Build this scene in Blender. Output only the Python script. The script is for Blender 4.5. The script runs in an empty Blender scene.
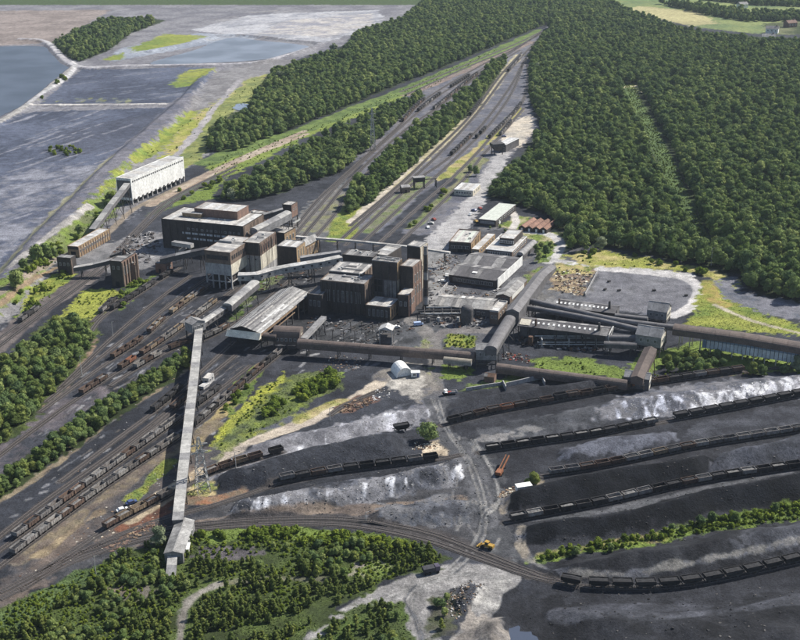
import bpy, bmesh, math, random
import numpy as np
from mathutils import Vector, Matrix

# ------------------------------------------------------------------ camera, sky, sun
scene = bpy.context.scene
COL = scene.collection
FPX, PITCH, ROLL, CAM_H = 1150.0, math.radians(21.5), math.radians(1.0), 217.0   # focal length in units of a 1/800 frame width
_r = Vector((1, 0, 0)); _u = Vector((0, math.sin(PITCH), math.cos(PITCH))); _f = Vector((0, math.cos(PITCH), -math.sin(PITCH)))
CR = _r * math.cos(ROLL) - _u * math.sin(ROLL)
CU = _u * math.cos(ROLL) + _r * math.sin(ROLL)
CF = _f
cam_data = bpy.data.cameras.new('camera'); cam = bpy.data.objects.new('camera', cam_data); COL.objects.link(cam)
cam_data.sensor_fit = 'HORIZONTAL'; cam_data.sensor_width = 36.0; cam_data.lens = FPX * 36.0 / 800.0
cam_data.clip_start = 1.0; cam_data.clip_end = 60000.0
cam.matrix_world = Matrix(((CR.x, CU.x, -CF.x, 0), (CR.y, CU.y, -CF.y, 0), (CR.z, CU.z, -CF.z, CAM_H), (0, 0, 0, 1)))
scene.camera = cam

SUN_EL, SUN_AZ = math.radians(43), math.radians(29)      # azimuth of the sun measured from +X towards +Y
sdir = Vector((math.cos(SUN_EL) * math.cos(SUN_AZ), math.cos(SUN_EL) * math.sin(SUN_AZ), math.sin(SUN_EL)))
world = bpy.data.worlds.new('World'); scene.world = world; world.use_nodes = True
wn = world.node_tree.nodes; wl = world.node_tree.links; wn.clear()
wo = wn.new('ShaderNodeOutputWorld'); wb = wn.new('ShaderNodeBackground'); ws = wn.new('ShaderNodeTexSky')
ws.sky_type = 'NISHITA'; ws.sun_disc = False; ws.sun_elevation = SUN_EL
ws.sun_rotation = math.radians(90) - SUN_AZ; ws.altitude = 200; ws.air_density = 1.0; ws.dust_density = 1.2; ws.ozone_density = 1.0
wb.inputs['Strength'].default_value = 0.085
wl.new(ws.outputs[0], wb.inputs[0]); wl.new(wb.outputs[0], wo.inputs[0])
sl = bpy.data.lights.new('sun', 'SUN'); sl.energy = 5.0; sl.angle = math.radians(0.55); sl.color = (1.0, 0.95, 0.86)
so = bpy.data.objects.new('sun', sl); COL.objects.link(so)
so.rotation_euler = (-sdir).to_track_quat('-Z', 'Y').to_euler(); so.location = (300, 300, 600)
scene.view_settings.view_transform = 'Standard'; scene.view_settings.look = 'None'
scene.view_settings.exposure = 0.6; scene.view_settings.gamma = 1.0; scene.view_settings.use_curve_mapping = False
scene.render.engine = 'CYCLES'
scene.cycles.use_denoising = True
scene.cycles.max_bounces = 5; scene.cycles.diffuse_bounces = 3; scene.cycles.glossy_bounces = 2
scene.cycles.transmission_bounces = 2; scene.cycles.volume_bounces = 0; scene.cycles.transparent_max_bounces = 6

random.seed(7); rng = np.random.default_rng(7)
R = random.uniform

# ------------------------------------------------------------------ geometry of the view: map survey points read off the photograph to the ground
def U(px, py, z=0.0):
    d = CR * ((px - 400.0) / FPX) + CU * ((320.0 - py) / FPX) + CF
    t = (z - CAM_H) / d.z
    return Vector((d.x * t, d.y * t, z))
def PX(p):
    q = Vector(p) - Vector((0, 0, CAM_H)); d = q.dot(CF)
    return (400 + FPX * q.dot(CR) / d, 320 - FPX * q.dot(CU) / d)
def HB(base, topy):                       # height of a vertical edge from its foot and the row of its top
    g = U(*base); lo, hi = 0.0, 120.0
    for _ in range(40):
        m = (lo + hi) / 2
        if PX((g.x, g.y, m))[1] > topy: lo = m
        else: hi = m
    return lo
def GP(pts): return [(lambda v: (v.x, v.y))(U(*p)) for p in pts]

# ------------------------------------------------------------------ noise and distance helpers (numpy)
_tab = rng.random((256, 256))
def vnoise(x, y, s, seed=0):
    x = x / s + seed * 17.31; y = y / s + seed * 9.77
    xi = np.floor(x).astype(np.int64); yi = np.floor(y).astype(np.int64)
    fx = x - xi; fy = y - yi; fx = fx * fx * (3 - 2 * fx); fy = fy * fy * (3 - 2 * fy)
    a = _tab[xi & 255, yi & 255]; b = _tab[(xi + 1) & 255, yi & 255]; c = _tab[xi & 255, (yi + 1) & 255]; d = _tab[(xi + 1) & 255, (yi + 1) & 255]
    return (a * (1 - fx) + b * fx) * (1 - fy) + (c * (1 - fx) + d * fx) * fy
def fbm(x, y, s, seed=0, o=3):
    t = 0; w = 1.0; n = 0
    for k in range(o):
        t = t + w * vnoise(x, y, s / 2 ** k, seed + k * 3); n += w; w *= 0.55
    return t / n
def seg_dist(x, y, pts, closed):
    d2 = np.full(x.shape, 1e18); n = len(pts)
    for i in range(n if closed else n - 1):
        ax, ay = pts[i]; bx, by = pts[(i + 1) % n]; ex, ey = bx - ax, by - ay; L = ex * ex + ey * ey + 1e-9
        t = np.clip(((x - ax) * ex + (y - ay) * ey) / L, 0, 1)
        d2 = np.minimum(d2, (x - ax - t * ex) ** 2 + (y - ay - t * ey) ** 2)
    return np.sqrt(d2)
def inside(x, y, pts):
    r = np.zeros(x.shape, bool); n = len(pts)
    for i in range(n):
        ax, ay = pts[i]; bx, by = pts[(i + 1) % n]
        if ay == by: continue
        c = ((ay > y) != (by > y)) & (x < (bx - ax) * (y - ay) / (by - ay) + ax)
        r ^= c
    return r
def sdist(x, y, pts):                     # positive inside
    d = seg_dist(x, y, pts, True); return np.where(inside(x, y, pts), d, -d)
def smooth_line(pts, step=4.0):           # Catmull-Rom through 2-D points, resampled
    P = [np.array(p, float) for p in pts]
    if len(P) == 2: out = [P[0] + (P[1] - P[0]) * t for t in np.linspace(0, 1, max(2, int(np.linalg.norm(P[1] - P[0]) / step)))]
    else:
        Q = [2 * P[0] - P[1]] + P + [2 * P[-1] - P[-2]]; out = []
        for i in range(1, len(Q) - 2):
            n = max(2, int(np.linalg.norm(Q[i + 1] - Q[i]) / step))
            for k in range(n):
                t = k / n
                out.append(0.5 * ((2 * Q[i]) + (-Q[i - 1] + Q[i + 1]) * t + (2 * Q[i - 1] - 5 * Q[i] + 4 * Q[i + 1] - Q[i + 2]) * t * t + (-Q[i - 1] + 3 * Q[i] - 3 * Q[i + 1] + Q[i + 2]) * t ** 3))
        out.append(P[-1])
    return np.array(out)

# ------------------------------------------------------------------ materials
MATS = {}
def mat(name, c1, c2=None, scale=0.6, rough=0.85, fine=4.0, bump=0.3, streak=0.0, spec=0.3, corr=0.0, metal=0.0, rnd=0.0):
    """two-tone weathered surface: broad blotches, fine grain, vertical streaks, optional corrugation, per-object variation"""
    if name in MATS: return MATS[name]
    m = bpy.data.materials.new(name); m.use_nodes = True; nt = m.node_tree; n = nt.nodes; l = nt.links
    b = n['Principled BSDF']; b.inputs['Roughness'].default_value = rough; b.inputs['Specular IOR Level'].default_value = spec; b.inputs['Metallic'].default_value = metal
    c2 = c2 or tuple(v * 0.6 for v in c1)
    tc = n.new('ShaderNodeTexCoord')
    n1 = n.new('ShaderNodeTexNoise'); n1.inputs['Scale'].default_value = scale; n1.inputs['Detail'].default_value = 6; n1.inputs['Roughness'].default_value = 0.65
    mp = n.new('ShaderNodeMapping'); l.new(tc.outputs['Object'], mp.inputs[0])
    if streak: mp.inputs['Scale'].default_value = (1, 1, 1 - streak)
    oi = n.new('ShaderNodeObjectInfo')
    add = n.new('ShaderNodeVectorMath'); add.operation = 'ADD'; l.new(mp.outputs[0], add.inputs[0])
    sc = n.new('ShaderNodeMath'); sc.operation = 'MULTIPLY'; sc.inputs[1].default_value = 90; l.new(oi.outputs['Random'], sc.inputs[0]); l.new(sc.outputs[0], add.inputs[1])
    l.new(add.outputs[0], n1.inputs['Vector'])
    rp = n.new('ShaderNodeValToRGB'); rp.color_ramp.elements[0].position = 0.36; rp.color_ramp.elements[1].position = 0.64
    rp.color_ramp.elements[0].color = (*c2, 1); rp.color_ramp.elements[1].color = (*c1, 1); l.new(n1.outputs[0], rp.inputs[0])
    n2 = n.new('ShaderNodeTexNoise'); n2.inputs['Scale'].default_value = fine; n2.inputs['Detail'].default_value = 3; l.new(add.outputs[0], n2.inputs['Vector'])
    mr = n.new('ShaderNodeMapRange'); mr.inputs[1].default_value = 0.3; mr.inputs[2].default_value = 0.7; mr.inputs[3].default_value = 0.72; mr.inputs[4].default_value = 1.25; l.new(n2.outputs[0], mr.inputs[0])
    fac = mr.outputs[0]
    if rnd:
        m2 = n.new('ShaderNodeMapRange'); m2.inputs[3].default_value = 1 - rnd; m2.inputs[4].default_value = 1 + rnd; l.new(oi.outputs['Random'], m2.inputs[0])
        mm = n.new('ShaderNodeMath'); mm.operation = 'MULTIPLY'; l.new(fac, mm.inputs[0]); l.new(m2.outputs[0], mm.inputs[1]); fac = mm.outputs[0]
    mx = n.new('ShaderNodeVectorMath'); mx.operation = 'SCALE'; l.new(rp.outputs[0], mx.inputs[0]); l.new(fac, mx.inputs['Scale']); l.new(mx.outputs[0], b.inputs['Base Color'])
    bp = n.new('ShaderNodeBump'); bp.inputs['Strength'].default_value = bump; bp.inputs['Distance'].default_value = 0.08; l.new(n2.outputs[0], bp.inputs['Height'])
    if corr:
        wv = n.new('ShaderNodeTexWave'); wv.inputs['Scale'].default_value = corr; l.new(tc.outputs['Object'], wv.inputs['Vector'])
        b2 = n.new('ShaderNodeBump'); b2.inputs['Strength'].default_value = 0.35; b2.inputs['Distance'].default_value = 0.05; l.new(wv.outputs[0], b2.inputs['Height']); l.new(bp.outputs[0], b2.inputs['Normal']); l.new(b2.outputs[0], b.inputs['Normal'])
    else: l.new(bp.outputs[0], b.inputs['Normal'])
    MATS[name] = m; return m
def leaf_mat(name, c1, c2, c3, trans=0.25):
    m = bpy.data.materials.new(name); m.use_nodes = True; nt = m.node_tree; n = nt.nodes; l = nt.links; n.clear()
    out = n.new('ShaderNodeOutputMaterial'); d = n.new('ShaderNodeBsdfDiffuse'); t = n.new('ShaderNodeBsdfTranslucent'); mix = n.new('ShaderNodeMixShader'); mix.inputs[0].default_value = trans
    oi = n.new('ShaderNodeObjectInfo'); tc = n.new('ShaderNodeTexCoord')
    rp = n.new('ShaderNodeValToRGB'); e = rp.color_ramp.elements; e[0].position = 0.0; e[0].color = (*c1, 1); e[1].position = 1.0; e[1].color = (*c3, 1); k = e.new(0.55); k.color = (*c2, 1)
    l.new(oi.outputs['Random'], rp.inputs[0])
    no = n.new('ShaderNodeTexNoise'); no.inputs['Scale'].default_value = 0.9; no.inputs['Detail'].default_value = 3; l.new(tc.outputs['Object'], no.inputs['Vector'])
    mr = n.new('ShaderNodeMapRange'); mr.inputs[1].default_value = 0.3; mr.inputs[2].default_value = 0.7; mr.inputs[3].default_value = 0.72; mr.inputs[4].default_value = 1.32; l.new(no.outputs[0], mr.inputs[0])
    mx = n.new('ShaderNodeVectorMath'); mx.operation = 'SCALE'; l.new(rp.outputs[0], mx.inputs[0]); l.new(mr.outputs[0], mx.inputs['Scale'])
    l.new(mx.outputs[0], d.inputs[0]); l.new(mx.outputs[0], t.inputs[0]); l.new(d.outputs[0], mix.inputs[1]); l.new(t.outputs[0], mix.inputs[2]); l.new(mix.outputs[0], out.inputs[0])
    MATS[name] = m; return m
M = mat
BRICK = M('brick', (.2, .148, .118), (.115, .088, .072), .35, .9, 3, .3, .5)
BRICKD = M('soot_shade_brick', (.068, .058, .053), (.038, .0345, .034), .3, .9, 3, .3, .5)  # soot, plus the shade of camera-facing fronts put into the colour
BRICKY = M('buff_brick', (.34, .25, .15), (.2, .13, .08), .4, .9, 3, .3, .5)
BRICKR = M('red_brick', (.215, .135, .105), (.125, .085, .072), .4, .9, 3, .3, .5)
CONC = M('concrete', (.42, .41, .4), (.24, .235, .24), .3, .9, 3, .3, .7)
CREAM = M('cream_render', (.62, .58, .48), (.42, .38, .31), .4, .9, 3, .2, .7)
WHITE = M('white_cladding', (.74, .74, .72), (.55, .55, .54), .25, .7, 2, .2, .7)
ROOFP = M('pale_felt', (.46, .44, .41), (.23, .22, .215), .28, .85, 2, .3, rnd=.22)
ROOFG = M('grey_felt', (.27, .262, .257), (.135, .132, .132), .3, .85, 2, .3, rnd=.25)
ROOFD = M('dark_felt', (.14, .135, .135), (.075, .074, .078), .3, .85, 2, .3, rnd=.25)
ROOFB = M('asbestos_sheet', (.34, .335, .325), (.165, .16, .158), .35, .85, 3, .3, corr=2.0, rnd=.3)
ROOFSL = M('slate_sheet', (.12, .115, .12), (.075, .072, .076), .4, .8, 3, .3, corr=2.0, rnd=.18)
ROOFW = M('bright_sheet', (.56, .555, .54), (.34, .335, .33), .35, .6, 2, .2, corr=2.0, rnd=.12)
GALB = M('brown_cladding', (.135, .105, .092), (.085, .068, .062), .3, .8, 3, .3, corr=1.5, rnd=.08)
GALG = M('grey_cladding', (.29, .285, .285), (.16, .157, .16), .3, .8, 3, .3, corr=1.5, rnd=.1)
GALL = M('light_cladding', (.43, .42, .4), (.25, .245, .235), .4, .75, 3, .3, corr=1.5, rnd=.1)
GALD = M('dark_cladding', (.13, .125, .13), (.07, .068, .07), .3, .8, 3, .3, corr=1.5, rnd=.1)
STEEL = M('grimy_steel', (.085, .08, .08), (.04, .037, .036), .8, .7, 5, .2)
STEELL = M('pale_steel', (.48, .48, .47), (.3, .3, .29), .8, .6, 5, .2)
GLASS = M('dirty_glass', (.055, .06, .07), (.03, .032, .037), .8, .25, 5, .05, spec=.5)
BLUEG = M('blue_glazing', (.20, .29, .42), (.13, .19, .28), .5, .35, 4, .05, spec=.5)
PALEG = M('white_glazing', (.6, .64, .68), (.42, .46, .5), .4, .4, 4, .05)
DARK = M('dark_opening', (.02, .02, .022), (.012, .012, .013), .5, .9)
WOOD = M('weathered_timber', (.28, .2, .13), (.15, .1, .07), .8, .9, 4, .3)
RUST = M('rusty_iron', (.13, .075, .05), (.075, .05, .038), 1.0, .9, 5, .3)
ORANGE = M('orange_paint', (.28, .11, .05), (.16, .07, .04), .8, .6, 4, .2)
YELLOW = M('yellow_paint', (.45, .28, .05), (.26, .16, .045), .8, .5, 4, .2)
RED = M('red_paint', (.28, .06, .045), (.25, .04, .03), .8, .5, 4, .2)
BLUE = M('blue_paint', (.06, .09, .22), (.05, .07, .15), .8, .4, 4, .1)
WPAINT = M('white_paint', (.82, .82, .8), (.68, .68, .66), .8, .5, 4, .1)
TYRE = M('tyre_rubber', (.025, .025, .025), (.018, .018, .018), 1, .9)
COALM = M('coal_load', (.03, .03, .033), (.015, .015, .017), 1.2, .9, 5, .8)
ASHM = M('ash_load', (.19, .185, .18), (.09, .088, .088), 1.0, .9, 5, .8)
BARK = M('bark', (.1, .08, .06), (.05, .04, .03), 1, .95)

# ------------------------------------------------------------------ mesh and object helpers
class MB:
    """collects simple solids into one mesh"""
    def __init__(s): s.v = []; s.f = []; s.m = []
    def add(s, vs, fs, mi=0):
        o = len(s.v); s.v += [tuple(v) for v in vs]; s.f += [tuple(i + o for i in f) for f in fs]; s.m += [mi] * len(fs); return s
    def box(s, x0, x1, y0, y1, z0, z1, mi=0):
        return s.add([(x0, y0, z0), (x1, y0, z0), (x1, y1, z0), (x0, y1, z0), (x0, y0, z1), (x1, y0, z1), (x1, y1, z1), (x0, y1, z1)],
                     [(3, 2, 1, 0), (4, 5, 6, 7), (0, 1, 5, 4), (1, 2, 6, 5), (2, 3, 7, 6), (3, 0, 4, 7)], mi)
    def hexa(s, bot, top, mi=0):           # 4 bottom + 4 top corners
        return s.add(list(bot) + list(top), [(3, 2, 1, 0), (4, 5, 6, 7), (0, 1, 5, 4), (1, 2, 6, 5), (2, 3, 7, 6), (3, 0, 4, 7)], mi)
    def bar(s, a, b, w, mi=0, h=None):
        a = Vector(a); b = Vector(b); d = (b - a); 
        if d.length < 1e-6: return s
        d.normalize(); up = Vector((0, 0, 1)) if abs(d.z) < .95 else Vector((1, 0, 0))
        sx = d.cross(up).normalized() * (w / 2); sy = d.cross(sx).normalized() * ((h or w) / 2)
        return s.hexa([a - sx - sy, a + sx - sy, a + sx + sy, a - sx + sy], [b - sx - sy, b + sx - sy, b + sx + sy, b - sx + sy], mi)
    def cyl(s, a, b, r0, r1=None, n=10, mi=0, cap=True):
        a = Vector(a); b = Vector(b); r1 = r0 if r1 is None else r1; d = (b - a).normalized(); up = Vector((0, 0, 1)) if abs(d.z) < .95 else Vector((1, 0, 0))
        e1 = d.cross(up).normalized(); e2 = d.cross(e1).normalized(); vs = []
        for c, r in ((a, r0), (b, r1)):
            for k in range(n): t = 2 * math.pi * k / n; vs.append(c + e1 * (r * math.cos(t)) + e2 * (r * math.sin(t)))
        fs = [(k, (k + 1) % n, n + (k + 1) % n, n + k) for k in range(n)]
        if cap: fs += [tuple(range(n - 1, -1, -1)), tuple(range(n, 2 * n))]
        return s.add(vs, fs, mi)
    def sweep(s, rings, closed=True, cap=True, mi=0):
        n = len(rings[0]); vs = [p for r in rings for p in r]; fs = []
        for i in range(len(rings) - 1):
            for k in range(n if closed else n - 1):
                fs.append((i * n + k, i * n + (k + 1) % n, (i + 1) * n + (k + 1) % n, (i + 1) * n + k))
        if cap and closed: fs += [tuple(range(n - 1, -1, -1)), tuple((len(rings) - 1) * n + k for k in range(n))]
        return s.add(vs, fs, mi)
    def mesh(s, name, mats):
        me = bpy.data.meshes.new(name); me.from_pydata(s.v, [], s.f)
        for m in (mats if isinstance(mats, (list, tuple)) else [mats]): me.materials.append(m)
        if any(s.m): me.polygons.foreach_set('material_index', s.m)
        bm = bmesh.new(); bm.from_mesh(me); bmesh.ops.recalc_face_normals(bm, faces=bm.faces); bm.to_mesh(me); bm.free()
        me.update(); return me
    def build(s, name, mats, parent=None):
        return link(name, s.mesh(name, mats), parent)
def link(name, me, parent=None, loc=None, rz=None):
    o = bpy.data.objects.new(name, me); COL.objects.link(o)
    if parent is not None: o.parent = parent
    if loc is not None: o.location = loc
    if rz is not None: o.rotation_euler = (0, 0, rz)
    return o
def thing(name, label, cat, loc=(0, 0, 0), rz=0.0, group=None):
    o = link(name, None, None, loc, rz); return tag(o, label, cat, group)
def tag(o, label, cat=None, group=None, kind=None):
    if label: o['label'] = label
    if cat: o['category'] = cat
    if group: o['group'] = group
    if kind: o['kind'] = kind
    return o
# ------------------------------------------------------------------ terrain: heights
MOUNDS = []      # (polygon on ground, height, slope, seed)
def mound(pts, h, slope=.62, rough=.25): MOUNDS.append((GP(pts), h * 1.15, slope * 1.25, len(MOUNDS) + 1, rough))
# coal and ash stockpiles between the wagon rows
mound([(216, 492), (222, 474), (262, 462), (330, 446), (398, 432), (412, 444), (404, 456), (330, 472), (270, 487)], 6.0)
mound([(226, 520), (236, 503), (330, 486), (400, 474), (456, 462), (466, 470), (462, 480), (380, 500), (300, 514)], 3.6, .7, .5)
mound([(366, 524), (380, 508), (440, 500), (500, 503), (500, 520), (440, 527)], 3.0, .5, .5)
mound([(448, 420), (449, 410), (480, 400), (560, 386), (625, 380), (640, 384), (600, 394), (520, 408)], 4.5, .55, .4)
mound([(555, 463), (556, 450), (600, 440), (680, 432), (676, 444), (640, 454), (580, 464)], 3.2, .5, .4)
mound([(503, 510), (506, 494), (540, 484), (620, 470), (700, 456), (722, 462), (706, 480), (600, 500), (520, 514)], 6.0, .6)
mound([(700, 480), (708, 462), (724, 452), (800, 436), (860, 428), (860, 456), (800, 464)], 6.0, .6)
mound([(520, 546), (522, 528), (600, 516), (700, 492), (800, 474), (860, 465), (860, 494), (800, 503), (720, 514), (640, 532), (560, 545)], 7.0, .6)
mound([(545, 577), (560, 563), (650, 548), (720, 533), (800, 521), (860, 512), (860, 548), (800, 556), (740, 570), (660, 580), (590, 580)], 6.5, .5, .4)
mound([(560, 640), (545, 610), (600, 600), (700, 604), (800, 588), (900, 570), (900, 720), (600, 720)], 5.0, .25, .8)
mound([(500, 425), (620, 398), (700, 384), (800, 374), (860, 368), (860, 380), (800, 390), (700, 406), (600, 420)], 2.2, .3, .6)
mound([(236, 448), (300, 432), (400, 412), (440, 405), (440, 415), (330, 440), (250, 455)], 2.0, .3, .6)
mound([(450, 600), (470, 580), (490, 590), (480, 606), (458, 612)], 3.0, .5, .5)
mound([(470, 640), (480, 622), (508, 618), (512, 640), (500, 660), (480, 660)], 3.0, .5, .6)
# lagoon banks far left
def bank(pts, w, h): 
    L = smooth_line(GP(pts), 12.0); MOUNDS.append((L, h, w, -1 - len(MOUNDS), 0))
bank([(-30, 330), (12, 285), (50, 238), (90, 197), (124, 160), (160, 128), (190, 100)], 16, 5)
bank([(20, 40), (46, 43), (75, 67), (130, 67), (200, 66), (262, 63)], 9, 2.5)
bank([(75, 67), (52, 87), (28, 106), (-20, 135)], 8, 2.5)
bank([(28, 106), (100, 105.5), (180, 105)], 6, 1.5)
bank([(180, 105), (215, 70), (262, 63), (318, 46), (300, 42), (230, 36), (195, 43), (150, 52)], 8, 2.5)
def ground_z(x, y):
    x = np.asarray(x, float); y = np.asarray(y, float); z = np.zeros(x.shape)
    for P, h, sl, sd, rough in MOUNDS:
        A = np.array(P); m = 25
        k = (x > A[:, 0].min() - m) & (x < A[:, 0].max() + m) & (y > A[:, 1].min() - m) & (y < A[:, 1].max() + m)
        if not k.any(): continue
        X, Y = x[k], y[k]
        if sd < 0:
            d = seg_dist(X, Y, P, False) + 3 * (fbm(X, Y, 25, 5) - .5); t = np.clip(1.4 * (1 - d / sl), 0, 1); t = t * t * (3 - 2 * t); z[k] = np.maximum(z[k], h * t)
        else:
            d = sdist(X + 3 * (vnoise(X, Y, 11, sd) - .5), Y + 3 * (vnoise(X, Y, 11, sd + 4) - .5), P)
            hh = h * (1 - rough + 2 * rough * fbm(X, Y, 16, sd, 2)); q = np.clip(d * sl, 0, 1e9)
            q = q + 1e-3; t = (q ** -5 + hh ** -5) ** -.2; t = t + np.clip(t, 0, 1) * (.9 * (fbm(X, Y, 6, sd + 2, 3) - .5))
            z[k] = np.maximum(z[k], t)
    return z
def gz(x, y): return float(ground_z(np.array([x]), np.array([y]))[0])

# ------------------------------------------------------------------ terrain: one sheet, dense where the place is detailed, coarse to the horizon
fy = 250 * (2600 / 250) ** (np.linspace(0, 1, 1040)); ys = np.concatenate([[-6000, -1500, -300, 60, 180, 225], fy, [3200, 4200, 6500, 12000]])
ft = np.linspace(-0.46, 0.46, 760); ts = np.concatenate([[-4, -1.5, -.8, -.58, -.5], ft, [.5, .58, .8, 1.5, 4]])
Yg, Tg = np.meshgrid(ys, ts, indexing='ij'); Xg = Tg * np.maximum(Yg, 250)
X = Xg.ravel(); Y = Yg.ravel()
fine = (np.abs(Tg.ravel()) < .5) & (Y > 240) & (Y < 2700)
Z = np.zeros(X.shape); Z[fine] = ground_z(X[fine], Y[fine])
Z[fine] += .25 * (fbm(X[fine], Y[fine], 14, 3) - .5)
C3 = np.zeros((len(X), 3)); ROUGHK = np.zeros(len(X))
def setc(k, c1, c2, s, a, seed):
    t = np.clip((fbm(X[k], Y[k], s, seed, 5) - .5) * 3.0 + .5 + .5 * (vnoise(X[k], Y[k], 1.9, seed + 9) - .5), 0, 1)[:, None]
    c = np.array(c1) * t + np.array(c2) * (1 - t); a = a[:, None]; C3[k] = C3[k] * (1 - a) + c * a
_seed = [10]
def _sub(P, m):
    A = np.array(P); return np.nonzero(fine & (X > A[:, 0].min() - m) & (X < A[:, 0].max() + m) & (Y > A[:, 1].min() - m) & (Y < A[:, 1].max() + m))[0]
def paint(pts, c1, c2=None, s=14, soft=3.0, warp=5.0, op=1.0, thr=None, tscale=5, ground=False):
    _seed[0] += 1; sd = _seed[0]; P = pts if ground else GP(pts); k = _sub(P, warp + soft)
    if not len(k): return
    d = sdist(X[k], Y[k], P) + warp * 2.6 * (fbm(X[k], Y[k], max(3 * warp, 6), sd, 5) - .5) + soft * 1.6 * (vnoise(X[k], Y[k], 2.1, sd + 2) - .5)
    a = np.clip(d / (soft * .45) + .5, 0, 1) * op
    if thr is not None: a = a * np.clip((fbm(X[k] * 1.5, Y[k] * .5, tscale, sd + 5, 4) - thr - .03) * 7, 0, 1)
    setc(k, c1, c2 or tuple(v * .65 for v in c1), s, a, sd)
def stroke(pts, w, c1, c2=None, s=8, soft=1.5, warp=1.0, op=1.0, thr=None, tscale=5, ground=False):
    _seed[0] += 1; sd = _seed[0]; L = pts if ground else smooth_line(GP(pts), 8.0); k = _sub(L, w + warp + soft)
    if not len(k): return
    d = w / 2 - seg_dist(X[k], Y[k], L, False) + warp * 2 * (fbm(X[k], Y[k], max(4 * warp, 4), sd, 3) - .5)
    a = np.clip(d / (soft * .45) + .5, 0, 1) * op
    if thr is not None: a = a * np.clip((fbm(X[k] * 1.5, Y[k] * .5, tscale, sd + 5, 4) - thr - .03) * 7, 0, 1)
    setc(k, c1, c2 or tuple(v * .65 for v in c1), s, a, sd)
COALC = (.017, .0185, .0225); COALC2 = (.0095, .0105, .013)
YARD = (.052, .053, .060); YARD2 = (.03, .031, .036); GREY = (.135, .134, .145); GREY2 = (.085, .085, .095)
ASH = (.20, .20, .22); SLAG = (.6, .61, .65); GRASS = (.135, .175, .035); GRASS2 = (.08, .115, .028); YGRASS = (.225, .24, .052); YGRASS2 = (.13, .168, .038)
DRY = (.34, .28, .13); DRY2 = (.2, .17, .08); DIRT = (.27, .215, .15); DIRT2 = (.16, .125, .09); BROWN = (.125, .095, .075); BROWN2 = (.075, .06, .05)
RUSTC = (.17, .075, .045); RUSTC2 = (.1, .055, .04); SLUR = (.094, .102, .132); SLUR2 = (.058, .064, .086); PALE = (.46, .44, .42); PALE2 = (.33, .32, .31)
FLOOR = (.045, .06, .02); FLOOR2 = (.028, .038, .014)
# everything far away: woods and fields
C3[:] = (.05, .07, .025)
k0 = np.nonzero(fine)[0]; setc(k0, YARD, YARD2, 22, np.ones(len(k0)), 1)
far = Y > 1750; C3[far & fine] = (.06, .085, .03)
# --- far left lagoons and banks
paint([(-300, 5), (420, 5), (400, 30), (270, 66), (215, 108), (130, 215), (40, 270), (-100, 330)], (.19, .187, .2), (.12, .118, .135), 25, 8, 4)
paint([(-200, 12), (110, 10), (80, 30), (52, 43), (-100, 50)], (.235, .2, .185), (.16, .135, .125), 22, 6, 6)
paint([(80, 70), (205, 67), (215, 72), (185, 103), (40, 104)], SLUR, SLUR2, 60, 3, 3)
paint([(-80, 160), (28, 112), (178, 107), (130, 158), (90, 190), (50, 230), (-40, 310)], SLUR, SLUR2, 45, 4, 4)
paint([(-80, 200), (30, 165), (110, 165), (128, 150), (60, 215), (-40, 290)], (.22, .225, .26), (.085, .09, .115), 13, 6, 10, .85)
paint([(60, 130), (170, 110), (140, 145), (50, 160)], (.055, .058, .075), (.08, .084, .105), 40, 8, 10, .8)
paint([(190, 30), (250, 15), (380, 10), (384, 25), (320, 44), (230, 34)], (.36, .36, .38), (.22, .225, .25), 24, 5, 8)
paint([(290, 20), (370, 14), (375, 24), (330, 38), (260, 33)], (.42, .39, .36), (.2, .2, .23), 16, 6, 9, .8)
paint([(110, 62), (205, 45), (262, 38), (200, 33), (120, 48)], (.27, .29, .33), (.18, .2, .24), 50, 6, 6)
paint([(130, 48), (165, 34), (205, 36), (180, 46), (135, 52)], YGRASS, GRASS, 40, 6, 8)
paint([(100, 60), (125, 52), (120, 60)], YGRASS, GRASS, 30, 5, 5)
paint([(170, 83), (188, 70), (215, 68), (212, 72), (190, 86), (176, 87)], YGRASS, GRASS, 30, 4, 5)
stroke([(20, 40), (46, 43), (75, 67), (130, 67), (200, 66), (262, 63), (312, 47)], 7, (.38, .37, .38), (.28, .27, .29))
stroke([(75, 67), (28, 106), (-20, 135)], 7, (.3, .29, .28), (.22, .21, .2))
stroke([(28, 106), (100, 105.5), (182, 105), (200, 106)], 5, (.5, .48, .45), (.36, .34, .33))
stroke([(46, 43), (75, 67), (28, 106)], 5, (.4, .39, .4), (.3, .3, .3))
paint([(40, 103), (45, 98), (140, 98), (135, 104)], YGRASS, GREY, 10, 4, 6, .6, .5, 8)
stroke([(-30, 330), (12, 280), (50, 233), (90, 192), (124, 157), (160, 126), (190, 98)], 26, (.15, .147, .17), (.105, .103, .12), 20, 4, 3)
stroke([(-30, 310), (12, 262), (50, 218), (88, 180), (112, 158)], 5, (.3, .28, .18), (.2, .2, .12), 8, 3, 3, .8)
# gravel flats and grass between the lagoons and the wood
paint([(190, 108), (215, 72), (262, 62), (300, 58), (268, 78), (258, 95), (215, 125), (210, 152), (165, 185), (130, 215), (90, 235), (60, 262), (12, 320), (-40, 360), (-40, 340), (30, 270), (110, 185), (150, 150)], (.2, .195, .2), (.14, .135, .14), 16, 5, 5)
paint([(170, 140), (190, 118), (228, 96), (250, 78), (268, 74), (258, 95), (214, 126), (207, 150), (200, 160), (165, 175), (160, 165)], YGRASS, DRY, 18, 6, 6)
paint([(200, 122), (240, 88), (262, 78), (262, 90), (225, 118)], (.33, .31, .12), GRASS, 14, 5, 6)
paint([(140, 200), (160, 172), (192, 138), (215, 108), (250, 78), (268, 74), (258, 95), (214, 126), (207, 152), (168, 184)], (.22, .235, .08), (.13, .15, .05), 11, 3, 6)
stroke([(150, 185), (190, 140), (215, 108), (240, 80)], 7, (.32, .3, .3), (.24, .23, .24), 20, 3, 3)
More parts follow.
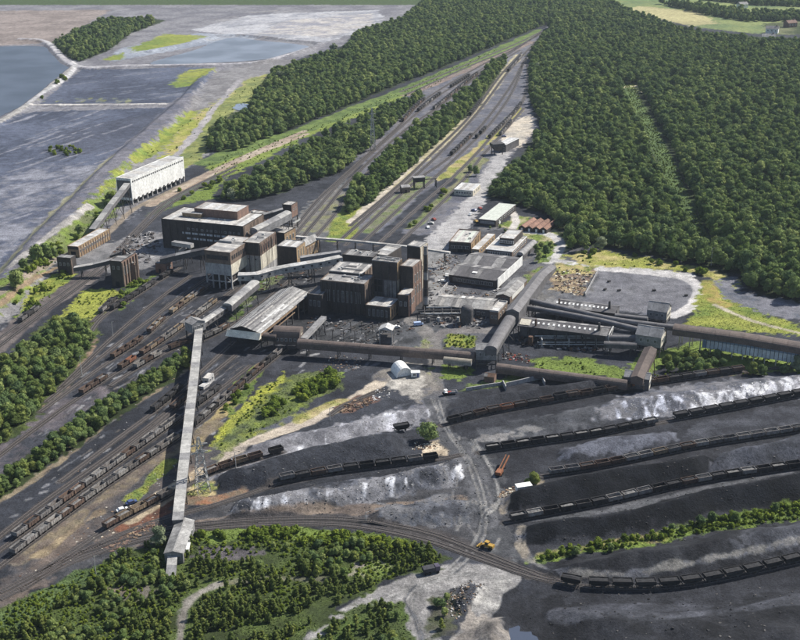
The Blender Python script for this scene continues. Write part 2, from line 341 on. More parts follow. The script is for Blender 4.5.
paint([(60, 245), (95, 205), (120, 180), (135, 165), (165, 148), (200, 110), (188, 112), (150, 145), (120, 172)], YGRASS, GRASS, 12, 4, 5)
paint([(-30, 330), (12, 282), (40, 254), (80, 216), (112, 190), (132, 198), (96, 232), (60, 258), (30, 288), (-30, 345)], GRASS, (.13, .14, .06), 9, 2, 5)
stroke([(10, 275), (50, 243), (90, 210)], 5, (.33, .31, .3), (.24, .23, .22), 10, 2, 2)
stroke([(0, 303), (40, 272), (62, 257), (100, 240), (130, 212), (160, 196), (230, 163), (305, 132)], 5, (.24, .2, .16), (.17, .145, .115), 12, 2, 1)
paint([(150, 215), (165, 196), (200, 178), (230, 170), (220, 185), (215, 198), (180, 205)], GRASS, YGRASS2, 10, 4, 4)
paint([(120, 225), (170, 195), (220, 172), (226, 178), (180, 200), (130, 235)], YARD, GREY2, 12, 3, 3, .8)
# strip of grass along the main line between the woods
paint([(205, 165), (240, 150), (330, 122), (400, 90), (540, 30), (545, 36), (430, 88), (305, 138), (220, 182)], GRASS, (.17, .21, .05), 14, 4, 4)
stroke([(150, 205), (230, 165), (305, 134)], 8, (.36, .3, .24), (.26, .2, .15), 12, 2, 1.5)
# far yard between the woods
paint([(340, 200), (372, 150), (430, 96), (500, 52), (545, 30), (552, 34), (530, 60), (528, 95), (540, 128), (500, 165), (440, 235), (330, 232)], (.135, .133, .147), (.092, .09, .102), 16, 3, 3)
paint([(380, 150), (430, 108), (486, 70), (500, 60), (470, 62), (400, 100), (330, 170)], (.14, .135, .148), (.095, .092, .102), 16, 4, 4)
stroke([(405, 95), (470, 68), (530, 42)], 16, (.22, .17, .14), (.16, .13, .12), 20, 3, 3)
stroke([(345, 222), (400, 178), (440, 145), (480, 105), (502, 75), (520, 55)], 10, (.4, .36, .22), (.3, .27, .2), 14, 3, 3, .9)
stroke([(440, 180), (470, 155), (500, 130), (520, 108)], 8, YGRASS, DRY, 10, 3, 4, .9)
stroke([(405, 225), (440, 195), (480, 160)], 16, YGRASS2, (.2, .19, .1), 10, 4, 5, .8)
paint([(505, 125), (530, 115), (535, 130), (515, 150), (500, 150)], (.45, .4, .33), (.3, .28, .25), 12, 4, 4)
# fan of sidings left of centre, with weeds
paint([(290, 225), (320, 195), (345, 180), (360, 190), (345, 215), (335, 235), (310, 245)], (.15, .145, .14), (.1, .1, .095), 12, 4, 4)
paint([(300, 232), (325, 205), (345, 190), (350, 210), (335, 232)], (.2, .2, .1), (.13, .125, .11), 7, 4, 5, .8)
stroke([(340, 238), (350, 215), (362, 200)], 18, YGRASS2, YGRASS, 8, 4, 4)
stroke([(352, 222), (410, 165), (420, 160)], 8, (.48, .43, .36), (.36, .32, .27), 10, 2, 2)
stroke([(370, 230), (400, 200), (425, 178)], 14, YGRASS2, (.16, .16, .1), 8, 4, 5, .8)
stroke([(385, 238), (420, 205), (450, 180)], 14, YARD, YARD2, 8, 4, 3)
# road and car park by the workshops
paint([(418, 250), (440, 225), (470, 195), (490, 160), (500, 150), (512, 152), (496, 180), (482, 208), (470, 225), (458, 250), (430, 262)], (.34, .33, .33), (.27, .265, .27), 20, 3, 2)
paint([(430, 262), (425, 330), (455, 350), (520, 340), (600, 300), (610, 262), (560, 240), (520, 230), (480, 225), (455, 245)], (.122, .119, .119), (.065, .062, .065), 10, 4, 4)
paint([(425, 250), (450, 250), (450, 300), (428, 320), (420, 300)], (.24, .235, .235), (.17, .17, .17), 10, 4, 3)
paint([(500, 225), (520, 216), (560, 225), (570, 240), (560, 262), (545, 262), (535, 240)], (.36, .32, .2), GRASS, 8, 3, 3)
stroke([(505, 240), (516, 222), (512, 212)], 5, (.5, .47, .44), (.4, .38, .36), 8, 1.5, .5)
stroke([(528, 232), (548, 234), (560, 242), (556, 254), (548, 262)], 7, (.42, .41, .4), (.33, .32, .32), 10, 2, .8)
stroke([(554, 260), (590, 266), (640, 270), (690, 275)], 7, (.42, .41, .4), (.33, .32, .32), 10, 2, .8)
paint([(536, 245), (548, 240), (556, 246), (548, 262), (538, 262)], GRASS, GRASS2, 6, 2, 2)
paint([(548, 290), (556, 266), (596, 268), (580, 296)], (.3, .24, .15), (.14, .1, .08), 3, 3, 3)
paint([(550, 275), (558, 263), (597, 266), (590, 274)], YGRASS2, DRY, 5, 3, 3)
paint([(520, 285), (528, 272), (545, 262), (540, 275), (530, 290)], YGRASS2, (.14, .12, .08), 5, 3, 3)
# grass by the wood and the gravel pan on the right
paint([(560, 254), (600, 250), (640, 256), (700, 268), (740, 280), (735, 300), (700, 272), (640, 268), (590, 266)], YGRASS, (.34, .29, .13), 10, 4, 4)
paint([(585, 308), (600, 268), (640, 271), (690, 278), (700, 292), (690, 310), (660, 316)], (.15, .15, .165), (.115, .115, .13), 18, 3, 2)
stroke([(600, 269), (640, 272), (688, 279), (699, 292), (690, 308), (672, 316)], 7, (.47, .45, .44), (.36, .35, .35), 10, 2, 1)
paint([(700, 285), (715, 278), (728, 285), (745, 300), (770, 316), (800, 326), (900, 350), (900, 345), (720, 328), (690, 324), (695, 305)], YGRASS, GRASS, 12, 4, 4)
paint([(712, 282), (735, 278), (742, 292), (780, 300), (830, 302), (900, 310), (900, 335), (800, 322), (760, 314), (722, 298)], (.16, .16, .185), (.1, .105, .12), 14, 5, 5)
stroke([(706, 282), (714, 300), (722, 305)], 8, (.3, .2, .08), YGRASS, 8, 4, 3, .8)
stroke([(715, 305), (750, 320), (800, 333), (880, 350)], 3, (.45, .4, .33), (.3, .27, .2), 8, 1.5, 1)
paint([(560, 360), (625, 372), (640, 350), (660, 350), (700, 342), (800, 356), (900, 365), (900, 378), (800, 372), (720, 374), (650, 382), (560, 378), (520, 372)], GRASS, YGRASS2, 8, 3, 3)
paint([(530, 358), (580, 358), (630, 368), (622, 378), (540, 372)], YGRASS2, GRASS, 8, 3, 3)
paint([(650, 378), (662, 366), (690, 370), (685, 380)], (.05, .05, .053), COALC, 6, 2, 2)
paint([(680, 376), (700, 372), (760, 372), (700, 380)], (.22, .16, .09), (.14, .1, .07), 6, 2, 2)
# middle: plant surroundings
paint([(200, 290), (240, 270), (300, 260), (430, 270), (430, 330), (300, 345), (230, 345)], (.058, .056, .058), (.031, .031, .032), 9, 4, 3)
paint([(300, 345), (325, 320), (420, 320), (460, 330), (480, 345), (440, 352), (380, 345)], (.086, .085, .086), (.043, .043, .043), 6, 3, 3)
stroke([(430, 345), (445, 332), (475, 330), (500, 330)], 9, (.19, .18, .175), (.14, .13, .13), 8, 2, 2)
stroke([(436, 420), (436, 375), (434, 345), (412, 320)], 8, (.17, .16, .155), (.12, .115, .11), 8, 2, 2)
paint([(444, 347), (450, 334), (478, 336), (474, 348)], YGRASS2, YGRASS, 4, 2, 2)
paint([(415, 350), (425, 338), (432, 345), (428, 352)], YGRASS2, (.2, .19, .13), 4, 2, 2)
paint([(441, 378), (442, 366), (470, 368), (474, 374), (460, 380)], YGRASS2, GRASS, 4, 2, 2)
paint([(425, 385), (428, 368), (434, 368), (432, 388)], YGRASS2, (.3, .3, .15), 4, 2, 2)
paint([(455, 392), (470, 384), (490, 382), (505, 376), (520, 374), (545, 376), (500, 386)], YGRASS2, GRASS, 5, 2, 2, .8)
paint([(238, 300), (256, 276), (270, 272), (285, 278), (262, 292), (246, 308), (226, 330), (222, 330)], GRASS2, (.12, .115, .07), 6, 2, 2)
# open yard left of the long conveyor
paint([(-40, 470), (60, 392), (120, 340), (150, 290), (200, 270), (235, 290), (225, 340), (200, 345), (165, 375), (-40, 520)], (.056, .056, .063), (.031, .031, .035), 14, 4, 4)
paint([(-40, 620), (12, 555), (100, 480), (180, 420), (230, 345), (330, 350), (240, 445), (180, 505), (60, 580)], (.052, .052, .058), (.028, .028, .031), 12, 4, 4)
stroke([(-20, 512), (50, 468), (110, 420), (150, 395), (195, 362)], 3.2, (.2, .165, .115), DIRT2, 8, 2, 2)
stroke([(95, 340), (70, 378), (45, 410), (12, 445)], 5, (.22, .15, .11), DIRT2, 8, 2, 2)
stroke([(-20, 470), (20, 440), (60, 412), (85, 395)], 22, (.12, .1, .1), YARD, 8, 4, 3)
paint([(60, 320), (85, 290), (108, 288), (120, 292), (104, 312), (88, 330), (78, 325)], YGRASS, (.25, .27, .05), 8, 3, 3)
paint([(15, 320), (30, 290), (60, 270), (78, 268), (70, 282), (40, 305), (18, 330)], GRASS, YGRASS, 7, 3, 3)
paint([(112, 305), (125, 285), (140, 280), (155, 275), (140, 290), (120, 310)], GRASS, GRASS2, 6, 3, 3)
stroke([(-10, 350), (40, 310), (80, 282), (105, 265)], 14, (.14, .115, .1), (.085, .07, .066), 8, 3, 2)
stroke([(0, 312), (30, 285), (55, 268)], 3, (.25, .18, .11), (.17, .13, .09), 8, 2, 1)
paint([(60, 262), (75, 250), (150, 232), (190, 240), (170, 262), (120, 275)], (.2, .195, .2), (.12, .12, .125), 10, 4, 4)
# scattered ash and litter in the yard
for a, b, n in (((60, 400), (220, 300), 60), ((20, 540), (220, 400), 60), ((250, 350), (420, 340), 30), ((230, 260), (300, 300), 20)):
    for _ in range(n):
        t = random.random(); q = (a[0] + (b[0] - a[0]) * t + R(-35, 35), a[1] + (b[1] - a[1]) * t + R(-25, 25))
        stroke([q, (q[0] + R(2, 7), q[1] - R(1, 4))], R(.8, 2.0), (.3, .3, .31), (.2, .2, .21), 3, 1, .8, R(.3, .8))
for a, b, c, n in (((30, 470), (200, 300), 30, 260), ((20, 570), (230, 370), 22, 220)):
    for _ in range(n):
        t = random.random(); q = (a[0] + (b[0] - a[0]) * t + R(-c, c), a[1] + (b[1] - a[1]) * t + R(-c, c) * .8); l_ = R(2, 11)
        e = random.choice(((.24, .24, .25), (.03, .03, .033), (.15, .13, .11), (.025, .025, .03))); stroke([q, (q[0] + l_, q[1] - l_ * .72)], R(.3, 1.0), e, tuple(v * .7 for v in e), 3, .9, .5, R(.3, .8))
for a, b, n in (((470, 440), (800, 390), 120), ((520, 520), (800, 470), 80), ((230, 500), (470, 480), 60), ((560, 600), (800, 610), 120), ((230, 470), (440, 410), 80)):
    for _ in range(n):
        t = random.random(); q = (a[0] + (b[0] - a[0]) * t + R(-20, 20), a[1] + (b[1] - a[1]) * t + R(-16, 16)); l_ = R(3, 16)
        e = random.choice(((.16, .16, .17), (.022, .022, .026), (.10, .1, .105), (.02, .02, .024))); stroke([q, (q[0] + l_, q[1] - l_ * .17)], R(.3, 1.3), e, tuple(v * .7 for v in e), 3, 1.0, .8, R(.25, .7))
# triangle of sidings with weeds
paint([(196, 470), (225, 420), (262, 388), (276, 380), (284, 372), (288, 380), (262, 405), (225, 440)], YGRASS, (.3, .31, .05), 8, 2, 2)
paint([(220, 400), (250, 370), (262, 365), (245, 385), (222, 412)], GRASS, GRASS2, 6, 2, 2)
stroke([(180, 460), (225, 410), (262, 365)], 6, DRY, DIRT2, 8, 2, 2)
paint([(196, 478), (232, 446), (270, 412), (320, 378), (342, 372), (340, 384), (290, 412), (240, 442)], YGRASS2, GRASS, 6, 2, 3)
paint([(200, 470), (206, 450), (250, 430), (330, 402), (340, 410), (250, 440)], YGRASS, GREY2, 6, 2, 3)
stroke([(200, 486), (212, 462), (260, 440), (310, 420), (360, 396), (385, 378)], 7, (.45, .39, .31), (.36, .31, .26), 10, 2, 1.2)
stroke([(385, 378), (400, 372), (420, 378), (428, 400)], 12, (.2, .185, .165), (.12, .11, .105), 6, 3, 3)
paint([(388, 384), (396, 366), (425, 362), (428, 385), (420, 402), (404, 392)], (.40, .375, .34), (.2, .19, .175), 5, 3, 3)
stroke([(300, 420), (330, 404), (350, 402)], 6, DRY, YGRASS, 6, 2, 2, .8)
stroke([(345, 408), (362, 398), (372, 400)], 8, (.16, .09, .06), (.1, .06, .05), 4, 2, 3)
paint([(196, 482), (204, 456), (232, 428), (262, 396), (290, 374), (342, 371), (338, 388), (280, 420), (230, 452)], (.17, .2, .045), (.075, .09, .035), 6, 2, 4, .75)
paint([(226, 410), (262, 366), (272, 362), (250, 392), (230, 416)], (.16, .19, .045), GRASS2, 5, 2, 2)
# pale ash band
paint([(206, 480), (215, 466), (260, 446), (330, 428), (400, 410), (436, 400), (442, 412), (402, 428), (330, 446), (250, 464)], (.25, .25, .27), (.12, .12, .135), 10, 4, 4)
paint([(300, 448), (310, 432), (400, 412), (436, 406), (436, 414), (400, 428), (330, 440)], SLAG, (.4, .4, .45), 6, 3, 3, .9, .5, 4)
# lower left: brown ground, rust heaps
paint([(-40, 640), (12, 562), (80, 510), (170, 450), (215, 450), (205, 486), (180, 515), (165, 535), (60, 578), (12, 605)], BROWN, (.07, .065, .065), 10, 4, 4)
paint([(60, 560), (100, 540), (180, 505), (170, 525), (140, 545), (60, 578)], (.085, .08, .08), (.05, .05, .052), 8, 4, 4)
stroke([(20, 560), (80, 515), (130, 478), (190, 440), (215, 425)], 6, (.19, .16, .11), BROWN, 5, 3, 3, .9)
stroke([(40, 555), (70, 532), (100, 512)], 4, (.27, .215, .135), DIRT2, 4, 2, 2, .9)
stroke([(130, 500), (152, 480), (170, 462)], 6, YGRASS2, YGRASS, 5, 2, 3, .9)
stroke([(105, 545), (140, 528), (165, 512)], 5, RUSTC, RUSTC2, 4, 1.5, 2)
stroke([(122, 528), (150, 515), (172, 502)], 4, RUSTC, RUSTC2, 4, 1.5, 2)
stroke([(130, 518), (165, 496), (190, 480), (205, 472)], 9, (.5, .42, .31), DIRT, 6, 2, 2)
paint([(186, 500), (192, 482), (215, 484), (218, 494), (200, 504)], (.4, .32, .18), YGRASS2, 4, 2, 2)
stroke([(185, 500), (210, 500), (240, 492)], 5, (.24, .12, .07), DIRT2, 4, 2, 2)
# middle front
paint([(190, 520), (230, 505), (380, 488), (470, 468), (500, 470), (506, 520), (470, 545), (380, 530), (250, 522)], (.076, .072, .072), (.042, .041, .043), 10, 4, 4)
paint([(226, 521), (236, 506), (330, 492), (400, 480), (460, 466), (466, 474), (460, 482), (380, 500), (300, 514)], (.17, .17, .185), (.055, .055, .06), 7, 3, 3)
paint([(232, 517), (238, 508), (330, 496), (400, 484), (462, 469), (462, 480), (380, 498), (300, 511)], SLAG, (.35, .36, .4), 5, 2, 2, .95, .56, 4)
stroke([(200, 526), (260, 518), (330, 512), (400, 506), (470, 500)], 7, (.22, .175, .14), BROWN, 10, 2, 2, .9)
stroke([(180, 532), (240, 522), (340, 520), (420, 532), (480, 552), (540, 575)], 8, (.075, .066, .062), (.05, .045, .044), 8, 2, 1.5)
paint([(368, 524), (380, 506), (440, 498), (500, 503), (502, 520), (440, 528)], (.15, .15, .16), (.055, .055, .06), 6, 3, 4)
paint([(420, 455), (428, 440), (446, 446), (450, 456), (432, 460)], (.5, .42, .32), (.33, .27, .2), 5, 2, 3)
# crossroads
paint([(445, 425), (500, 430), (520, 470), (510, 520), (530, 560), (480, 560), (470, 520), (466, 470)], (.086, .085, .085), (.050, .048, .050), 8, 4, 4)
stroke([(436, 400), (448, 430), (468, 460), (480, 490), (485, 520)], 11, (.115, .11, .11), (.075, .073, .074), 6, 3, 3)
for _ in range(26):
    q = (R(440, 500), R(420, 540)); stroke([q, (q[0] + R(-6, 8), q[1] + R(3, 12))], R(.7, 1.4), (.24, .235, .23), (.16, .155, .155), 4, 1, .8, R(.3, .7))
# right-hand stocking ground
paint([(440, 425), (460, 395), (560, 378), (700, 376), (900, 372), (900, 720), (560, 720), (540, 600), (510, 520), (500, 470), (470, 440)], (.046, .046, .051), (.027, .027, .031), 12, 4, 3)
paint([(468, 446), (480, 428), (600, 408), (640, 404), (600, 424), (520, 440)], (.086, .085, .088), (.050, .050, .053), 9, 4, 4)
paint([(475, 440), (480, 434), (512, 432), (508, 440)], (.19, .185, .185), (.14, .135, .135), 5, 2, 2)
paint([(500, 430), (530, 425), (545, 430), (520, 435)], (.2, .195, .195), (.13, .13, .13), 5, 3, 3, .7)
paint([(590, 420), (620, 398), (690, 384), (800, 372), (900, 360), (900, 385), (800, 396), (700, 410), (640, 418)], (.16, .16, .175), (.085, .085, .095), 8, 4, 4)
paint([(608, 418), (622, 402), (680, 400), (682, 412), (640, 420)], (.55, .57, .66), (.2, .21, .25), 4, 3, 3, .95, .46, 3)
paint([(685, 412), (690, 398), (740, 388), (800, 378), (860, 368), (860, 385), (800, 394), (740, 402)], SLAG, (.4, .4, .45), 5, 3, 3, .95, .42, 4)
paint([(700, 398), (780, 384), (860, 370), (860, 380), (780, 392), (710, 406)], (.66, .66, .68), (.36, .36, .4), 4, 2, 2, .9, .42, 3)
paint([(556, 462), (560, 450), (610, 440), (680, 432), (672, 444), (640, 452)], (.112, .113, .128), (.062, .062, .071), 5, 3, 3)
paint([(680, 440), (700, 420), (800, 402), (900, 392), (900, 410), (800, 428)], (.065, .065, .072), (.037, .037, .042), 9, 4, 5)
paint([(505, 512), (508, 494), (620, 470), (700, 456), (720, 462), (700, 482), (600, 502)], COALC, COALC2, 8, 2, 2)
paint([(704, 480), (712, 462), (726, 452), (800, 437), (900, 425), (900, 455), (800, 466)], (.083, .084, .095), (.046, .047, .053), 7, 2, 2)
paint([(520, 546), (522, 528), (600, 516), (700, 492), (800, 474), (900, 460), (900, 495), (720, 514), (640, 532)], COALC, COALC2, 9, 2, 2)
stroke([(530, 520), (600, 512), (700, 490), (790, 472)], 3, (.14, .135, .135), (.09, .09, .09), 6, 2, 2, .7)
paint([(545, 577), (560, 563), (650, 548), (720, 533), (900, 510), (900, 545), (740, 570), (660, 580)], (.040, .040, .043), (.021, .021, .024), 8, 3, 3)
paint([(735, 560), (745, 535), (800, 522), (900, 508), (900, 545), (800, 552)], (.076, .076, .083), (.040, .040, .045), 7, 4, 4)
paint([(450, 640), (500, 590), (560, 598), (700, 606), (900, 580), (900, 760), (450, 760)], (.036, .036, .040), (.020, .020, .022), 10, 5, 4)
stroke([(560, 618), (640, 626), (720, 618), (800, 606)], 7, (.09, .09, .1), (.05, .05, .055), 6, 3, 4, .8)
stroke([(560, 612), (650, 612), (740, 606)], 5, (.08, .08, .09), (.045, .045, .05), 6, 3, 4, .8)
paint([(528, 562), (560, 547), (640, 536), (720, 516), (800, 502), (900, 490), (900, 512), (800, 520), (720, 530), (640, 546), (545, 562)], GRASS, GRASS2, 6, 2, 2)
stroke([(540, 556), (600, 546), (660, 536)], 5, (.32, .26, .12), GRASS, 4, 2, 2, .7)
stroke([(504, 512), (508, 494), (540, 482)], 3, (.3, .25, .18), GREY, 5, 1.5, 1, .8)
stroke([(530, 560), (520, 545), (522, 528)], 4, (.25, .22, .18), GREY, 5, 1.5, 1, .8)
stroke([(530, 560), (560, 574), (600, 578), (680, 572), (800, 548)], 2, (.3, .29, .27), GREY, 5, 1.5, 1.5, .6)
# pale haul road, bottom centre
stroke([(300, 660), (345, 625), (390, 598), (430, 582), (460, 574), (500, 578)], 13, (.29, .28, .275), (.18, .175, .175), 5, 2, 1.5)
stroke([(430, 660), (418, 620), (408, 600), (420, 586)], 10, (.29, .28, .275), (.18, .175, .175), 5, 2, 1.5)
paint([(390, 600), (410, 580), (450, 568), (500, 574), (505, 580), (470, 584), (430, 596), (415, 610)], (.3, .29, .285), (.16, .155, .155), 5, 3, 4)
stroke([(460, 660), (475, 620), (490, 590), (500, 580)], 7, (.34, .33, .315), (.17, .165, .165), 4, 2, 3)
paint([(455, 640), (470, 610), (500, 618), (512, 640), (505, 680), (455, 680)], (.26, .235, .21), (.13, .12, .115), 5, 3, 4)
stroke([(178, 660), (186, 610), (196, 595), (216, 586)], 8, (.3, .28, .26), (.2, .185, .17), 6, 2, 1.5)
stroke([(178, 660), (181, 630), (183, 600)], 6, (.26, .25, .24), (.18, .17, .16), 6, 2, 1.5)
stroke([(210, 640), (260, 630), (300, 620), (330, 600)], 5, (.26, .22, .14), (.16, .14, .09), 6, 2, 2)
for base in ([(300, 660), (345, 625), (390, 598), (430, 582), (460, 574), (500, 578)], [(430, 660), (418, 620), (408, 600), (420, 586)], [(436, 400), (448, 430), (468, 460), (480, 490), (485, 520), (478, 545), (450, 572)], [(485, 520), (500, 500), (492, 470), (474, 440)]):
    for k in range(9):
        o = R(-6, 6); e = random.choice(((.3, .295, .29), (.1, .098, .098), (.07, .068, .068), (.06, .06, .06))); stroke([(a + o + R(-1, 1), b + o * .4 + R(-1, 1)) for a, b in base], R(.35, .7), e, tuple(v * .8 for v in e), 3, 1, .4, R(.3, .65))
for _ in range(150):
    q = (R(-10, 150), R(110, 230)); l_ = R(8, 40)
    if q[0] + q[1] * .55 > 190: continue
    e = random.choice(((.3, .3, .34), (.045, .048, .06), (.06, .062, .078), (.2, .21, .25))); stroke([q, (q[0] + l_ * .5, q[1] - l_ * .16 + R(-1, 1)), (q[0] + l_, q[1] - l_ * .34)], R(1, 3.2), e, tuple(v * .8 for v in e), 8, 2, 2, R(.2, .6))
for _ in range(60):
    q = (R(60, 190), R(72, 103)); l_ = R(10, 40); e = random.choice(((.2, .21, .25), (.06, .064, .08))); stroke([q, (q[0] + l_, q[1] - l_ * .12)], R(1.5, 4), e, tuple(v * .8 for v in e), 8, 3, 3, R(.2, .5))
for _ in range(90):
    q = (R(190, 380), R(12, 45)); l_ = R(10, 40); e = random.choice(((.45, .44, .43), (.14, .145, .165), (.2, .2, .22), (.3, .27, .23))); stroke([q, (q[0] + l_, q[1] - l_ * .1 + R(-1, 1))], R(2, 7), e, tuple(v * .8 for v in e), 8, 3, 4, R(.2, .6))
# scrub ground bottom left
SCRUB_POLY = [(-80, 700), (-80, 640), (12, 606), (60, 580), (140, 548), (165, 536), (205, 528), (260, 527), (340, 530), (430, 548), (446, 560), (420, 572), (395, 578), (350, 600), (310, 640), (290, 700)]
paint(SCRUB_POLY, (.085, .11, .03), (.05, .065, .022), 7, 3, 3)
paint([(-80, 660), (12, 606), (60, 580), (130, 552), (110, 575), (40, 610), (12, 640)], (.1, .135, .045), (.07, .1, .035), 7, 3, 3)
paint([(190, 556), (200, 546), (250, 546), (265, 554), (230, 562)], (.12, .105, .1), (.08, .07, .07), 5, 2, 2)
paint([(105, 590), (120, 586), (160, 590), (155, 598), (110, 598)], (.16, .13, .1), (.1, .09, .07), 5, 2, 3)
paint([(345, 572), (360, 562), (390, 564), (396, 574), (370, 580)], (.2, .18, .16), YGRASS2, 4, 2, 2)
paint([(200, 540), (200, 528), (260, 527), (340, 530), (420, 545), (380, 548), (300, 540)], YGRASS2, GRASS, 4, 2, 3)
stroke([(178, 660), (184, 612), (196, 595), (220, 584)], 3.5, (.23, .215, .195), (.15, .14, .125), 5, 2, 1.5)
stroke([(220, 584), (260, 578), (330, 580)], 2.5, (.17, .15, .11), (.11, .1, .07), 5, 2, 2, .7)
paint([(310, 640), (345, 612), (380, 600), (405, 602), (408, 640), (405, 690), (300, 690)], (.07, .09, .03), GRASS2, 6, 3, 2)
paint([(425, 640), (432, 604), (450, 590), (458, 600), (456, 630), (440, 640)], (.07, .075, .04), (.1, .09, .07), 5, 3, 2)
# woodland floors
paint([(-60, 500), (12, 470), (60, 430), (110, 396), (160, 366), (186, 350), (192, 366), (150, 395), (80, 445), (12, 492), (-60, 530)], FLOOR, FLOOR2, 8, 2, 2)
paint([(-60, 420), (12, 352), (50, 318), (85, 316), (102, 330), (72, 380), (12, 440), (-60, 480)], FLOOR, (.09, .11, .03), 8, 3, 3)
WOODS = {
 'left': [(206, 153), (211, 126), (248, 105), (262, 84), (274, 68), (302, 60), (345, 46), (356, 30), (400, 18), (430, -6), (548, -8), (546, 24), (500, 44), (425, 75), (400, 84), (330, 114), (240, 150)],
 'strip': [(217, 201), (223, 187), (300, 145), (370, 114), (420, 91), (428, 95), (420, 106), (385, 138), (352, 166), (330, 177), (285, 193), (250, 201)],
 'wedge': [(343, 216), (348, 192), (356, 172), (378, 150), (400, 136), (440, 112), (470, 88), (497, 60), (507, 60), (505, 78), (482, 107), (442, 142), (417, 165), (366, 208)],
 'right': [(552, -8), (549, 26), (531, 48), (530, 96), (541, 128), (522, 155), (494, 180), (486, 196), (515, 204), (550, 216), (562, 232), (572, 248), (600, 246), (640, 254), (700, 266), (738, 276), (752, 292), (800, 302), (900, 318), (900, 40), (760, 37), (700, 31), (660, 20), (620, 4), (600, -8)],
 'far': [(660, 4), (700, 8), (752, 16), (800, 14), (840, 20), (840, 26), (800, 21), (745, 22), (700, 14)],
 'farther': [(690, -6), (760, 0), (840, 2), (840, 8), (760, 6), (700, 0)],
 'top': [(52, 42), (80, 27), (105, 18), (150, 17), (165, 21), (130, 34), (110, 50), (80, 62), (68, 58)],
}
for k_, P in WOODS.items():
    if k_ not in ('strip', 'wedge', 'far', 'farther'): paint(P, FLOOR, FLOOR2, 14, 5, 3)
paint([(219, 200), (228, 188), (300, 150), (370, 116), (420, 92), (426, 95), (372, 142), (345, 168), (285, 192), (250, 200)], FLOOR, FLOOR2, 14, 3, 3)
paint([(345, 213), (352, 198), (365, 180), (390, 158), (440, 124), (470, 98), (500, 64), (505, 66), (480, 105), (440, 140), (415, 163), (365, 206)], FLOOR, FLOOR2, 14, 3, 3)
stroke([(205, 163), (250, 146), (300, 131), (360, 108), (425, 82), (500, 50), (542, 30)], 20, (.13, .17, .045), (.085, .12, .035), 9, 4, 4)
stroke([(150, 205), (230, 163), (305, 131)], 6, (.34, .29, .23), (.24, .19, .15), 12, 2, 1)
RIDE = [(624, 84), (640, 110), (660, 150), (680, 195), (700, 235), (706, 250)]
stroke(RIDE, 12, (.095, .135, .04), (.06, .09, .028), 10, 4, 3)
stroke([(618, 88), (634, 86), (640, 92)], 9, (.42, .38, .26), GRASS, 10, 4, 3)
# fields beyond the wood, upper right
paint([(560, 0), (610, 4), (660, 16), (700, 28), (760, 34), (1000, 36), (1000, -60), (560, -60)], (.17, .2, .075), (.1, .135, .05), 50, 10, 5)
paint([(640, 6), (700, 12), (720, 24), (690, 26), (620, 10)], (.34, .31, .16), (.25, .23, .12), 50, 8, 5)
paint([(690, 2), (750, 6), (740, 20), (700, 12)], (.15, .21, .06), (.2, .24, .08), 60, 8, 5)
paint([(760, 24), (800, 20), (830, 34), (770, 34)], (.13, .13, .06), FLOOR, 40, 8, 8)
# pale track beyond woods at the top
stroke([(545, 30), (560, 22), (570, 14)], 10, (.2, .2, .21), (.15, .15, .16), 20, 6, 3)
lum_ = C3.mean(1); C3 = C3 * np.clip(.62 + lum_ / .26, .62, 1.0)[:, None] * np.where(lum_[:, None] < .12, np.array([.95, 1.0, 1.09]), 1.0)
C3 = np.clip(C3, 0.006, .9)
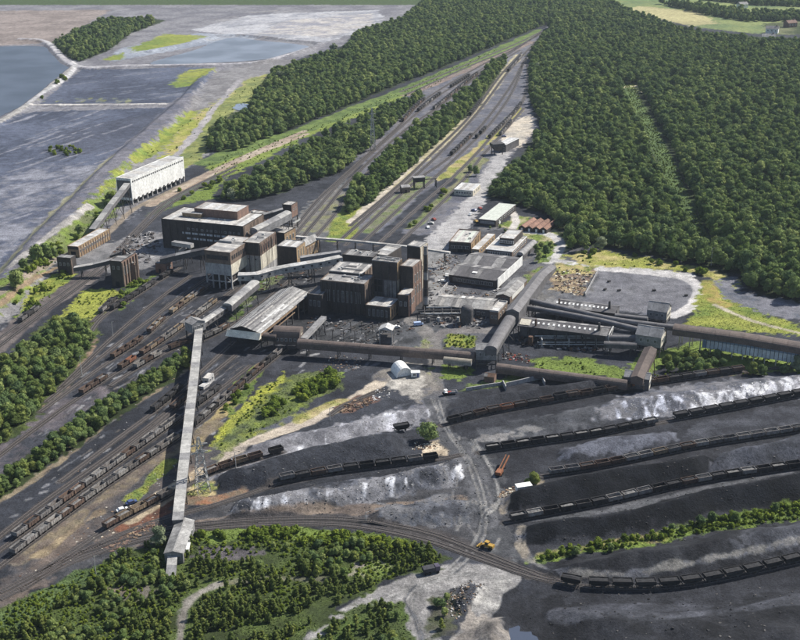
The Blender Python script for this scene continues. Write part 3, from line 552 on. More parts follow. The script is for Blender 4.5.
# ------------------------------------------------------------------ railway tracks
TRACKS = {   # survey lines read off the photograph
 'g1': [(-30, 573), (14, 540), (100, 477), (178, 421), (218, 391), (250, 366)],
 'g2': [(-30, 590), (12, 557), (100, 491.5), (182, 436), (222, 403), (257, 373), (286, 349)],
 'f2': [(-30, 560), (40, 505), (120, 448), (176, 405), (208, 378), (236, 355)],
 'e1': [(60, 482), (120, 437), (154, 412), (182, 389), (210, 364), (234, 342)],
 'e2': [(90, 478), (150, 430), (190, 396), (216, 374)],
 'c': [(-30, 478), (40, 425), (81, 396), (133, 362), (170, 337), (213, 305), (236, 288)],
 'd': [(110, 386), (135, 370), (172, 350), (201, 341), (228, 328), (260, 305), (290, 280)],
 'd2': [(150, 356), (172, 344), (196, 332), (222, 318)],
 'a': [(40, 412), (100, 368), (140, 342), (166, 319), (206, 289), (240, 266)],
 'a2': [(46, 402), (110, 350), (150, 320), (190, 290), (225, 266)],
 'a3': [(60, 388), (110, 340), (150, 306), (190, 276)],
 'b': [(88, 336), (103, 317), (130, 300), (158, 282), (180, 268)],
 'b2': [(92, 322), (103, 312), (117, 299)],
 'h': [(40, 573), (104, 531), (150, 506), (190, 484), (225, 469), (283, 452)],
 'h2': [(20, 590), (90, 548), (160, 520), (215, 505), (280, 484), (330, 474), (390, 465), (435, 459)],
 'k1': [(0, 592), (80, 553), (160, 530), (240, 521), (340, 519), (420, 531), (480, 552), (520, 568), (560, 582), (590, 587), (660, 588), (720, 580), (800, 562), (880, 542)],
 'k2': [(0, 599), (80, 559), (160, 536), (240, 526), (340, 525), (420, 539), (480, 559), (530, 576), (566, 583.5)],
 'R1': [(440, 426), (500, 412), (580, 397.5), (650, 385), (740, 372), (800, 366), (880, 358)],
 'R2': [(478, 453), (540, 444), (600, 435), (665, 422), (740, 408), (800, 396.5), (880, 381)],
 'R3': [(540, 477), (600, 468), (700, 447.5), (800, 431.5), (880, 419)],
 'R4': [(504, 523), (600, 505), (700, 483), (800, 467.5), (880, 455)],
 'i': [(270, 486), (330, 474), (390, 466), (435, 460), (460, 455)],
 'w1': [(330, 415), (345, 405), (380, 390)],
 't1': [(-10, 345), (40, 309), (80, 281), (110, 258), (140, 226), (172, 198), (236, 166)],
 't2': [(-10, 353), (40, 315), (84, 283), (114, 260), (146, 226), (178, 199), (236, 170)],
 'u1': [(230, 300), (262, 270), (290, 240), (320, 205), (345, 178), (400, 128), (440, 95), (500, 58), (545, 30)],
 'u2': [(300, 240), (325, 210), (352, 178), (405, 130), (436, 108), (478, 74), (512, 52), (545, 30)],
 'u3': [(296, 226), (318, 200), (345, 175), (395, 130), (426, 99), (480, 66), (520, 46), (548, 28)],
 'u4': [(310, 243), (335, 214), (356, 184), (410, 134), (450, 98), (484, 72), (520, 50)],
 'm1': [(400, 92), (425, 82), (470, 63), (520, 42), (548, 28)],
 'm2': [(405, 95), (430, 84), (470, 66), (520, 45), (548, 30)],
 'v1': [(336, 244), (380, 205), (415, 176), (445, 148), (478, 112), (508, 72), (528, 50), (548, 30)],
 'v2': [(346, 245), (388, 206), (420, 178), (452, 155), (486, 120), (512, 84), (526, 58), (546, 32)],
 'v3': [(360, 245), (400, 208), (432, 180), (462, 152), (490, 124), (512, 92), (524, 62)],
 'v4': [(376, 246), (420, 206), (450, 180), (476, 154), (492, 136), (520, 106), (528, 80), (526, 58)],
 'v5': [(396, 246), (432, 212), (460, 184), (482, 156), (500, 136), (524, 108)],
 'v6': [(350, 226), (400, 184), (436, 150), (470, 116), (500, 76), (522, 52)],
}
LINES = {k: smooth_line(GP(v), 5.0) for k, v in TRACKS.items()}
for k, L in LINES.items():
    farl = L[:, 1].mean() > 700
    c = ((.15, .125, .11), (.10, .088, .082)) if farl else ((.085, .076, .072), (.05, .046, .045))
    stroke(L, 3.4, c[0], c[1], 6, 1.2, .5, .75, ground=True)
# ------------------------------------------------------------------ link the ground sheet
def ground_material():
    m = bpy.data.materials.new('ground_cover'); m.use_nodes = True; nt = m.node_tree; n = nt.nodes; l = nt.links
    b = n['Principled BSDF']; b.inputs['Roughness'].default_value = .95; b.inputs['Specular IOR Level'].default_value = .15
    at = n.new('ShaderNodeAttribute'); at.attribute_name = 'cover'; tc = n.new('ShaderNodeTexCoord')
    def noise(s, det, rough, lo, hi, a0=.3, a1=.7):
        t = n.new('ShaderNodeTexNoise'); t.inputs['Scale'].default_value = s; t.inputs['Detail'].default_value = det; t.inputs['Roughness'].default_value = rough; l.new(tc.outputs['Object'], t.inputs['Vector'])
        r = n.new('ShaderNodeMapRange'); r.inputs[1].default_value = a0; r.inputs[2].default_value = a1; r.inputs[3].default_value = lo; r.inputs[4].default_value = hi; l.new(t.outputs[0], r.inputs[0]); return t, r.outputs[0]
    t1, f1 = noise(.16, 7, .72, .58, 1.46); t2, f2 = noise(1.1, 5, .8, .5, 1.55); t3, f3 = noise(.7, 3, .6, 0, 1, .66, .74)
    mu = n.new('ShaderNodeMath'); mu.operation = 'MULTIPLY'; l.new(f1, mu.inputs[0]); l.new(f2, mu.inputs[1])
    sc = n.new('ShaderNodeVectorMath'); sc.operation = 'SCALE'; l.new(at.outputs['Color'], sc.inputs[0]); l.new(mu.outputs[0], sc.inputs['Scale'])
    # flecks of stone and litter
    mx = n.new('ShaderNodeMix'); mx.data_type = 'RGBA'; k = n.new('ShaderNodeMath'); k.operation = 'MULTIPLY'; k.inputs[1].default_value = .30; l.new(f3, k.inputs[0]); l.new(k.outputs[0], mx.inputs[0])
    s2 = n.new('ShaderNodeVectorMath'); s2.operation = 'MULTIPLY_ADD'; s2.inputs[1].default_value = (1.7, 1.7, 1.7); s2.inputs[2].default_value = (.05, .05, .05); l.new(sc.outputs[0], s2.inputs[0])
    l.new(sc.outputs[0], mx.inputs[6]); l.new(s2.outputs[0], mx.inputs[7]); l.new(mx.outputs[2], b.inputs['Base Color'])
    bp = n.new('ShaderNodeBump'); bp.inputs['Strength'].default_value = .8; bp.inputs['Distance'].default_value = .6; l.new(t2.outputs[0], bp.inputs['Height'])
    b2 = n.new('ShaderNodeBump'); b2.inputs['Strength'].default_value = .4; b2.inputs['Distance'].default_value = 1.6; l.new(t1.outputs[0], b2.inputs['Height']); l.new(bp.outputs[0], b2.inputs['Normal']); l.new(b2.outputs[0], b.inputs['Normal'])
    return m
ny, nx = Yg.shape
me = bpy.data.meshes.new('ground'); me.vertices.add(ny * nx); me.vertices.foreach_set('co', np.stack([X, Y, Z], 1).astype(np.float32).ravel())
ii = np.arange(ny * nx).reshape(ny, nx); q = np.stack([ii[:-1, :-1], ii[:-1, 1:], ii[1:, 1:], ii[1:, :-1]], -1).reshape(-1)
nq = (ny - 1) * (nx - 1); me.loops.add(nq * 4); me.loops.foreach_set('vertex_index', q.astype(np.int32)); me.polygons.add(nq); me.polygons.foreach_set('loop_start', np.arange(0, nq * 4, 4, dtype=np.int32)); me.polygons.foreach_set('use_smooth', np.ones(nq, bool))
me.update(); at = me.attributes.new('cover', 'FLOAT_COLOR', 'POINT'); at.data.foreach_set('color', np.concatenate([C3, np.ones((len(C3), 1))], 1).astype(np.float32).ravel())
me.materials.append(ground_material()); tag(link('ground', me), 'dark coal yard ground with ash, grass and gravel patches', kind='structure')

# coarse grass standing on every grassy patch near enough to show
gm = fine & (C3[:, 1] > .062) & (C3[:, 1] > 1.7 * C3[:, 2]) & (C3[:, 1] > .93 * C3[:, 0]) & (Y < 900) & (np.abs(X) < .42 * Y)
gi_ = np.nonzero(gm)[0]; gr_ = np.random.default_rng(3); gi_ = gi_[gr_.random(len(gi_)) < np.clip(.30 + Y[gi_] / 1800, 0, .8)][:90000]; ng_ = len(gi_)
px_ = X[gi_] + gr_.uniform(-.6, .6, ng_); py_ = Y[gi_] + gr_.uniform(-.6, .6, ng_); pz_ = Z[gi_]; an_ = gr_.uniform(0, 3.14, ng_); hh_ = gr_.uniform(.1, .32, ng_); ww_ = gr_.uniform(.3, .75, ng_)
ca, sa = np.cos(an_) * ww_, np.sin(an_) * ww_; lx, ly = gr_.uniform(-.6, .6, ng_), gr_.uniform(-.6, .6, ng_)
gv = np.stack([np.stack([px_ - ca, py_ - sa, pz_ - .05], 1), np.stack([px_ + ca, py_ + sa, pz_ - .05], 1), np.stack([px_ + lx, py_ + ly, pz_ + hh_], 1)], 1).reshape(-1, 3)
mg = bpy.data.meshes.new('rough_grass'); mg.vertices.add(ng_ * 3); mg.vertices.foreach_set('co', gv.astype(np.float32).ravel()); mg.loops.add(ng_ * 3); mg.loops.foreach_set('vertex_index', np.arange(ng_ * 3, dtype=np.int32)); mg.polygons.add(ng_); mg.polygons.foreach_set('loop_start', np.arange(0, ng_ * 3, 3, dtype=np.int32)); mg.update()
gc = np.repeat(C3[gi_] * gr_.uniform(.7, 1.4, (ng_, 1)) * np.array([.95, 1.0, .9]), 3, axis=0); ga = mg.attributes.new('cover', 'FLOAT_COLOR', 'POINT'); ga.data.foreach_set('color', np.concatenate([gc, np.ones((len(gc), 1))], 1).astype(np.float32).ravel())
mm_ = bpy.data.materials.new('grass_blades'); mm_.use_nodes = True; b_ = mm_.node_tree.nodes['Principled BSDF']; b_.inputs['Roughness'].default_value = .8; b_.inputs['Specular IOR Level'].default_value = .1; a_ = mm_.node_tree.nodes.new('ShaderNodeAttribute'); a_.attribute_name = 'cover'; mm_.node_tree.links.new(a_.outputs['Color'], b_.inputs['Base Color'])
mg.materials.append(mm_); tag(link('rough_grass', mg), 'coarse tufted grass over the verges and waste ground', kind='stuff')

def ribbon(mb, L, off0, off1, z0, z1, mi=0):
    T = np.gradient(L, axis=0); T /= np.linalg.norm(T, axis=1)[:, None] + 1e-9; N = np.stack([-T[:, 1], T[:, 0]], 1)
    zz = ground_z(L[:, 0], L[:, 1]); rings = []
    for i in range(len(L)):
        a = L[i] + N[i] * off0; b = L[i] + N[i] * off1
        rings.append([(a[0], a[1], zz[i] + z0), (b[0], b[1], zz[i] + z0), (b[0], b[1], zz[i] + z1), (a[0], a[1], zz[i] + z1)])
    mb.sweep(rings, True, True, mi)
BEDM = M('track_bed', (.055, .051, .05), (.034, .032, .033), .9, .95, 3, .5, rnd=.3); RAILM = M('worn_rail', (.155, .14, .135), (.09, .075, .07), 1, .45, 3, .1, spec=.5)
SLEEP = M('timber_sleeper', (.1, .085, .075), (.06, .05, .045), 1, .95)
for k, L in LINES.items():
    root = link('railway_track', None); tag(root, 'rusty standard gauge track with rails on a dirty bed', kind='structure')
    b = MB(); ribbon(b, L, -1.35, 1.35, -.3, .10); b.build('track_bed', BEDM, root)
    for s in (-.75, .75):
        b = MB(); ribbon(b, L, s - .07, s + .07, .08, .30); b.build('rail', RAILM, root)
    if L[:, 1].mean() < 620:
        b = MB(); D = smooth_line(L, .9)
        T = np.gradient(D, axis=0); T /= np.linalg.norm(T, axis=1)[:, None] + 1e-9; zz = ground_z(D[:, 0], D[:, 1])
        for i in range(0, len(D)):
            t = Vector((*T[i], 0)); nn = Vector((-T[i][1], T[i][0], 0)); c = Vector((D[i][0], D[i][1], zz[i] + .05))
            b.bar(c - nn * 1.3, c + nn * 1.3, .26, h=.2)
        tag(b.build('sleepers', SLEEP, root), None, kind='stuff')

# ------------------------------------------------------------------ water
def water_material(name, c, rough=.08):
    m = bpy.data.materials.new(name); m.use_nodes = True; n = m.node_tree.nodes; l = m.node_tree.links; b = n['Principled BSDF']
    b.inputs['Roughness'].default_value = rough; b.inputs['Specular IOR Level'].default_value = .5
    t = n.new('ShaderNodeTexNoise'); t.inputs['Scale'].default_value = .02; t.inputs['Detail'].default_value = 4; tc = n.new('ShaderNodeTexCoord'); l.new(tc.outputs['Object'], t.inputs[0])
    rp = n.new('ShaderNodeValToRGB'); rp.color_ramp.elements[0].color = (*[v * .75 for v in c], 1); rp.color_ramp.elements[1].color = (*[v * 1.2 for v in c], 1); rp.color_ramp.elements[0].position = .4; rp.color_ramp.elements[1].position = .6; l.new(t.outputs[0], rp.inputs[0]); l.new(rp.outputs[0], b.inputs['Base Color'])
    t2 = n.new('ShaderNodeTexNoise'); t2.inputs['Scale'].default_value = .8; l.new(tc.outputs['Object'], t2.inputs[0]); bp = n.new('ShaderNodeBump'); bp.inputs['Strength'].default_value = .12; bp.inputs['Distance'].default_value = .2; l.new(t2.outputs[0], bp.inputs['Height']); l.new(bp.outputs[0], b.inputs['Normal'])
    return m
def pond(name, label, pts, z, m):
    P = GP(pts); L = smooth_line(P + [P[0]], 6.0)[:-1]; v = [(p[0] + R(-1, 1), p[1] + R(-1, 1), z) for p in L]
    me = bpy.data.meshes.new(name); me.from_pydata(v, [], [tuple(range(len(v)))]); me.materials.append(m); me.update(); tag(link(name, me), label, kind='structure')
pond('lagoon_water', 'dark blue slurry lagoon at the upper left corner', [(-70, 50), (44, 47), (69, 67), (50, 84), (26, 104), (-30, 128), (-90, 140)], .35, water_material('slurry_water', (.055, .063, .085), .35))
pond('lagoon_water', 'pale blue settling lagoon beside the left wood', [(196, 50), (228, 38.5), (262, 41), (308, 46.5), (290, 53), (262, 60), (200, 63.5), (150, 64)], .35, water_material('pale_water', (.15, .165, .2), .35))
pond('pond_water', 'small pond in the grass beside the left wood', [(233, 108), (238, 104), (248, 104), (250, 107), (240, 111)], .2, water_material('pond_water', (.15, .17, .22), .15))
pond('pond_water', 'blue pool below the dark coal bank at the bottom edge', [(501, 640), (504, 634), (509, 631), (513, 628), (519, 629), (525, 633), (533, 634), (538, 639), (541, 648), (528, 656), (510, 655)], .3, water_material('pool_water', (.05, .06, .085), .12))
# ------------------------------------------------------------------ buildings
_meshcache = {}
def boxmesh(name, sx, sy, sz, mats, key=None):
    k = (name, round(sx, 2), round(sy, 2), round(sz, 2), tuple(m.name for m in (mats if isinstance(mats, (list, tuple)) else [mats])))
    if k not in _meshcache: _meshcache[k] = MB().box(-sx / 2, sx / 2, -sy / 2, sy / 2, -sz / 2, sz / 2).mesh(name, mats)
    return _meshcache[k]
def winmesh(w, h, frame=STEELL, glass=GLASS):
    k = ('win', round(w, 2), round(h, 2), frame.name, glass.name)
    if k not in _meshcache:
        b = MB(); t = .12
        b.box(-w / 2, w / 2, -.10, .10, -h / 2, h / 2, 1)
        b.box(-w / 2 - t, w / 2 + t, -.16, .1, -h / 2 - t, -h / 2).box(-w / 2 - t, w / 2 + t, -.16, .1, h / 2, h / 2 + t)
        b.box(-w / 2 - t, -w / 2, -.16, .1, -h / 2, h / 2).box(w / 2, w / 2 + t, -.16, .1, -h / 2, h / 2)
        b.box(-.05, .05, -.14, .1, -h / 2, h / 2)
        _meshcache[k] = b.mesh('window', [frame, glass])
    return _meshcache[k]
class Bld:
    """a building in its own frame: x along the front wall, y away from the viewer, z up"""
    def __init__(s, name, label, cat, A, B, C, h, group=None, z0=0.0):
        a, b, c = U(*A, h), U(*B, h), U(*C, h); u = (b - a).xy; v = (c - b).xy; s.W = u.length; s.D = v.length; s.h = h
        au, av = math.atan2(u.y, u.x), math.atan2(v.y, v.x); err = ((av - au - math.pi / 2 + math.pi) % (2 * math.pi)) - math.pi
        s.rz = au + err / 2; u = Vector((math.cos(s.rz), math.sin(s.rz))); o = b.xy - u * s.W
        s.root = thing(name, label, cat, (o.x, o.y, z0), s.rz, group)
    def part(s, name, m, mb, parent=None): return mb.build(name, m, parent or s.root)
    def wall(s, z0, z1, m, x0=0, x1=None, y0=0, y1=None, name='wall'):
        return s.part(name, m, MB().box(x0, s.W if x1 is None else x1, y0, s.D if y1 is None else y1, z0, z1))
    def flat(s, m, z=None, x0=0, x1=None, y0=0, y1=None, along='x', n=None, par=.55, parm=None, trim=None):
        """flat roof laid in felt strips, behind a low parapet"""
        z = s.h if z is None else z; x1 = s.W if x1 is None else x1; y1 = s.D if y1 is None else y1; g = .18
        L = (x1 - x0) if along == 'x' else (y1 - y0); n = n or max(2, int(L / 3.2)); ms = m if isinstance(m, list) else [m]
        root = s.part('roof', ms[0], MB().box(x0 + g, x1 - g, y0 + g, y1 - g, z + .002, z + .10))
        cuts = [0] + sorted(R(.85, 1.15) for _ in range(n)); w = [R(.6, 1.4) for _ in range(n)]; t = sum(w); p = 0
        for k in range(n):
            q = p + w[k] / t * L; dz = R(.0, .07)
            if along == 'x': b = MB().box(x0 + max(p, g + .02) + .03, x0 + min(q, L - g - .02) - .03, y0 + g + .02, y1 - g - .02, z + .102, z + .16 + dz)
            else: b = MB().box(x0 + g + .02, x1 - g - .02, y0 + max(p, g + .02) + .03, y0 + min(q, L - g - .02) - .03, z + .102, z + .16 + dz)
            b.build('roof_sheet', ms[k % len(ms)] if len(ms) > 1 else ms[0], root); p = q
        if par:
            pm = parm or trim or CONC; e = .05
            b = MB().box(x0 - e, x1 + e, y0 - e, y0 + g, z + .001, z + par).box(x0 - e, x1 + e, y1 - g, y1 + e, z + .001, z + par).box(x0 - e, x0 + g, y0 + g, y1 - g, z + .001, z + par).box(x1 - g, x1 + e, y0 + g, y1 - g, z + .001, z + par)
            b.build('parapet', pm, s.root)
    def gable(s, m, wallm, z, rise, axis='y', over=.4, n=None, x0=0, x1=None, y0=0, y1=None, ridge=.5, skyl=None):
        """pitched roof of separate sheets; the ridge runs along axis"""
        x1 = s.W if x1 is None else x1; y1 = s.D if y1 is None else y1; ms = m if isinstance(m, list) else [m]
        if axis == 'y': T = lambda a, l, zz: (a, l, zz); a0, a1, l0, l1 = x0, x1, y0, y1
        else: T = lambda a, l, zz: (l, a, zz); a0, a1, l0, l1 = y0, y1, x0, x1
        am = a0 + (a1 - a0) * ridge
        s.part('gable_wall', wallm, MB().add([T(a0, l0 + .02, z), T(a1, l0 + .02, z), T(am, l0 + .02, z + rise), T(a0, l1 - .02, z), T(a1, l1 - .02, z), T(am, l1 - .02, z + rise)], [(0, 1, 2), (3, 5, 4), (0, 3, 4, 1), (1, 4, 5, 2), (2, 5, 3, 0)]))
        root = s.part('roof', ms[0], MB().bar(T(am, l0 - over, z + rise + .12), T(am, l1 + over, z + rise + .12), .45, h=.18))
        n = n or max(3, int((l1 - l0) / 3)); Ls = (l1 - l0 + 2 * over) / n
        for side in (0, 1):
            e = a0 if side == 0 else a1; sg = -1 if side == 0 else 1; sl = rise / max(abs(am - e), .01)
            for k in range(n):
                p = l0 - over + k * Ls + .02; q = p + Ls - .04; dz = R(.02, .10)
                eo = e + sg * over; zo = z - over * sl
                lo = [T(eo, p, zo + dz), T(eo, q, zo + dz), T(am + sg * .05, q, z + rise + dz), T(am + sg * .05, p, z + rise + dz)]; hi = [(a, b_, c + .1) for a, b_, c in lo]
                mm = ms[random.randrange(len(ms))]
                MB().hexa(lo, hi).build('roof_sheet', mm, root)
    def windows(s, face, z, w, h, n, p0=None, p1=None, frame=STEELL, glass=GLASS, off=0.0):
        L = s.W if face in 'FB' else s.D; p0 = L * .08 if p0 is None else p0; p1 = L * .92 if p1 is None else p1
        for k in range(n):
            p = p0 + (p1 - p0) * (k + .5) / n; me = winmesh(w, h, frame, glass)
            loc, rz = {'F': ((p, -.02 - off, z), 0), 'R': ((s.W + .02 + off, p, z), math.pi / 2), 'B': ((p, s.D + .02, z), math.pi), 'L': ((-.02 - off, p, z), -math.pi / 2)}[face]
            link('window', me, s.root, loc, rz)
    def door(s, face, p, w, h, m=DARK, z=0):
        L = {'F': ((p, -.03, z + h / 2), 0), 'R': ((s.W + .03, p, z + h / 2), math.pi / 2)}[face]
        link('door', boxmesh('door', w, .16, h, m), s.root, *L)
    def pilasters(s, face, z0, z1, n, m, w=.7, d=.35):
        L = s.W if face in 'FB' else s.D
        for k in range(n):
            p = w / 2 + (L - w) * k / (n - 1)
            if face == 'F': loc, rz = (p, -d / 2, (z0 + z1) / 2), 0
            else: loc, rz = (s.W + d / 2, p, (z0 + z1) / 2), math.pi / 2
            link('pilaster', boxmesh('pilaster', w, d, z1 - z0, m), s.root, loc, rz)
    def legs(s, z1, nx, nyy, m=STEEL, w=.6, x0=.3, x1=None, y0=.3, y1=None, brace=True):
        x1 = s.W - .3 if x1 is None else x1; y1 = s.D - .3 if y1 is None else y1
        for i in range(nx):
            for j in range(nyy):
                x = x0 + (x1 - x0) * i / max(nx - 1, 1); y = y0 + (y1 - y0) * j / max(nyy - 1, 1)
                link('column', boxmesh('column', w, w, z1, m), s.root, (x, y, z1 / 2))
        if brace:
            b = MB()
            for zz in (z1 * .5, z1 * .97):
                for i in range(nx - 1):
                    xa = x0 + (x1 - x0) * i / (nx - 1); xb = x0 + (x1 - x0) * (i + 1) / (nx - 1); b.bar((xa, y0, zz), (xb, y0, zz), w * .7)
                for j in range(nyy - 1):
                    ya = y0 + (y1 - y0) * j / (nyy - 1); yb = y0 + (y1 - y0) * (j + 1) / (nyy - 1); b.bar((x1, ya, zz), (x1, yb, zz), w * .7)
            if nx > 1: b.bar((x0, y0, z1 * .5), (x0 + (x1 - x0) / (nx - 1), y0, z1 * .97), w * .5); b.bar((x1, y0, z1 * .5), (x1 - (x1 - x0) / (nx - 1), y0, z1 * .97), w * .5)
            s.part('bracing', m, b)
    def vents(s, n, z=None, m=STEELL):
        z = (s.h if z is None else z) + .1
        for k in range(n):
            x = R(.15, .85) * s.W; y = R(.15, .85) * s.D
            if k % 2: MB().cyl((x, y, z), (x, y, z + R(.7, 1.4)), .3, .3, 8).build('roof_vent', m, s.root)
            else: MB().box(x - .6, x + .6, y - .5, y + .5, z, z + R(.6, 1.1)).build('roof_hatch', m, s.root)

    def fittings(s, ducts=2, z=None):
        h = s.h if z is None else z
        for f in (.03, .36, .68, .97): link('downpipe', boxmesh('downpipe', .22, .22, h, STEEL), s.root, (s.W * f, -.62, h / 2)); link('downpipe', boxmesh('downpipe', .22, .22, h, STEEL), s.root, (s.W + .55, s.D * f, h / 2))
        for k in range(ducts):
            y = s.D * R(.2, .8); x0_, x1_ = sorted((R(.05, .95) * s.W, R(.05, .95) * s.W)); MB().box(x0_, x1_ + 1, y - .3, y + .3, h + .5, h + 1.05).box(x0_, x0_ + .3, y - .2, y + .2, h, h + .5).box(x1_ + .7, x1_ + 1, y - .2, y + .2, h, h + .5).build('roof_duct', GALG, s.root)
        b = MB(); y = s.D * .5
        for sy in (-.3, .3): b.bar((s.W + .7, y + sy, 0), (s.W + .7, y + sy, h + 1), .12)
        for k in range(int(h / .8)): b.bar((s.W + .7, y - .3, k * .8 + .4), (s.W + .7, y + .3, k * .8 + .4), .08)
        b.build('ladder', STEEL, s.root)

# ---- white bunker on the far left, its conveyor, and the brick sheds beside it
h = HB((132.5, 205), 179.5)
b = Bld('storage_bunker', 'tall white concrete bunker with pale roof beside the far left line', 'bunker', (117.5, 177.5), (130.5, 179.5), (170.5, 156.5), h)
b.wall(3.2, h, WHITE); b.flat([ROOFP, ROOFW], par=.5, parm=WHITE, along='y', n=8)
b.legs(3.2, 2, 12, CONC, .9, .6, b.W - .6, .6, b.D - .6, False)
b.windows('R', h - 2.0, 1.0, .8, 26, 1.0, b.D - 1, STEEL, GLASS)
for k in range(13): link('hopper_chute', boxmesh('hopper_chute', 1.6, .5, 1.2, STEEL), b.root, (b.W + .2, 2 + (b.D - 4) * k / 12, 3.6), math.pi / 2)
b.part('end_panel', GALD, MB().box(.6, b.W - .6, -.12, .0, 5, h - 1.2)); b.part('end_floor', CONC, MB().box(.2, b.W - .2, .2, b.D - .2, 2.9, 3.19))  # dark sheet on the end wall paints in its shade
h = HB((78, 257.5), 247)
b = Bld('brick_shed', 'long low brick shed with pale flat roof below the white bunker', 'shed', (68, 246), (78, 247.2), (104, 229), h)
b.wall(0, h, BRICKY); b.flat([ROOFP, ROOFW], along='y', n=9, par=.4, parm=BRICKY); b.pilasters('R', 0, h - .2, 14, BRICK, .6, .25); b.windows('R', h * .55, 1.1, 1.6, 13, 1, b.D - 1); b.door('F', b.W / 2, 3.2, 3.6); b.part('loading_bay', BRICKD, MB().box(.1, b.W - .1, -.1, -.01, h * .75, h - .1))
h = HB((71.5, 275), 259)
b = Bld('brick_tower', 'small dark brick transfer tower at the left end of the sloping bridge', 'tower', (57.5, 257), (70.5, 258.6), (74.5, 255.6), h)
b.wall(0, h, BRICKD); b.flat([ROOFG], n=3, par=.35, parm=BRICKD); b.windows('F', h * .62, 1, 1.6, 3); b.part('corner_buttress', BRICK, MB().box(b.W - .5, b.W + .35, -.25, .5, 0, h * .9))
h = HB((123, 287), 262)
b = Bld('brick_tower', 'tall buttressed brick tower standing by the yellow grass', 'tower', (110.5, 260.5), (121, 262), (132, 252.5), h)
b.wall(0, h, BRICKD, name='wall'); b.part('side_wall', BRICKR, MB().box(b.W + .01, b.W + .12, 0, b.D, 0, h - .1)); b.flat([ROOFG, ROOFD], along='y', n=5, par=.35, parm=BRICKD); b.pilasters('R', 0, h - .6, 6, BRICK, 1.0, .75); b.windows('R', h * .6, .9, 4.5, 5, off=.1); b.windows('F', h * .75, 1.2, 1.6, 2); b.door('F', b.W * .5, 2.4, 3)  # paler brick on the right side carries painted sunlight, dark front painted shade
h2 = HB((143, 277), 258)
b = Bld('brick_annex', 'lower brick block behind the buttressed brick tower', 'building', (121, 266), (134, 264), (146, 255), 10.5)
b.wall(0, b.h, BRICKR); b.flat([ROOFD, ROOFG], n=4, par=.5, parm=BRICKD); b.pilasters('R', 0, b.h - .5, 5, BRICK, .8, .5); b.windows('R', 6, 1, 3, 4)
# pipes and cyclones on the annex
b.vents(3)
o = b
for k, (x, y, r, hh) in enumerate(((.25, .3, 1.3, 8), (.55, .6, 1.0, 6), (.8, .3, .9, 4.5))):
    t = MB().cyl((o.W * x, o.D * y, o.h), (o.W * x, o.D * y, o.h + hh * .7), r, r, 12).cyl((o.W * x, o.D * y, o.h + hh * .7), (o.W * x, o.D * y, o.h + hh), r, r * .4, 12)
    t.build('dust_cyclone', STEEL if k else M('rust_dark', (.12, .07, .05), (.06, .045, .04), 1, .8), o.root)
MB().bar((o.W * .25, o.D * .3, o.h + 6), (-6, o.D * .2, o.h + 4), 1.1).bar((o.W * .25, o.D * .3, o.h + 8), (o.W * .8, o.D * .3, o.h + 4), .8).build('duct', STEEL, o.root)
b = Bld('brick_kiosk', 'little square brick hut below the sloping dark gallery', 'hut', (156, 263), (165.5, 264.6), (170.5, 260.5), 5.5)
b.wall(0, 5.5, BRICKR); b.flat([ROOFG], n=2, par=.3, parm=BRICK); b.windows('R', 3, .8, 1.2, 2); b.door('F', b.W * .4, 1.4, 2.4)

# ---- big dark washery with the broad pale roof
h = HB((165, 247), 218.9)
b = Bld('washery_building', 'big dark brick washery under a broad pale stepped roof', 'building', (162.5, 218.7), (243, 227), (262.5, 214.5), h)
b.wall(0, h, BRICKD); b.flat([ROOFP, ROOFW, ROOFP], along='x', n=14, par=.5, parm=BRICKD)
b.part('side_wall', BRICK, MB().box(b.W + .01, b.W + .12, .0, b.D, 0, h - .05))  # lighter right wall puts the sunlit side into the brick colour
b.windows('F', h * .60, 1.6, 1.0, 16, b.W * .25, b.W * .85, STEELL, PALEG); b.windows('F', h * .42, 1.6, 1.0, 10, b.W * .3, b.W * .7, STEELL, PALEG); b.windows('F', h * .75, 1.4, 1.0, 12, b.W * .3, b.W * .98); b.pilasters('F', 0, h - .3, 12, BRICKD, .8, .3); b.windows('R', h * .7, 1.2, 2.2, 6)
x0, x1, y0, y1 = b.W * .30, b.W * .83, b.D * .42, b.D * .97
b.part('upper_storey', BRICKR, MB().box(x0, x1, y0, y1, h + .2, h + 5)); b.flat([ROOFP, ROOFW], h + 5, x0, x1, y0, y1, 'x', 8, .4, BRICKR)
b.part('clerestory', BRICKY, MB().box(x0 - 7, x0 + 6, y0 - 3, y0 - .01, h + .2, h + 2.6)); b.part('clerestory_roof', ROOFP, MB().box(x0 - 7.3, x0 + 6.3, y0 - 3.3, y0 + 1, h + 2.61, h + 2.9))
b.part('roof_plant', STEEL, MB().box(x0 + 2, x0 + 6, y1 + .1, y1 + 2.5, h + .2, h + 3).cyl((x0 + 8, y1 + 1.3, h), (x0 + 8, y1 + 1.3, h + 4), .6))
b.vents(5, h)
b.fittings(3)
b = Bld('brick_block', 'red brick block behind the washery roof at its right end', 'building', (241, 217), (253, 219.6), (263, 211.5), 15)
b.wall(0, 15, BRICKR); b.flat([ROOFP, ROOFG], n=4, par=.5, parm=BRICKR); b.windows('R', 11, 1.2, 2.2, 5); b.windows('R', 6, 1.2, 2.2, 5); b.vents(3)
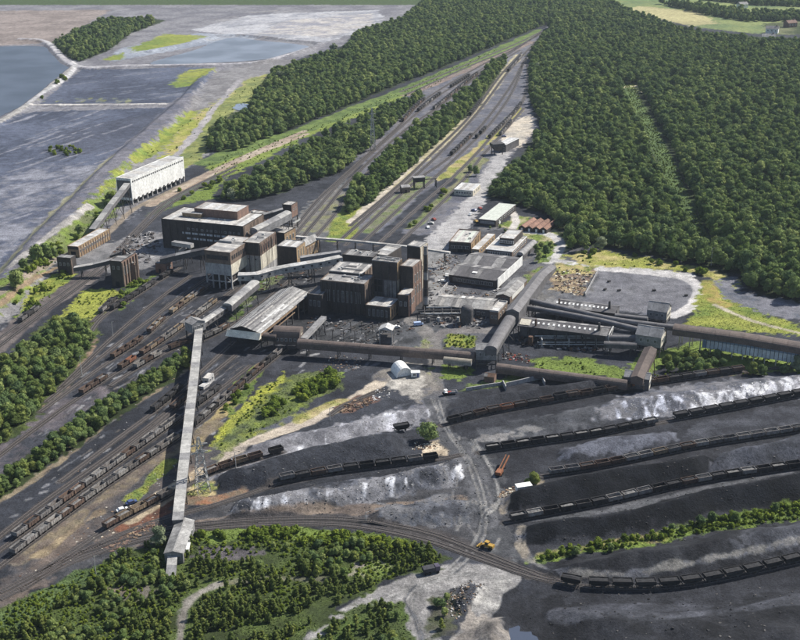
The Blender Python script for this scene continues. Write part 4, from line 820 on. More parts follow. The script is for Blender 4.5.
# ---- screening plant on columns
h = HB((232, 290), 253.3); SCRH = h
b = Bld('screening_plant', 'brick and white screening plant raised on columns over the yard', 'building', (205, 250), (230, 253.2), (251, 238), h)
zl, zm = h * .40, h * .68
b.wall(zl, zm, CONC, .05, b.W - .05, .05, b.D - .05, name='lower_wall'); b.wall(zm + .003, h, BRICK, name='upper_wall')
b.flat([ROOFP, ROOFG, ROOFP], along='y', n=7, par=.35, parm=BRICK); b.windows('F', h * .85, 1.3, 2.2, 8, frame=BRICKD); b.windows('R', h * .85, 1.2, 2.2, 8, 1, b.D * .75, BRICKD)
b.part('sunlit_side', CREAM, MB().box(b.W - .04, b.W + .08, .1, b.D, zl, zm - .01))  # cream right face paints in sunlight against the dimmer concrete front
b.legs(zl - .003, 5, 4, CONC, .7); b.part('ridge_monitor', GALG, MB().box(b.W * .05, b.W * .55, b.D * .55, b.D * .62, h + .2, h + 1.3)); b.vents(3)
b.part('bunker_bottom', BRICKD, MB().box(1.2, b.W - 1.2, 3, b.D - 1, zl * .35, zl - .02))
b = Bld('screening_block', 'brick upper block adjoining the screening plant on its right', 'building', (243, 242.5), (259.4, 243.9), (275.6, 232.5), h + .4)
b.wall(0, h * .68, CONC, .05, b.W - .05, .05, b.D - .05, name='lower_wall'); b.wall(h * .68 + .003, b.h, BRICK, name='upper_wall'); b.part('sunlit_side', CREAM, MB().box(b.W - .04, b.W + .08, .1, b.D, h * .3, h * .68 - .01)); b.part('front_upper', BRICKD, MB().box(0, b.W, -.1, -.01, h * .7, b.h - .05))  # cream side painted as sunlit, dark upper front painted as shaded
b.flat([ROOFP, ROOFG], along='y', n=5, par=.4, parm=BRICK); b.pilasters('R', h * .70, b.h - .5, 8, BRICKR, .7, .25); b.windows('R', h * .84, 1.0, 3.2, 7, frame=BRICKD); b.windows('F', h * .58, 1, 1.2, 2); b.vents(2); b.fittings(1)
b = Bld('brick_house', 'dark fronted brick engine house right of the screening block', 'building', (277.5, 246), (296.3, 248), (304, 241.5), 11)
b.wall(0, 11, BRICKD); b.flat([ROOFP, ROOFW], n=5, par=.5, parm=GALG); b.part('side_wall', BRICKY, MB().box(b.W + .01, b.W + .12, 0, b.D, 0, 10.9)); b.windows('R', 6.5, 1.1, 5, 3, frame=CREAM)  # dark front and buff side: shade and sun put into the brick
b = Bld('brick_house', 'gabled buff brick house with pale roof next to the siding fan', 'building', (298, 243), (305, 244.5), (314.5, 236.8), 9)
b.wall(0, 8, BRICKY); b.gable([ROOFB, ROOFG], BRICKR, 8, 2.6, 'y', n=5); b.windows('R', 4, 1.2, 4, 4, frame=CREAM, glass=BRICKR)
b = Bld('flat_shed', 'low buff brick shed with grey flat roof below the transfer tower', 'shed', (265, 230), (284.5, 234), (291.5, 227.6), 9)
b.wall(0, 9, BRICKY); b.flat([ROOFG, ROOFP], n=6, par=.6, parm=BRICKD); b.windows('R', 5, 1.2, 3, 3); b.part('painted_front_shade', BRICKD, MB().box(0, b.W, -.1, -.01, 0, 8.9))  # dark face over the buff front stands in for its shade
h = HB((292.5, 231), 205.6)
b = Bld('transfer_tower', 'tall conveyor transfer tower on steel legs against the wood', 'tower', (283, 204.4), (291.3, 205.6), (295.5, 202), h)
b.wall(h * .52, h, BRICKD); b.part('side_wall', BRICKR, MB().box(b.W + .01, b.W + .12, 0, b.D, h * .52, h - .05)); b.flat([ROOFP], n=3, par=.4, parm=BRICKD); b.legs(h * .52 - .01, 2, 2, STEEL, .6); b.part('platform', STEELL, MB().box(b.W, b.W + 1.8, .3, b.D - .3, h * .3, h * .3 + .2).box(b.W + 1.6, b.W + 1.8, .3, b.D - .3, h * .3, h * .3 + 1.2)); b.windows('R', h * .8, .9, 1.4, 2)  # redder right face is the sunlit tone, painted over the dark brick

# ---- long car-hall with striped sheet roof
EH = HB((258.5, 350.5), 333)
b = Bld('wagon_shed', 'long open sided wagon shed with striped silver sheet roof and cream fascia', 'shed', (229.5, 329), (260.5, 333.5), (306, 293), EH)
b.gable([ROOFB, ROOFW, ROOFG, ROOFB, ROOFP, ROOFG], DARK, EH, 2.6, 'y', .3, 2, ridge=.42)
for o_ in [c for c in b.root.children if c.name.startswith('roof') and not c.name.startswith('roof_')]:
    for c in list(o_.children): bpy.data.objects.remove(c)
    am = b.W * .42; N = 20                 # roof sheets as long strips down the hall
    for k in range(N):
        xa = -.4 + (b.W + .8) * k / N; xb = -.4 + (b.W + .8) * (k + 1) / N - .06
        f = lambda x: EH + 2.6 * (1 - abs(x - am) / (am if x < am else b.W - am)) + .12
        ncut = random.choice((2, 3, 3, 4)); cs = [0] + sorted(R(.15, .85) for _ in range(ncut - 1)) + [1]
        for q in range(ncut):
            ya, yb = cs[q] * (b.D + .6) - .3, cs[q + 1] * (b.D + .6) - .36; dz = R(0, .12)
            MB().hexa([(xa, ya, f(xa) + dz), (xb, ya, f(xb) + dz), (xb, yb, f(xb) + dz), (xa, yb, f(xa) + dz)], [(xa, ya, f(xa) + dz + .1), (xb, ya, f(xb) + dz + .1), (xb, yb, f(xb) + dz + .1), (xa, yb, f(xa) + dz + .1)]).build('roof_sheet', random.choice([ROOFB, ROOFG, ROOFW, ROOFG, ROOFB, ROOFP, ROOFSL]), o_)
b.part('fascia', M('cream_sheet', (.75, .70, .58), (.6, .55, .45), .4, .7, 3, .2), MB().hexa([(-.5, -3.0, EH - 2.3), (b.W + .5, -3.0, EH - 2.3), (b.W + .5, -.45, EH - 2.3), (-.5, -.45, EH - 2.3)], [(-.5, -.6, EH + .45), (b.W + .5, -.6, EH + .45), (b.W + .5, -.45, EH + .45), (-.5, -.45, EH + .45)])); b.part('side_fascia', WOOD, MB().box(b.W + .1, b.W + .3, -.4, b.D * .7, EH - 1.4, EH - .35)); b.part('rear_wall', BRICKD, MB().box(0, b.W, b.D - .4, b.D, 0, EH - .01)); b.part('side_rail', WOOD, MB().box(b.W + .1, b.W + .25, -.4, b.D * .66, EH - 3.6, EH - 3.0))
for k in range(9):
    for x in (.2, b.W - .2): link('column', boxmesh('column', .45, .45, EH - .02, STEEL), b.root, (x, .4 + (b.D - 1) * k / 8, EH / 2))

# ---- winding-engine house group, towers and chimney
h = HB((366, 315.5), 285)
b = Bld('winding_house', 'tall sooty brick winding engine house with pilastered front', 'building', (321.3, 280), (364.4, 285), (373, 275.6), h)
b.wall(0, h, BRICKD); b.part('side_wall', BRICK, MB().box(b.W + .01, b.W + .12, 0, b.D, 0, h - .05)); b.flat([ROOFP, ROOFG, ROOFG, ROOFP], n=7, par=.6, parm=BRICK); b.pilasters('F', 0, h - .6, 10, BRICKD, .9, .45); b.windows('R', h * .62, 1.0, 6, 4, frame=BRICKD, off=.1); b.windows('F', h * .55, 1.1, 6, 9); b.vents(6); b.fittings(3)  # brown right wall painted as sunlit, front brick darkened for shade
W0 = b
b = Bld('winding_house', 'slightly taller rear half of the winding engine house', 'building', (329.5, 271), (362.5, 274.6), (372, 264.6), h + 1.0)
b.wall(0, h + 1, BRICKD); b.part('side_wall', BRICK, MB().box(b.W + .01, b.W + .12, 0, b.D, 0, h + .9)); b.flat([ROOFP, ROOFG, ROOFP], n=6, par=.5, parm=GALG); b.vents(4); b.windows('R', h * .6, 1, 5, 3, off=.1); b.fittings(2)  # right wall again in the sunlit brick tone, front in the shaded one
b = Bld('brick_wing', 'low dark brick wing left of the winding engine house', 'building', (307.5, 294), (322, 296), (331, 287), 11)
b.wall(0, 11, BRICKD); b.flat([ROOFD, ROOFG], n=4, par=.5, parm=BRICKD); b.windows('F', 6.5, 1.1, 3, 3); b.pilasters('F', 0, 10.5, 4, BRICKD, .6, .3)
h = HB((391.5, 321), 308.2)
b = Bld('brick_annex', 'small brick annex with pale roof below the winding engine house', 'building', (366, 305), (390, 308.2), (398.6, 299), h)
b.wall(0, h, BRICKD); b.part('side_wall', BRICKY, MB().box(b.W + .01, b.W + .12, 0, b.D, 0, h - .05)); b.flat([ROOFP, ROOFW, ROOFG], n=5, par=.5, parm=BRICK); b.windows('R', h * .5, 1.0, 4, 4, frame=BRICK, off=.1); b.pilasters('F', 0, h - .4, 6, BRICKD, .6, .3); b.windows('F', h * .5, 1.1, 3.4, 5)  # annex front painted shade-dark, right wall painted in a sunlit tone
h = HB((400, 309), 263.2); TWH = h
b = Bld('headgear_tower', 'broad dark winding tower with cream lower side wall', 'tower', (372, 260.6), (397, 263.2), (401.5, 259), h)
b.wall(h * .62, h, BRICKD, name='upper_wall'); b.wall(0, h * .62 - .003, GALD, .1, b.W - .1, .1, b.D - .1, name='lower_wall'); b.part('sunlit_side', CREAM, MB().box(b.W - .09, b.W + .05, .1, b.D, 0, h * .62 - .02)); b.part('side_wall', BRICKY, MB().box(b.W + .01, b.W + .12, 0, b.D, h * .62, h - .05)); b.flat([ROOFG, ROOFP], n=5, par=.5, parm=GALG)  # dark lower front and cream side hold painted shade and sunlight
b.part('cage_opening', DARK, MB().box(b.W * .08, b.W * .42, -.12, .09, h * .34, h * .6)); b.part('opening_beam', STEEL, MB().box(b.W * .06, b.W * .44, -.3, -.13, h * .47, h * .49)); b.part('front_panel', GALG, MB().box(b.W * .48, b.W * .95, -.02, .09, h * .2, h * .6)); b.pilasters('F', h * .2, h * .61, 6, STEEL, .3, .2); b.vents(3); b.fittings(2)  # cage opening is a dark box painting in the shade of a recess
h = HB((414, 309), 267.6)
b = Bld('headgear_tower', 'slim dark brick tower between the broad tower and the chimney', 'tower', (401, 265.6), (412.6, 267.6), (418.5, 260), h)
b.wall(0, h, BRICKD); b.part('side_wall', BRICKR, MB().box(b.W + .01, b.W + .12, 0, b.D, 0, h - .05)); b.flat([ROOFP, ROOFG], n=3, par=.5, parm=BRICK); b.pilasters('R', 0, h - .5, 4, BRICK, .6, .3); b.windows('R', h * .7, .9, 4, 3, off=.1); b.windows('R', h * .4, .9, 4, 3, off=.1); b.pilasters('F', 0, h - .5, 3, BRICKD, .5, .2)  # slim tower's right wall coloured as sunlit, its front as shaded
h = HB((409.5, 317), 296)
b = Bld('brick_annex', 'narrow brick annex with pale roof at the foot of the slim tower', 'building', (398, 294.6), (408.4, 296), (413, 289), h)
b.wall(0, h, BRICKD); b.part('side_wall', BRICKR, MB().box(b.W + .01, b.W + .12, 0, b.D, 0, h - .05)); b.flat([ROOFP], n=3, par=.4, parm=BRICK); b.windows('R', h * .6, 1, 3, 3, off=.1); b.windows('F', h * .6, 1, 2.5, 2)  # sunlit and shaded brick tones painted on right wall and front
h = HB((422, 290), 247.6)
b = Bld('headgear_tower', 'rear dark tower beside the tall chimney', 'tower', (407.5, 245.6), (420, 247.6), (426, 242.4), h)
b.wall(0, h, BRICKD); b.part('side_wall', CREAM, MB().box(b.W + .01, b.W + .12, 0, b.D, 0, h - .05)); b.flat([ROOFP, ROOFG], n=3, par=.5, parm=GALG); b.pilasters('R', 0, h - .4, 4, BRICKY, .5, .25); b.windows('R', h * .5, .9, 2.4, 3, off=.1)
b = Bld('flat_shed', 'low dark workshop with patched roof behind the winding engine house', 'shed', (343, 254.5), (373, 258), (379, 252), 12)
b.wall(0, 12, BRICKD); b.flat([ROOFD, ROOFG, ROOFG, ROOFD], n=9, par=.5, parm=BRICKD); b.vents(4)
b = Bld('flat_shed', 'pale roofed link shed behind the broad winding tower', 'shed', (375, 253.5), (387, 256), (396, 246), 12)
b.wall(0, 12, BRICKD); b.flat([ROOFP, ROOFG, ROOFW], along='y', n=5, par=.4, parm=GALG)
g = U(426, 312); hc = HB((426, 312), 246)
t = thing('chimney', 'tall slender dark chimney stack standing right of the winding towers', 'chimney', (g.x, g.y, 0))
n = 8
for k in range(n):
    r0 = 1.45 - .45 * k / n; r1 = 1.45 - .45 * (k + 1) / n; MB().cyl((0, 0, hc * k / n + .02), (0, 0, hc * (k + 1) / n), r0, r1, 16).build('shaft_section', GALG if k % 3 == 1 else BRICKD, t)
    MB().cyl((0, 0, hc * (k + 1) / n - .35), (0, 0, hc * (k + 1) / n - .1), r1 + .14, r1 + .14, 16).build('iron_band', STEEL, t)
MB().cyl((0, 0, 0), (0, 0, 3), 2.0, 1.9, 8).build('plinth', BRICKD, t)

# ---- workshops and offices right of the chimney
b = Bld('garage_building', 'long pale flat roofed garage beside the car park and wood', 'building', (479.5, 218.6), (495.8, 221), (509, 204.3), HB((496.3, 227), 221))
b.wall(0, b.h, BRICKD); b.flat([M('green_felt', (.52, .55, .49), (.4, .42, .38), .2, .85)], n=6, par=.3, parm=CONC); b.windows('F', b.h * .6, 2.4, 1.5, 4, frame=CONC, glass=GALG); b.windows('R', b.h * .6, 2, 1.4, 9); b.door('R', b.D * .2, 2.4, 2.6, WPAINT)
b = Bld('workshop', 'brick workshop with pale green roof and parapet beside the car park', 'building', (449, 242.5), (471, 244), (481, 231.4), HB((471.2, 253), 244))
b.wall(0, b.h, BRICKD); b.part('side_wall', BRICKY, MB().box(b.W + .01, b.W + .12, 0, b.D, 0, b.h - .05)); b.flat([ROOFP, MATS['green_felt'], ROOFP], n=6, par=.8, parm=BRICK); b.windows('F', b.h * .55, 2, 1.6, 5); b.door('F', b.W * .5, 3, 3); b.vents(3); b.fittings(1)  # workshop front darkened as shade, buff right wall painted as sunlit
b = Bld('lean_to', 'low white roofed lean-to on the right of the brick workshop', 'building', (471.5, 249), (479, 250), (491, 234), 3.6)
b.wall(0, 3.6, BRICKY); b.flat([ROOFW, ROOFP], along='y', n=5, par=.25, parm=BRICKY); b.windows('R', 2, 1.4, 1.2, 6); b.windows('F', 2, 1.2, 1.2, 2)
h = HB((512.6, 258), 252.2)
b = Bld('office_block', 'two storey brick office with white roofs and rows of windows', 'building', (486, 249), (512, 252.2), (524.5, 236.6), h)
b.wall(0, h, BRICK); b.flat([ROOFW, ROOFP], along='y', n=6, par=.35, parm=WPAINT); b.windows('F', h * .55, 1.6, 1.5, 9, frame=WPAINT); b.windows('R', h * .55, 1.5, 1.4, 9, frame=WPAINT)
x0, x1, y0, y1 = b.W * .30, b.W * .84, b.D * .38, b.D * .98; b.part('upper_storey', BRICKD, MB().box(x0, x1, y0, y1, h + .2, h + 4)); b.flat([ROOFW, ROOFP], h + 4, x0, x1, y0, y1, 'y', 4, .3, BRICK)
for k in range(6): link('window', winmesh(1.4, 1.6, WPAINT), b.root, (x0 + (x1 - x0) * (k + .5) / 6, y0 - .02, h + 2))
b = Bld('barrel_shed', 'small arched sheet metal shed beside the office', 'shed', (517, 254.6), (523.5, 255.6), (533.5, 243), 2.6)
b.wall(0, 2.6, GALD); pr = [(b.W / 2 - b.W / 2 * math.cos(math.pi * k / 8), 2.62 + 2.0 * math.sin(math.pi * k / 8)) for k in range(9)]
b.part('arched_roof', GALG, MB().sweep([[(x, y, z) for x, z in pr] for y in (-.2, b.D / 3, b.D * .66, b.D + .2)])); b.door('F', b.W / 2, 2.6, 2.5)
h = HB((498.5, 291), 281)
b = Bld('fitting_shop', 'wide grey double span fitting shop with white end wall', 'shed', (452.5, 272.4), (497, 281), (511, 257), h * .8)
b.wall(0, b.h, BRICKD)
for k in (0, 1): b.gable([ROOFSL, ROOFG, ROOFSL], BRICKD, b.h + .003, 2.2, 'x', .25, 10, y0=b.D * k / 2, y1=b.D * (k + 1) / 2)
b.part('end_wall', WHITE, MB().box(b.W + .2, b.W + .4, 0, b.D, b.h * .1, b.h + 1.4)); b.part('roof_light', WHITE, MB().box(b.W * .42, b.W * .52, b.D * .1, b.D * .16, b.h + 1.35, b.h + 1.5)); b.windows('F', b.h * .5, 2, 1.8, 9)
h = HB((510.5, 304), 297.2)
b = Bld('brick_store', 'brick store with grey sheet roof left of the wide dark gallery', 'building', (496.5, 295), (510, 297.2), (523.5, 279.6), h)
b.wall(0, h, BRICK); b.gable([ROOFB, ROOFG], BRICK, h + .003, 1.2, 'y', .2, 6); b.windows('F', h * .5, 1.2, 1.4, 3); b.part('end_panel', WPAINT, MB().box(b.W + .05, b.W + .2, b.D * .1, b.D * .8, h * .35, h))
h = HB((490.5, 318), 310.2)
b = Bld('sheet_shed', 'low wide shed with mottled pale sheet roof behind the dark tank', 'shed', (436.5, 303.5), (490.5, 310.2), (494.5, 299), h)
b.wall(0, h, GALD); b.gable([ROOFB, ROOFB, ROOFP, ROOFG], GALD, h + .003, 1.8, 'x', .3, 14); b.part('roof_light', WPAINT, MB().box(b.W * .4, b.W * .46, b.D * .55, b.D * .7, h + 1.9, h + 2.0)); b.windows('F', h * .5, 1.6, 1.6, 9)
h = HB((498, 325), 312.6)
b = Bld('brick_tower', 'short brick tower with pale roof beside the dark tank', 'tower', (489.8, 311.4), (498.4, 312.6), (506.6, 302.4), h)
b.wall(0, h, BRICK); b.flat([ROOFW, ROOFP], n=2, along='y', par=.9, parm=CONC); b.windows('R', h * .6, .9, 1.8, 3); b.windows('F', h * .6, .9, 1.6, 2)
g = U(467, 323); h = HB((467, 323), 306)
t = thing('storage_tank', 'dark upright tank with domed top in front of the mottled shed', 'tank', (g.x, g.y, 0)); b = MB(); rr = 3.1
pr = [(rr, 0), (rr, h - 1.5), (rr * .93, h - .7), (rr * .72, h), (rr * .4, h + .45), (.02, h + .6)]
b.sweep([[(r * math.cos(2 * math.pi * k / 20), r * math.sin(2 * math.pi * k / 20), z) for k in range(20)] for r, z in pr]); b.build('shell', GALD, t)
for z in (h * .25, h * .5, h * .75): MB().cyl((0, 0, z), (0, 0, z + .2), rr + .08, rr + .08, 20).build('hoop', STEEL, t)
MB().bar((rr + .3, -.3, 0), (rr + .3, -.3, h), .12).bar((rr + .3, .3, 0), (rr + .3, .3, h), .12).build('ladder', STEELL, t)
# pipework beside the tank
pw = thing('pipework', 'tangle of pipes on low stands left of the dark tank', 'pipes', tuple(U(448, 318)))
for k in range(7):
    y = k * 1.7 - 3; b = MB(); b.cyl((-14 + R(-2, 4), y, 2 + k % 3), (12 + R(-3, 3), y + R(-1, 1), 2 + k % 3), .35, n=8); b.build('pipe', STEELL if k % 2 else STEEL, pw)
for k in range(6): x = -12 + k * 4.6; MB().box(x - .15, x + .15, -3.5, -3.2, 0, 4).box(x - .15, x + .15, 7.4, 7.7, 0, 4).box(x - .15, x + .15, -3.5, 7.7, 3.85, 4.05).build('pipe_stand', STEEL, pw)
for k in range(4): MB().cyl((-10 + 5 * k, -5, 0), (-10 + 5 * k, -5, 2.4), .9, .8, 10).build('vessel', STEELL if k % 2 else GALD, pw)
# brown huts by the wood
for k in range(4):
    b = Bld('timber_hut', f"{('first', 'second', 'third', 'fourth')[k]} brown roofed hut from the left below the wood edge", 'hut', (519.5 + k * 7.2, 226.6 + k * .7), (525 + k * 7.2, 227.8 + k * .7), (530 + k * 7.2, 219 + k * .7), 2.4, 'brown huts below the wood edge')
    b.wall(0, 2.4, BRICKD); b.gable([M('brown_sheet', (.26, .15, .11), (.15, .09, .07), .5, .9, rnd=.2)], BRICKD, 2.403, 1.2, 'y', .15, 3); b.door('F', b.W / 2, 1.2, 2, WPAINT)
# pit-top rows right: two long sheds with dotted rooflights
def dotted(label, A, B_, C_, hh):
    b = Bld('boiler_shed', label, 'shed', A, B_, C_, hh); b.gable([ROOFSL, ROOFG, ROOFSL], GALD, hh, 1.6, 'x', .3, 12)
    b.part('rear_wall', GALD, MB().box(0, b.W, b.D * .45, b.D - .02, 0, hh - .003))
    for k in range(10): link('column', boxmesh('column', .4, .4, hh - .01, STEEL), b.root, (.3 + (b.W - .6) * k / 9, .3, hh / 2))
    for k in range(13):
        x = b.W * (.16 + .7 * k / 12); z = hh + 1.6 * .55 + .28; link('roof_light', boxmesh('roof_light', .9, 1.5, .22, WPAINT), b.root, (x, b.D * .28, z)).rotation_euler = (math.atan2(1.6, b.D / 2), 0, 0)
    MB().cyl((b.W * .9, b.D * .3, hh), (b.W * .9, b.D * .3, hh + 5), .8, .5, 10).build('stack', STEEL, b.root); MB().cyl((b.W * .2, b.D * .1, hh), (b.W * .2, b.D * .1, hh + 4), .4, .4, 8).build('stack', RUST, b.root)
    return b
b = dotted('front long dark shed with a dotted row of small roof lights', (519, 324), (606.5, 336), (610, 327), 7.5)
b.part('roof_patch', CREAM, MB().hexa([(.5, .5, 8.0), (b.W * .13, .5, 8.0), (b.W * .13, b.D * .42, 9.35), (.5, b.D * .42, 9.35)], [(.5, .5, 8.1), (b.W * .13, .5, 8.1), (b.W * .13, b.D * .42, 9.45), (.5, b.D * .42, 9.45)])); b.part('end_gantry', STEELL, MB().bar((b.W + 1, 0, 0), (b.W + 1, 0, 8), .4).bar((b.W + 1, b.D, 0), (b.W + 1, b.D, 8), .4).bar((b.W + 1, 0, 8), (b.W + 1, b.D, 8), .5).bar((b.W + 1, 0, 2), (b.W + 1, b.D, 7), .3))
pw = thing('pipework', 'yard pipes and tanks in front of the front long dark shed', 'pipes', tuple(U(572, 345)))
for k in range(5): MB().cyl((-16 + R(-2, 2), -2 + k * 1.2, 1.5 + k * .6), (20 + R(-3, 2), -3 + k * 1.2, 1.2 + k * .6), .3, n=8).build('pipe', STEELL if k != 2 else STEEL, pw)
for k in range(6): MB().box(-15 + 6.5 * k, -14.6 + 6.5 * k, -2.5, 3.2, 0, 4).build('pipe_stand', STEEL if k % 2 else STEELL, pw)
for x, y in ((-20, 1), (14, 3), (19, -1)): MB().cyl((x, y, 0), (x, y, 4.5), 1.3, 1.1, 12).build('vessel', RUST if x < 0 else STEEL, pw)
dotted('rear long dark shed with a dotted row of small roof lights', (545, 304.5), (615, 313.5), (619, 306), 7)

# ---- transfer houses on the conveyor line (right)
def house(label, cx, base, topy, w, d, rz, wallm, roofm, rise=2.2, legs=0, side=None, ridge='y', name='transfer_house'):
    g = U(cx, base); h = HB((cx, base), topy)
    b = Bld.__new__(Bld); b.W, b.D, b.h, b.rz = w, d, h, rz; c, s_ = math.cos(rz), math.sin(rz)
    b.root = thing(name, label, 'building', (g.x - c * w / 2, g.y - s_ * w / 2, 0), rz)
    b.wall(legs, h, wallm); b.gable([roofm], wallm, h + .003, rise, ridge, .25, 4)
    if side: b.part('side_wall', side, MB().box(b.W + .01, b.W + .12, 0, b.D, legs + .2, h - .1))
    if legs: b.legs(legs - .01, 2, 2, STEEL, .5)
    b.windows('F', legs + (h - legs) * .55, 1, 1.4, 3); b.windows('R', legs + (h - legs) * .55, 1, 1.4, 3, off=.1)
    return b
b = house('grey transfer house where the brown galleries meet by the road', 486, 369, 350, 9.5, 7, -.12, GALG, GALG, 1.6, 4.5, GALG, 'x')
b = house('dark gabled transfer house at the right end of the lower brown gallery', 636, 389, 378, 11, 6, -.35, GALD, GALG, 1.8, 0, CREAM, 'x')
b = house('tall gabled transfer house above the short brown gallery on the right', 647, 356, 336, 12, 9, -.45, GALG, GALG, 3.2, 5, CREAM, 'x')
b = house('upper gabled transfer house beside the gravel pan', 656, 325, 311, 10, 9, -.45, GALG, GALG, 3.2, 3, CREAM, 'x')
# arched transfer house
g = U(287, 351); hA = HB((287, 351), 336)
b = Bld.__new__(Bld); b.W, b.D, b.h, b.rz = 13, 8.5, hA, -.16; b.root = thing('transfer_house', 'brown arched roof transfer house at the left end of the brown gallery', 'building', (g.x - 6.5, g.y + 1, 0), b.rz)
b.wall(3.5, hA, GALB); b.legs(3.49, 3, 2, STEEL, .5); pr = [(b.D / 2 - b.D / 2 * math.cos(math.pi * k / 10), hA + .002 + 3.2 * math.sin(math.pi * k / 10)) for k in range(11)]
b.part('arched_roof', GALB, MB().sweep([[(x, y, z) for y, z in pr] for x in (-.2, b.W / 3, b.W * .66, b.W + .2)])); b.windows('F', hA - 2, 1, 1.2, 5); b.part('end_louvre', CREAM, MB().box(b.W + .01, b.W + .2, b.D * .3, b.D * .7, hA - .5, hA + 2))
# left conveyor houses
h = HB((201, 340), 322)
b = house('grey corner house where the long conveyor turns', 200, 341, 323, 7.5, 6.5, .75, GALG, ROOFG, 1.4, 5, WPAINT, 'y'); b.part('sign_panel', GALD, MB().box(b.W + .13, b.W + .2, b.D * .3, b.D * .75, b.h * .5, b.h * .85))
b = house('pale sheeted drive house near the foot of the long conveyor', 174.5, 563.5, 553.5, 6.2, 21, -.02, GALG, ROOFB, .9, 0, None, 'y')
gq = U(184.5, 553); t = thing('pump_hut', 'tiny white flat roofed hut against the conveyor drive house', 'hut', tuple(gq), .05)
MB().box(-1.8, 1.8, -2, 2, 0, 2.6).build('wall', CONC, t); MB().box(-2, 2, -2.2, 2.2, 2.61, 2.8).build('roof', WPAINT, t); MB().box(-.5, .5, -2.08, -2.0, 0, 2).build('door', STEEL, t)
# white cabin in the left yard
b = Bld('yard_cabin', 'white yard cabin beside the long conveyor', 'hut', (203, 378), (208.5, 379), (212, 373.5), 3.2)
b.wall(0, 3.2, CONC); b.flat([ROOFP], n=2, par=.2, parm=CONC); b.windows('R', 2, 1, 1, 2); b.door('F', b.W / 2, 1.1, 2.1)
b = Bld('yard_cabin', 'low white concrete slab hut below the yard cabin', 'hut', (199, 386), (203.5, 387), (209, 383), 1.4); b.wall(0, 1.4, CONC); b.flat([ROOFW], n=2, par=.12, parm=WHITE)
# nissen hut
g = U(405, 377); t = thing('nissen_hut', 'white half round hut with dark open end in the pale yard', 'hut', tuple(g), .32)
pr = [(-4 * math.cos(math.pi * k / 12), 4.6 * math.sin(math.pi * k / 12)) for k in range(13)]; pi_ = [(x * .93, z * .93) for x, z in pr]
b = MB(); rings = [[(x, y, z) for x, z in pr] + [(x, y, z) for x, z in reversed(pi_)] for y in (0, 3, 6, 9)]; b.sweep(rings); b.build('shell', WPAINT, t)
MB().sweep([[(x * .92, y, z * .92) for x, z in pr] for y in (1.2, 1.35)]).build('dark_end', DARK, t)
for y in (1, 4, 7): MB().sweep([[(x * 1.015, y + d, z * 1.015) for x, z in pr] for d in (0, .15)]).build('rib', WPAINT, t)
g = U(415.5, 376.5); t = thing('site_cabin', 'small white cabin beside the half round hut', 'hut', tuple(g), .05); MB().box(-2, 2, -1.3, 1.3, .2, 2.4).build('wall', WHITE, t); MB().box(-2.1, 2.1, -1.4, 1.4, 2.41, 2.55).build('roof', WPAINT, t); link('window', winmesh(1, .8), t, (-.6, -1.32, 1.5)); MB().box(.6, 1.4, -1.4, -1.31, .2, 2.1).build('door', BLUE, t)
g = U(523.5, 492); t = thing('site_cabin', 'white trailer cabin by the small trees at the coal bank end', 'hut', tuple(g), .25); MB().box(-2.9, 2.9, -1.4, 1.4, .6, 3).build('wall', WHITE, t); MB().box(-3, 3, -1.5, 1.5, 3.01, 3.15).build('roof', WPAINT, t); link('window', winmesh(1, .8), t, (-1, -1.42, 1.9)); link('window', winmesh(1, .8), t, (1.3, -1.42, 1.9))
for x in (-1.6, 1.6): MB().cyl((x, -1.3, .4), (x, 1.3, .4), .4, .4, 10).build('wheel', TYRE, t)
# far buildings by the sidings
b = Bld('signal_office', 'low white roofed building between the sidings and the road', 'building', (455, 189), (473, 191), (477, 184), 4)
b.wall(0, 4, CREAM); b.flat([ROOFW, ROOFP], n=5, par=.3, parm=WPAINT); b.windows('F', 2.2, 1.4, 1.3, 6, frame=WPAINT, glass=GLASS); b.windows('R', 2.2, 1.2, 1.3, 3)
t = thing('signal_cabin', 'small dark signal cabin on a gantry over the sidings', 'cabin', tuple(U(419, 188)), .2)
MB().box(-4, 4, -2.5, 2.5, 5, 8).build('cabin', BRICKD, t); MB().box(-4.4, 4.4, -2.9, 2.9, 8.01, 8.4).build('roof', ROOFG, t); MB().box(4, 13, -.6, .6, 6, 6.4).build('gantry', STEEL, t)
for x in (-3.6, 3.6, 12.6): MB().box(x - .3, x + .3, -2, -1.5, 0, 5.6).box(x - .3, x + .3, 1.5, 2, 0, 5.6).build('leg', STEEL, t)
t = thing('ground_frame_hut', 'small brown hut left of the signal cabin', 'hut', tuple(U(405, 192)), .3); MB().box(-3, 3, -2.5, 2.5, 0, 4).build('wall', BRICK, t); MB().hexa([(-3.3, -2.8, 4.01), (3.3, -2.8, 4.01), (3.3, 2.8, 4.01), (-3.3, 2.8, 4.01)], [(-3.3, -.1, 5.4), (3.3, -.1, 5.4), (3.3, .1, 5.4), (-3.3, .1, 5.4)]).build('roof', ROOFG, t); MB().box(-.6, .6, -2.6, -2.5, 0, 2.2).build('door', DARK, t)
b = Bld('loading_shed', 'white roofed loading shed at the far end of the road', 'shed', (498, 143.5), (506, 145), (511, 138), 6)
b.wall(0, 6, GALD); b.flat([ROOFW], n=3, par=.3, parm=WPAINT); b.windows('F', 3, 1.4, 1.4, 3)
t = thing('coal_hopper', 'dark coal hopper on legs beside the loading shed', 'hopper', tuple(U(497, 154)), .3)
MB().hexa([(-2, -2, 3), (2, -2, 3), (2, 2, 3), (-2, 2, 3)], [(-5, -4, 7), (5, -4, 7), (5, 4, 7), (-5, 4, 7)]).box(-5, 5, -4, 4, 7.01, 9).build('bin', STEEL, t)
for x in (-3.5, 3.5):
    for y in (-3, 3): MB().box(x - .3, x + .3, y - .3, y + .3, 0, 6.5).build('leg', STEEL, t)
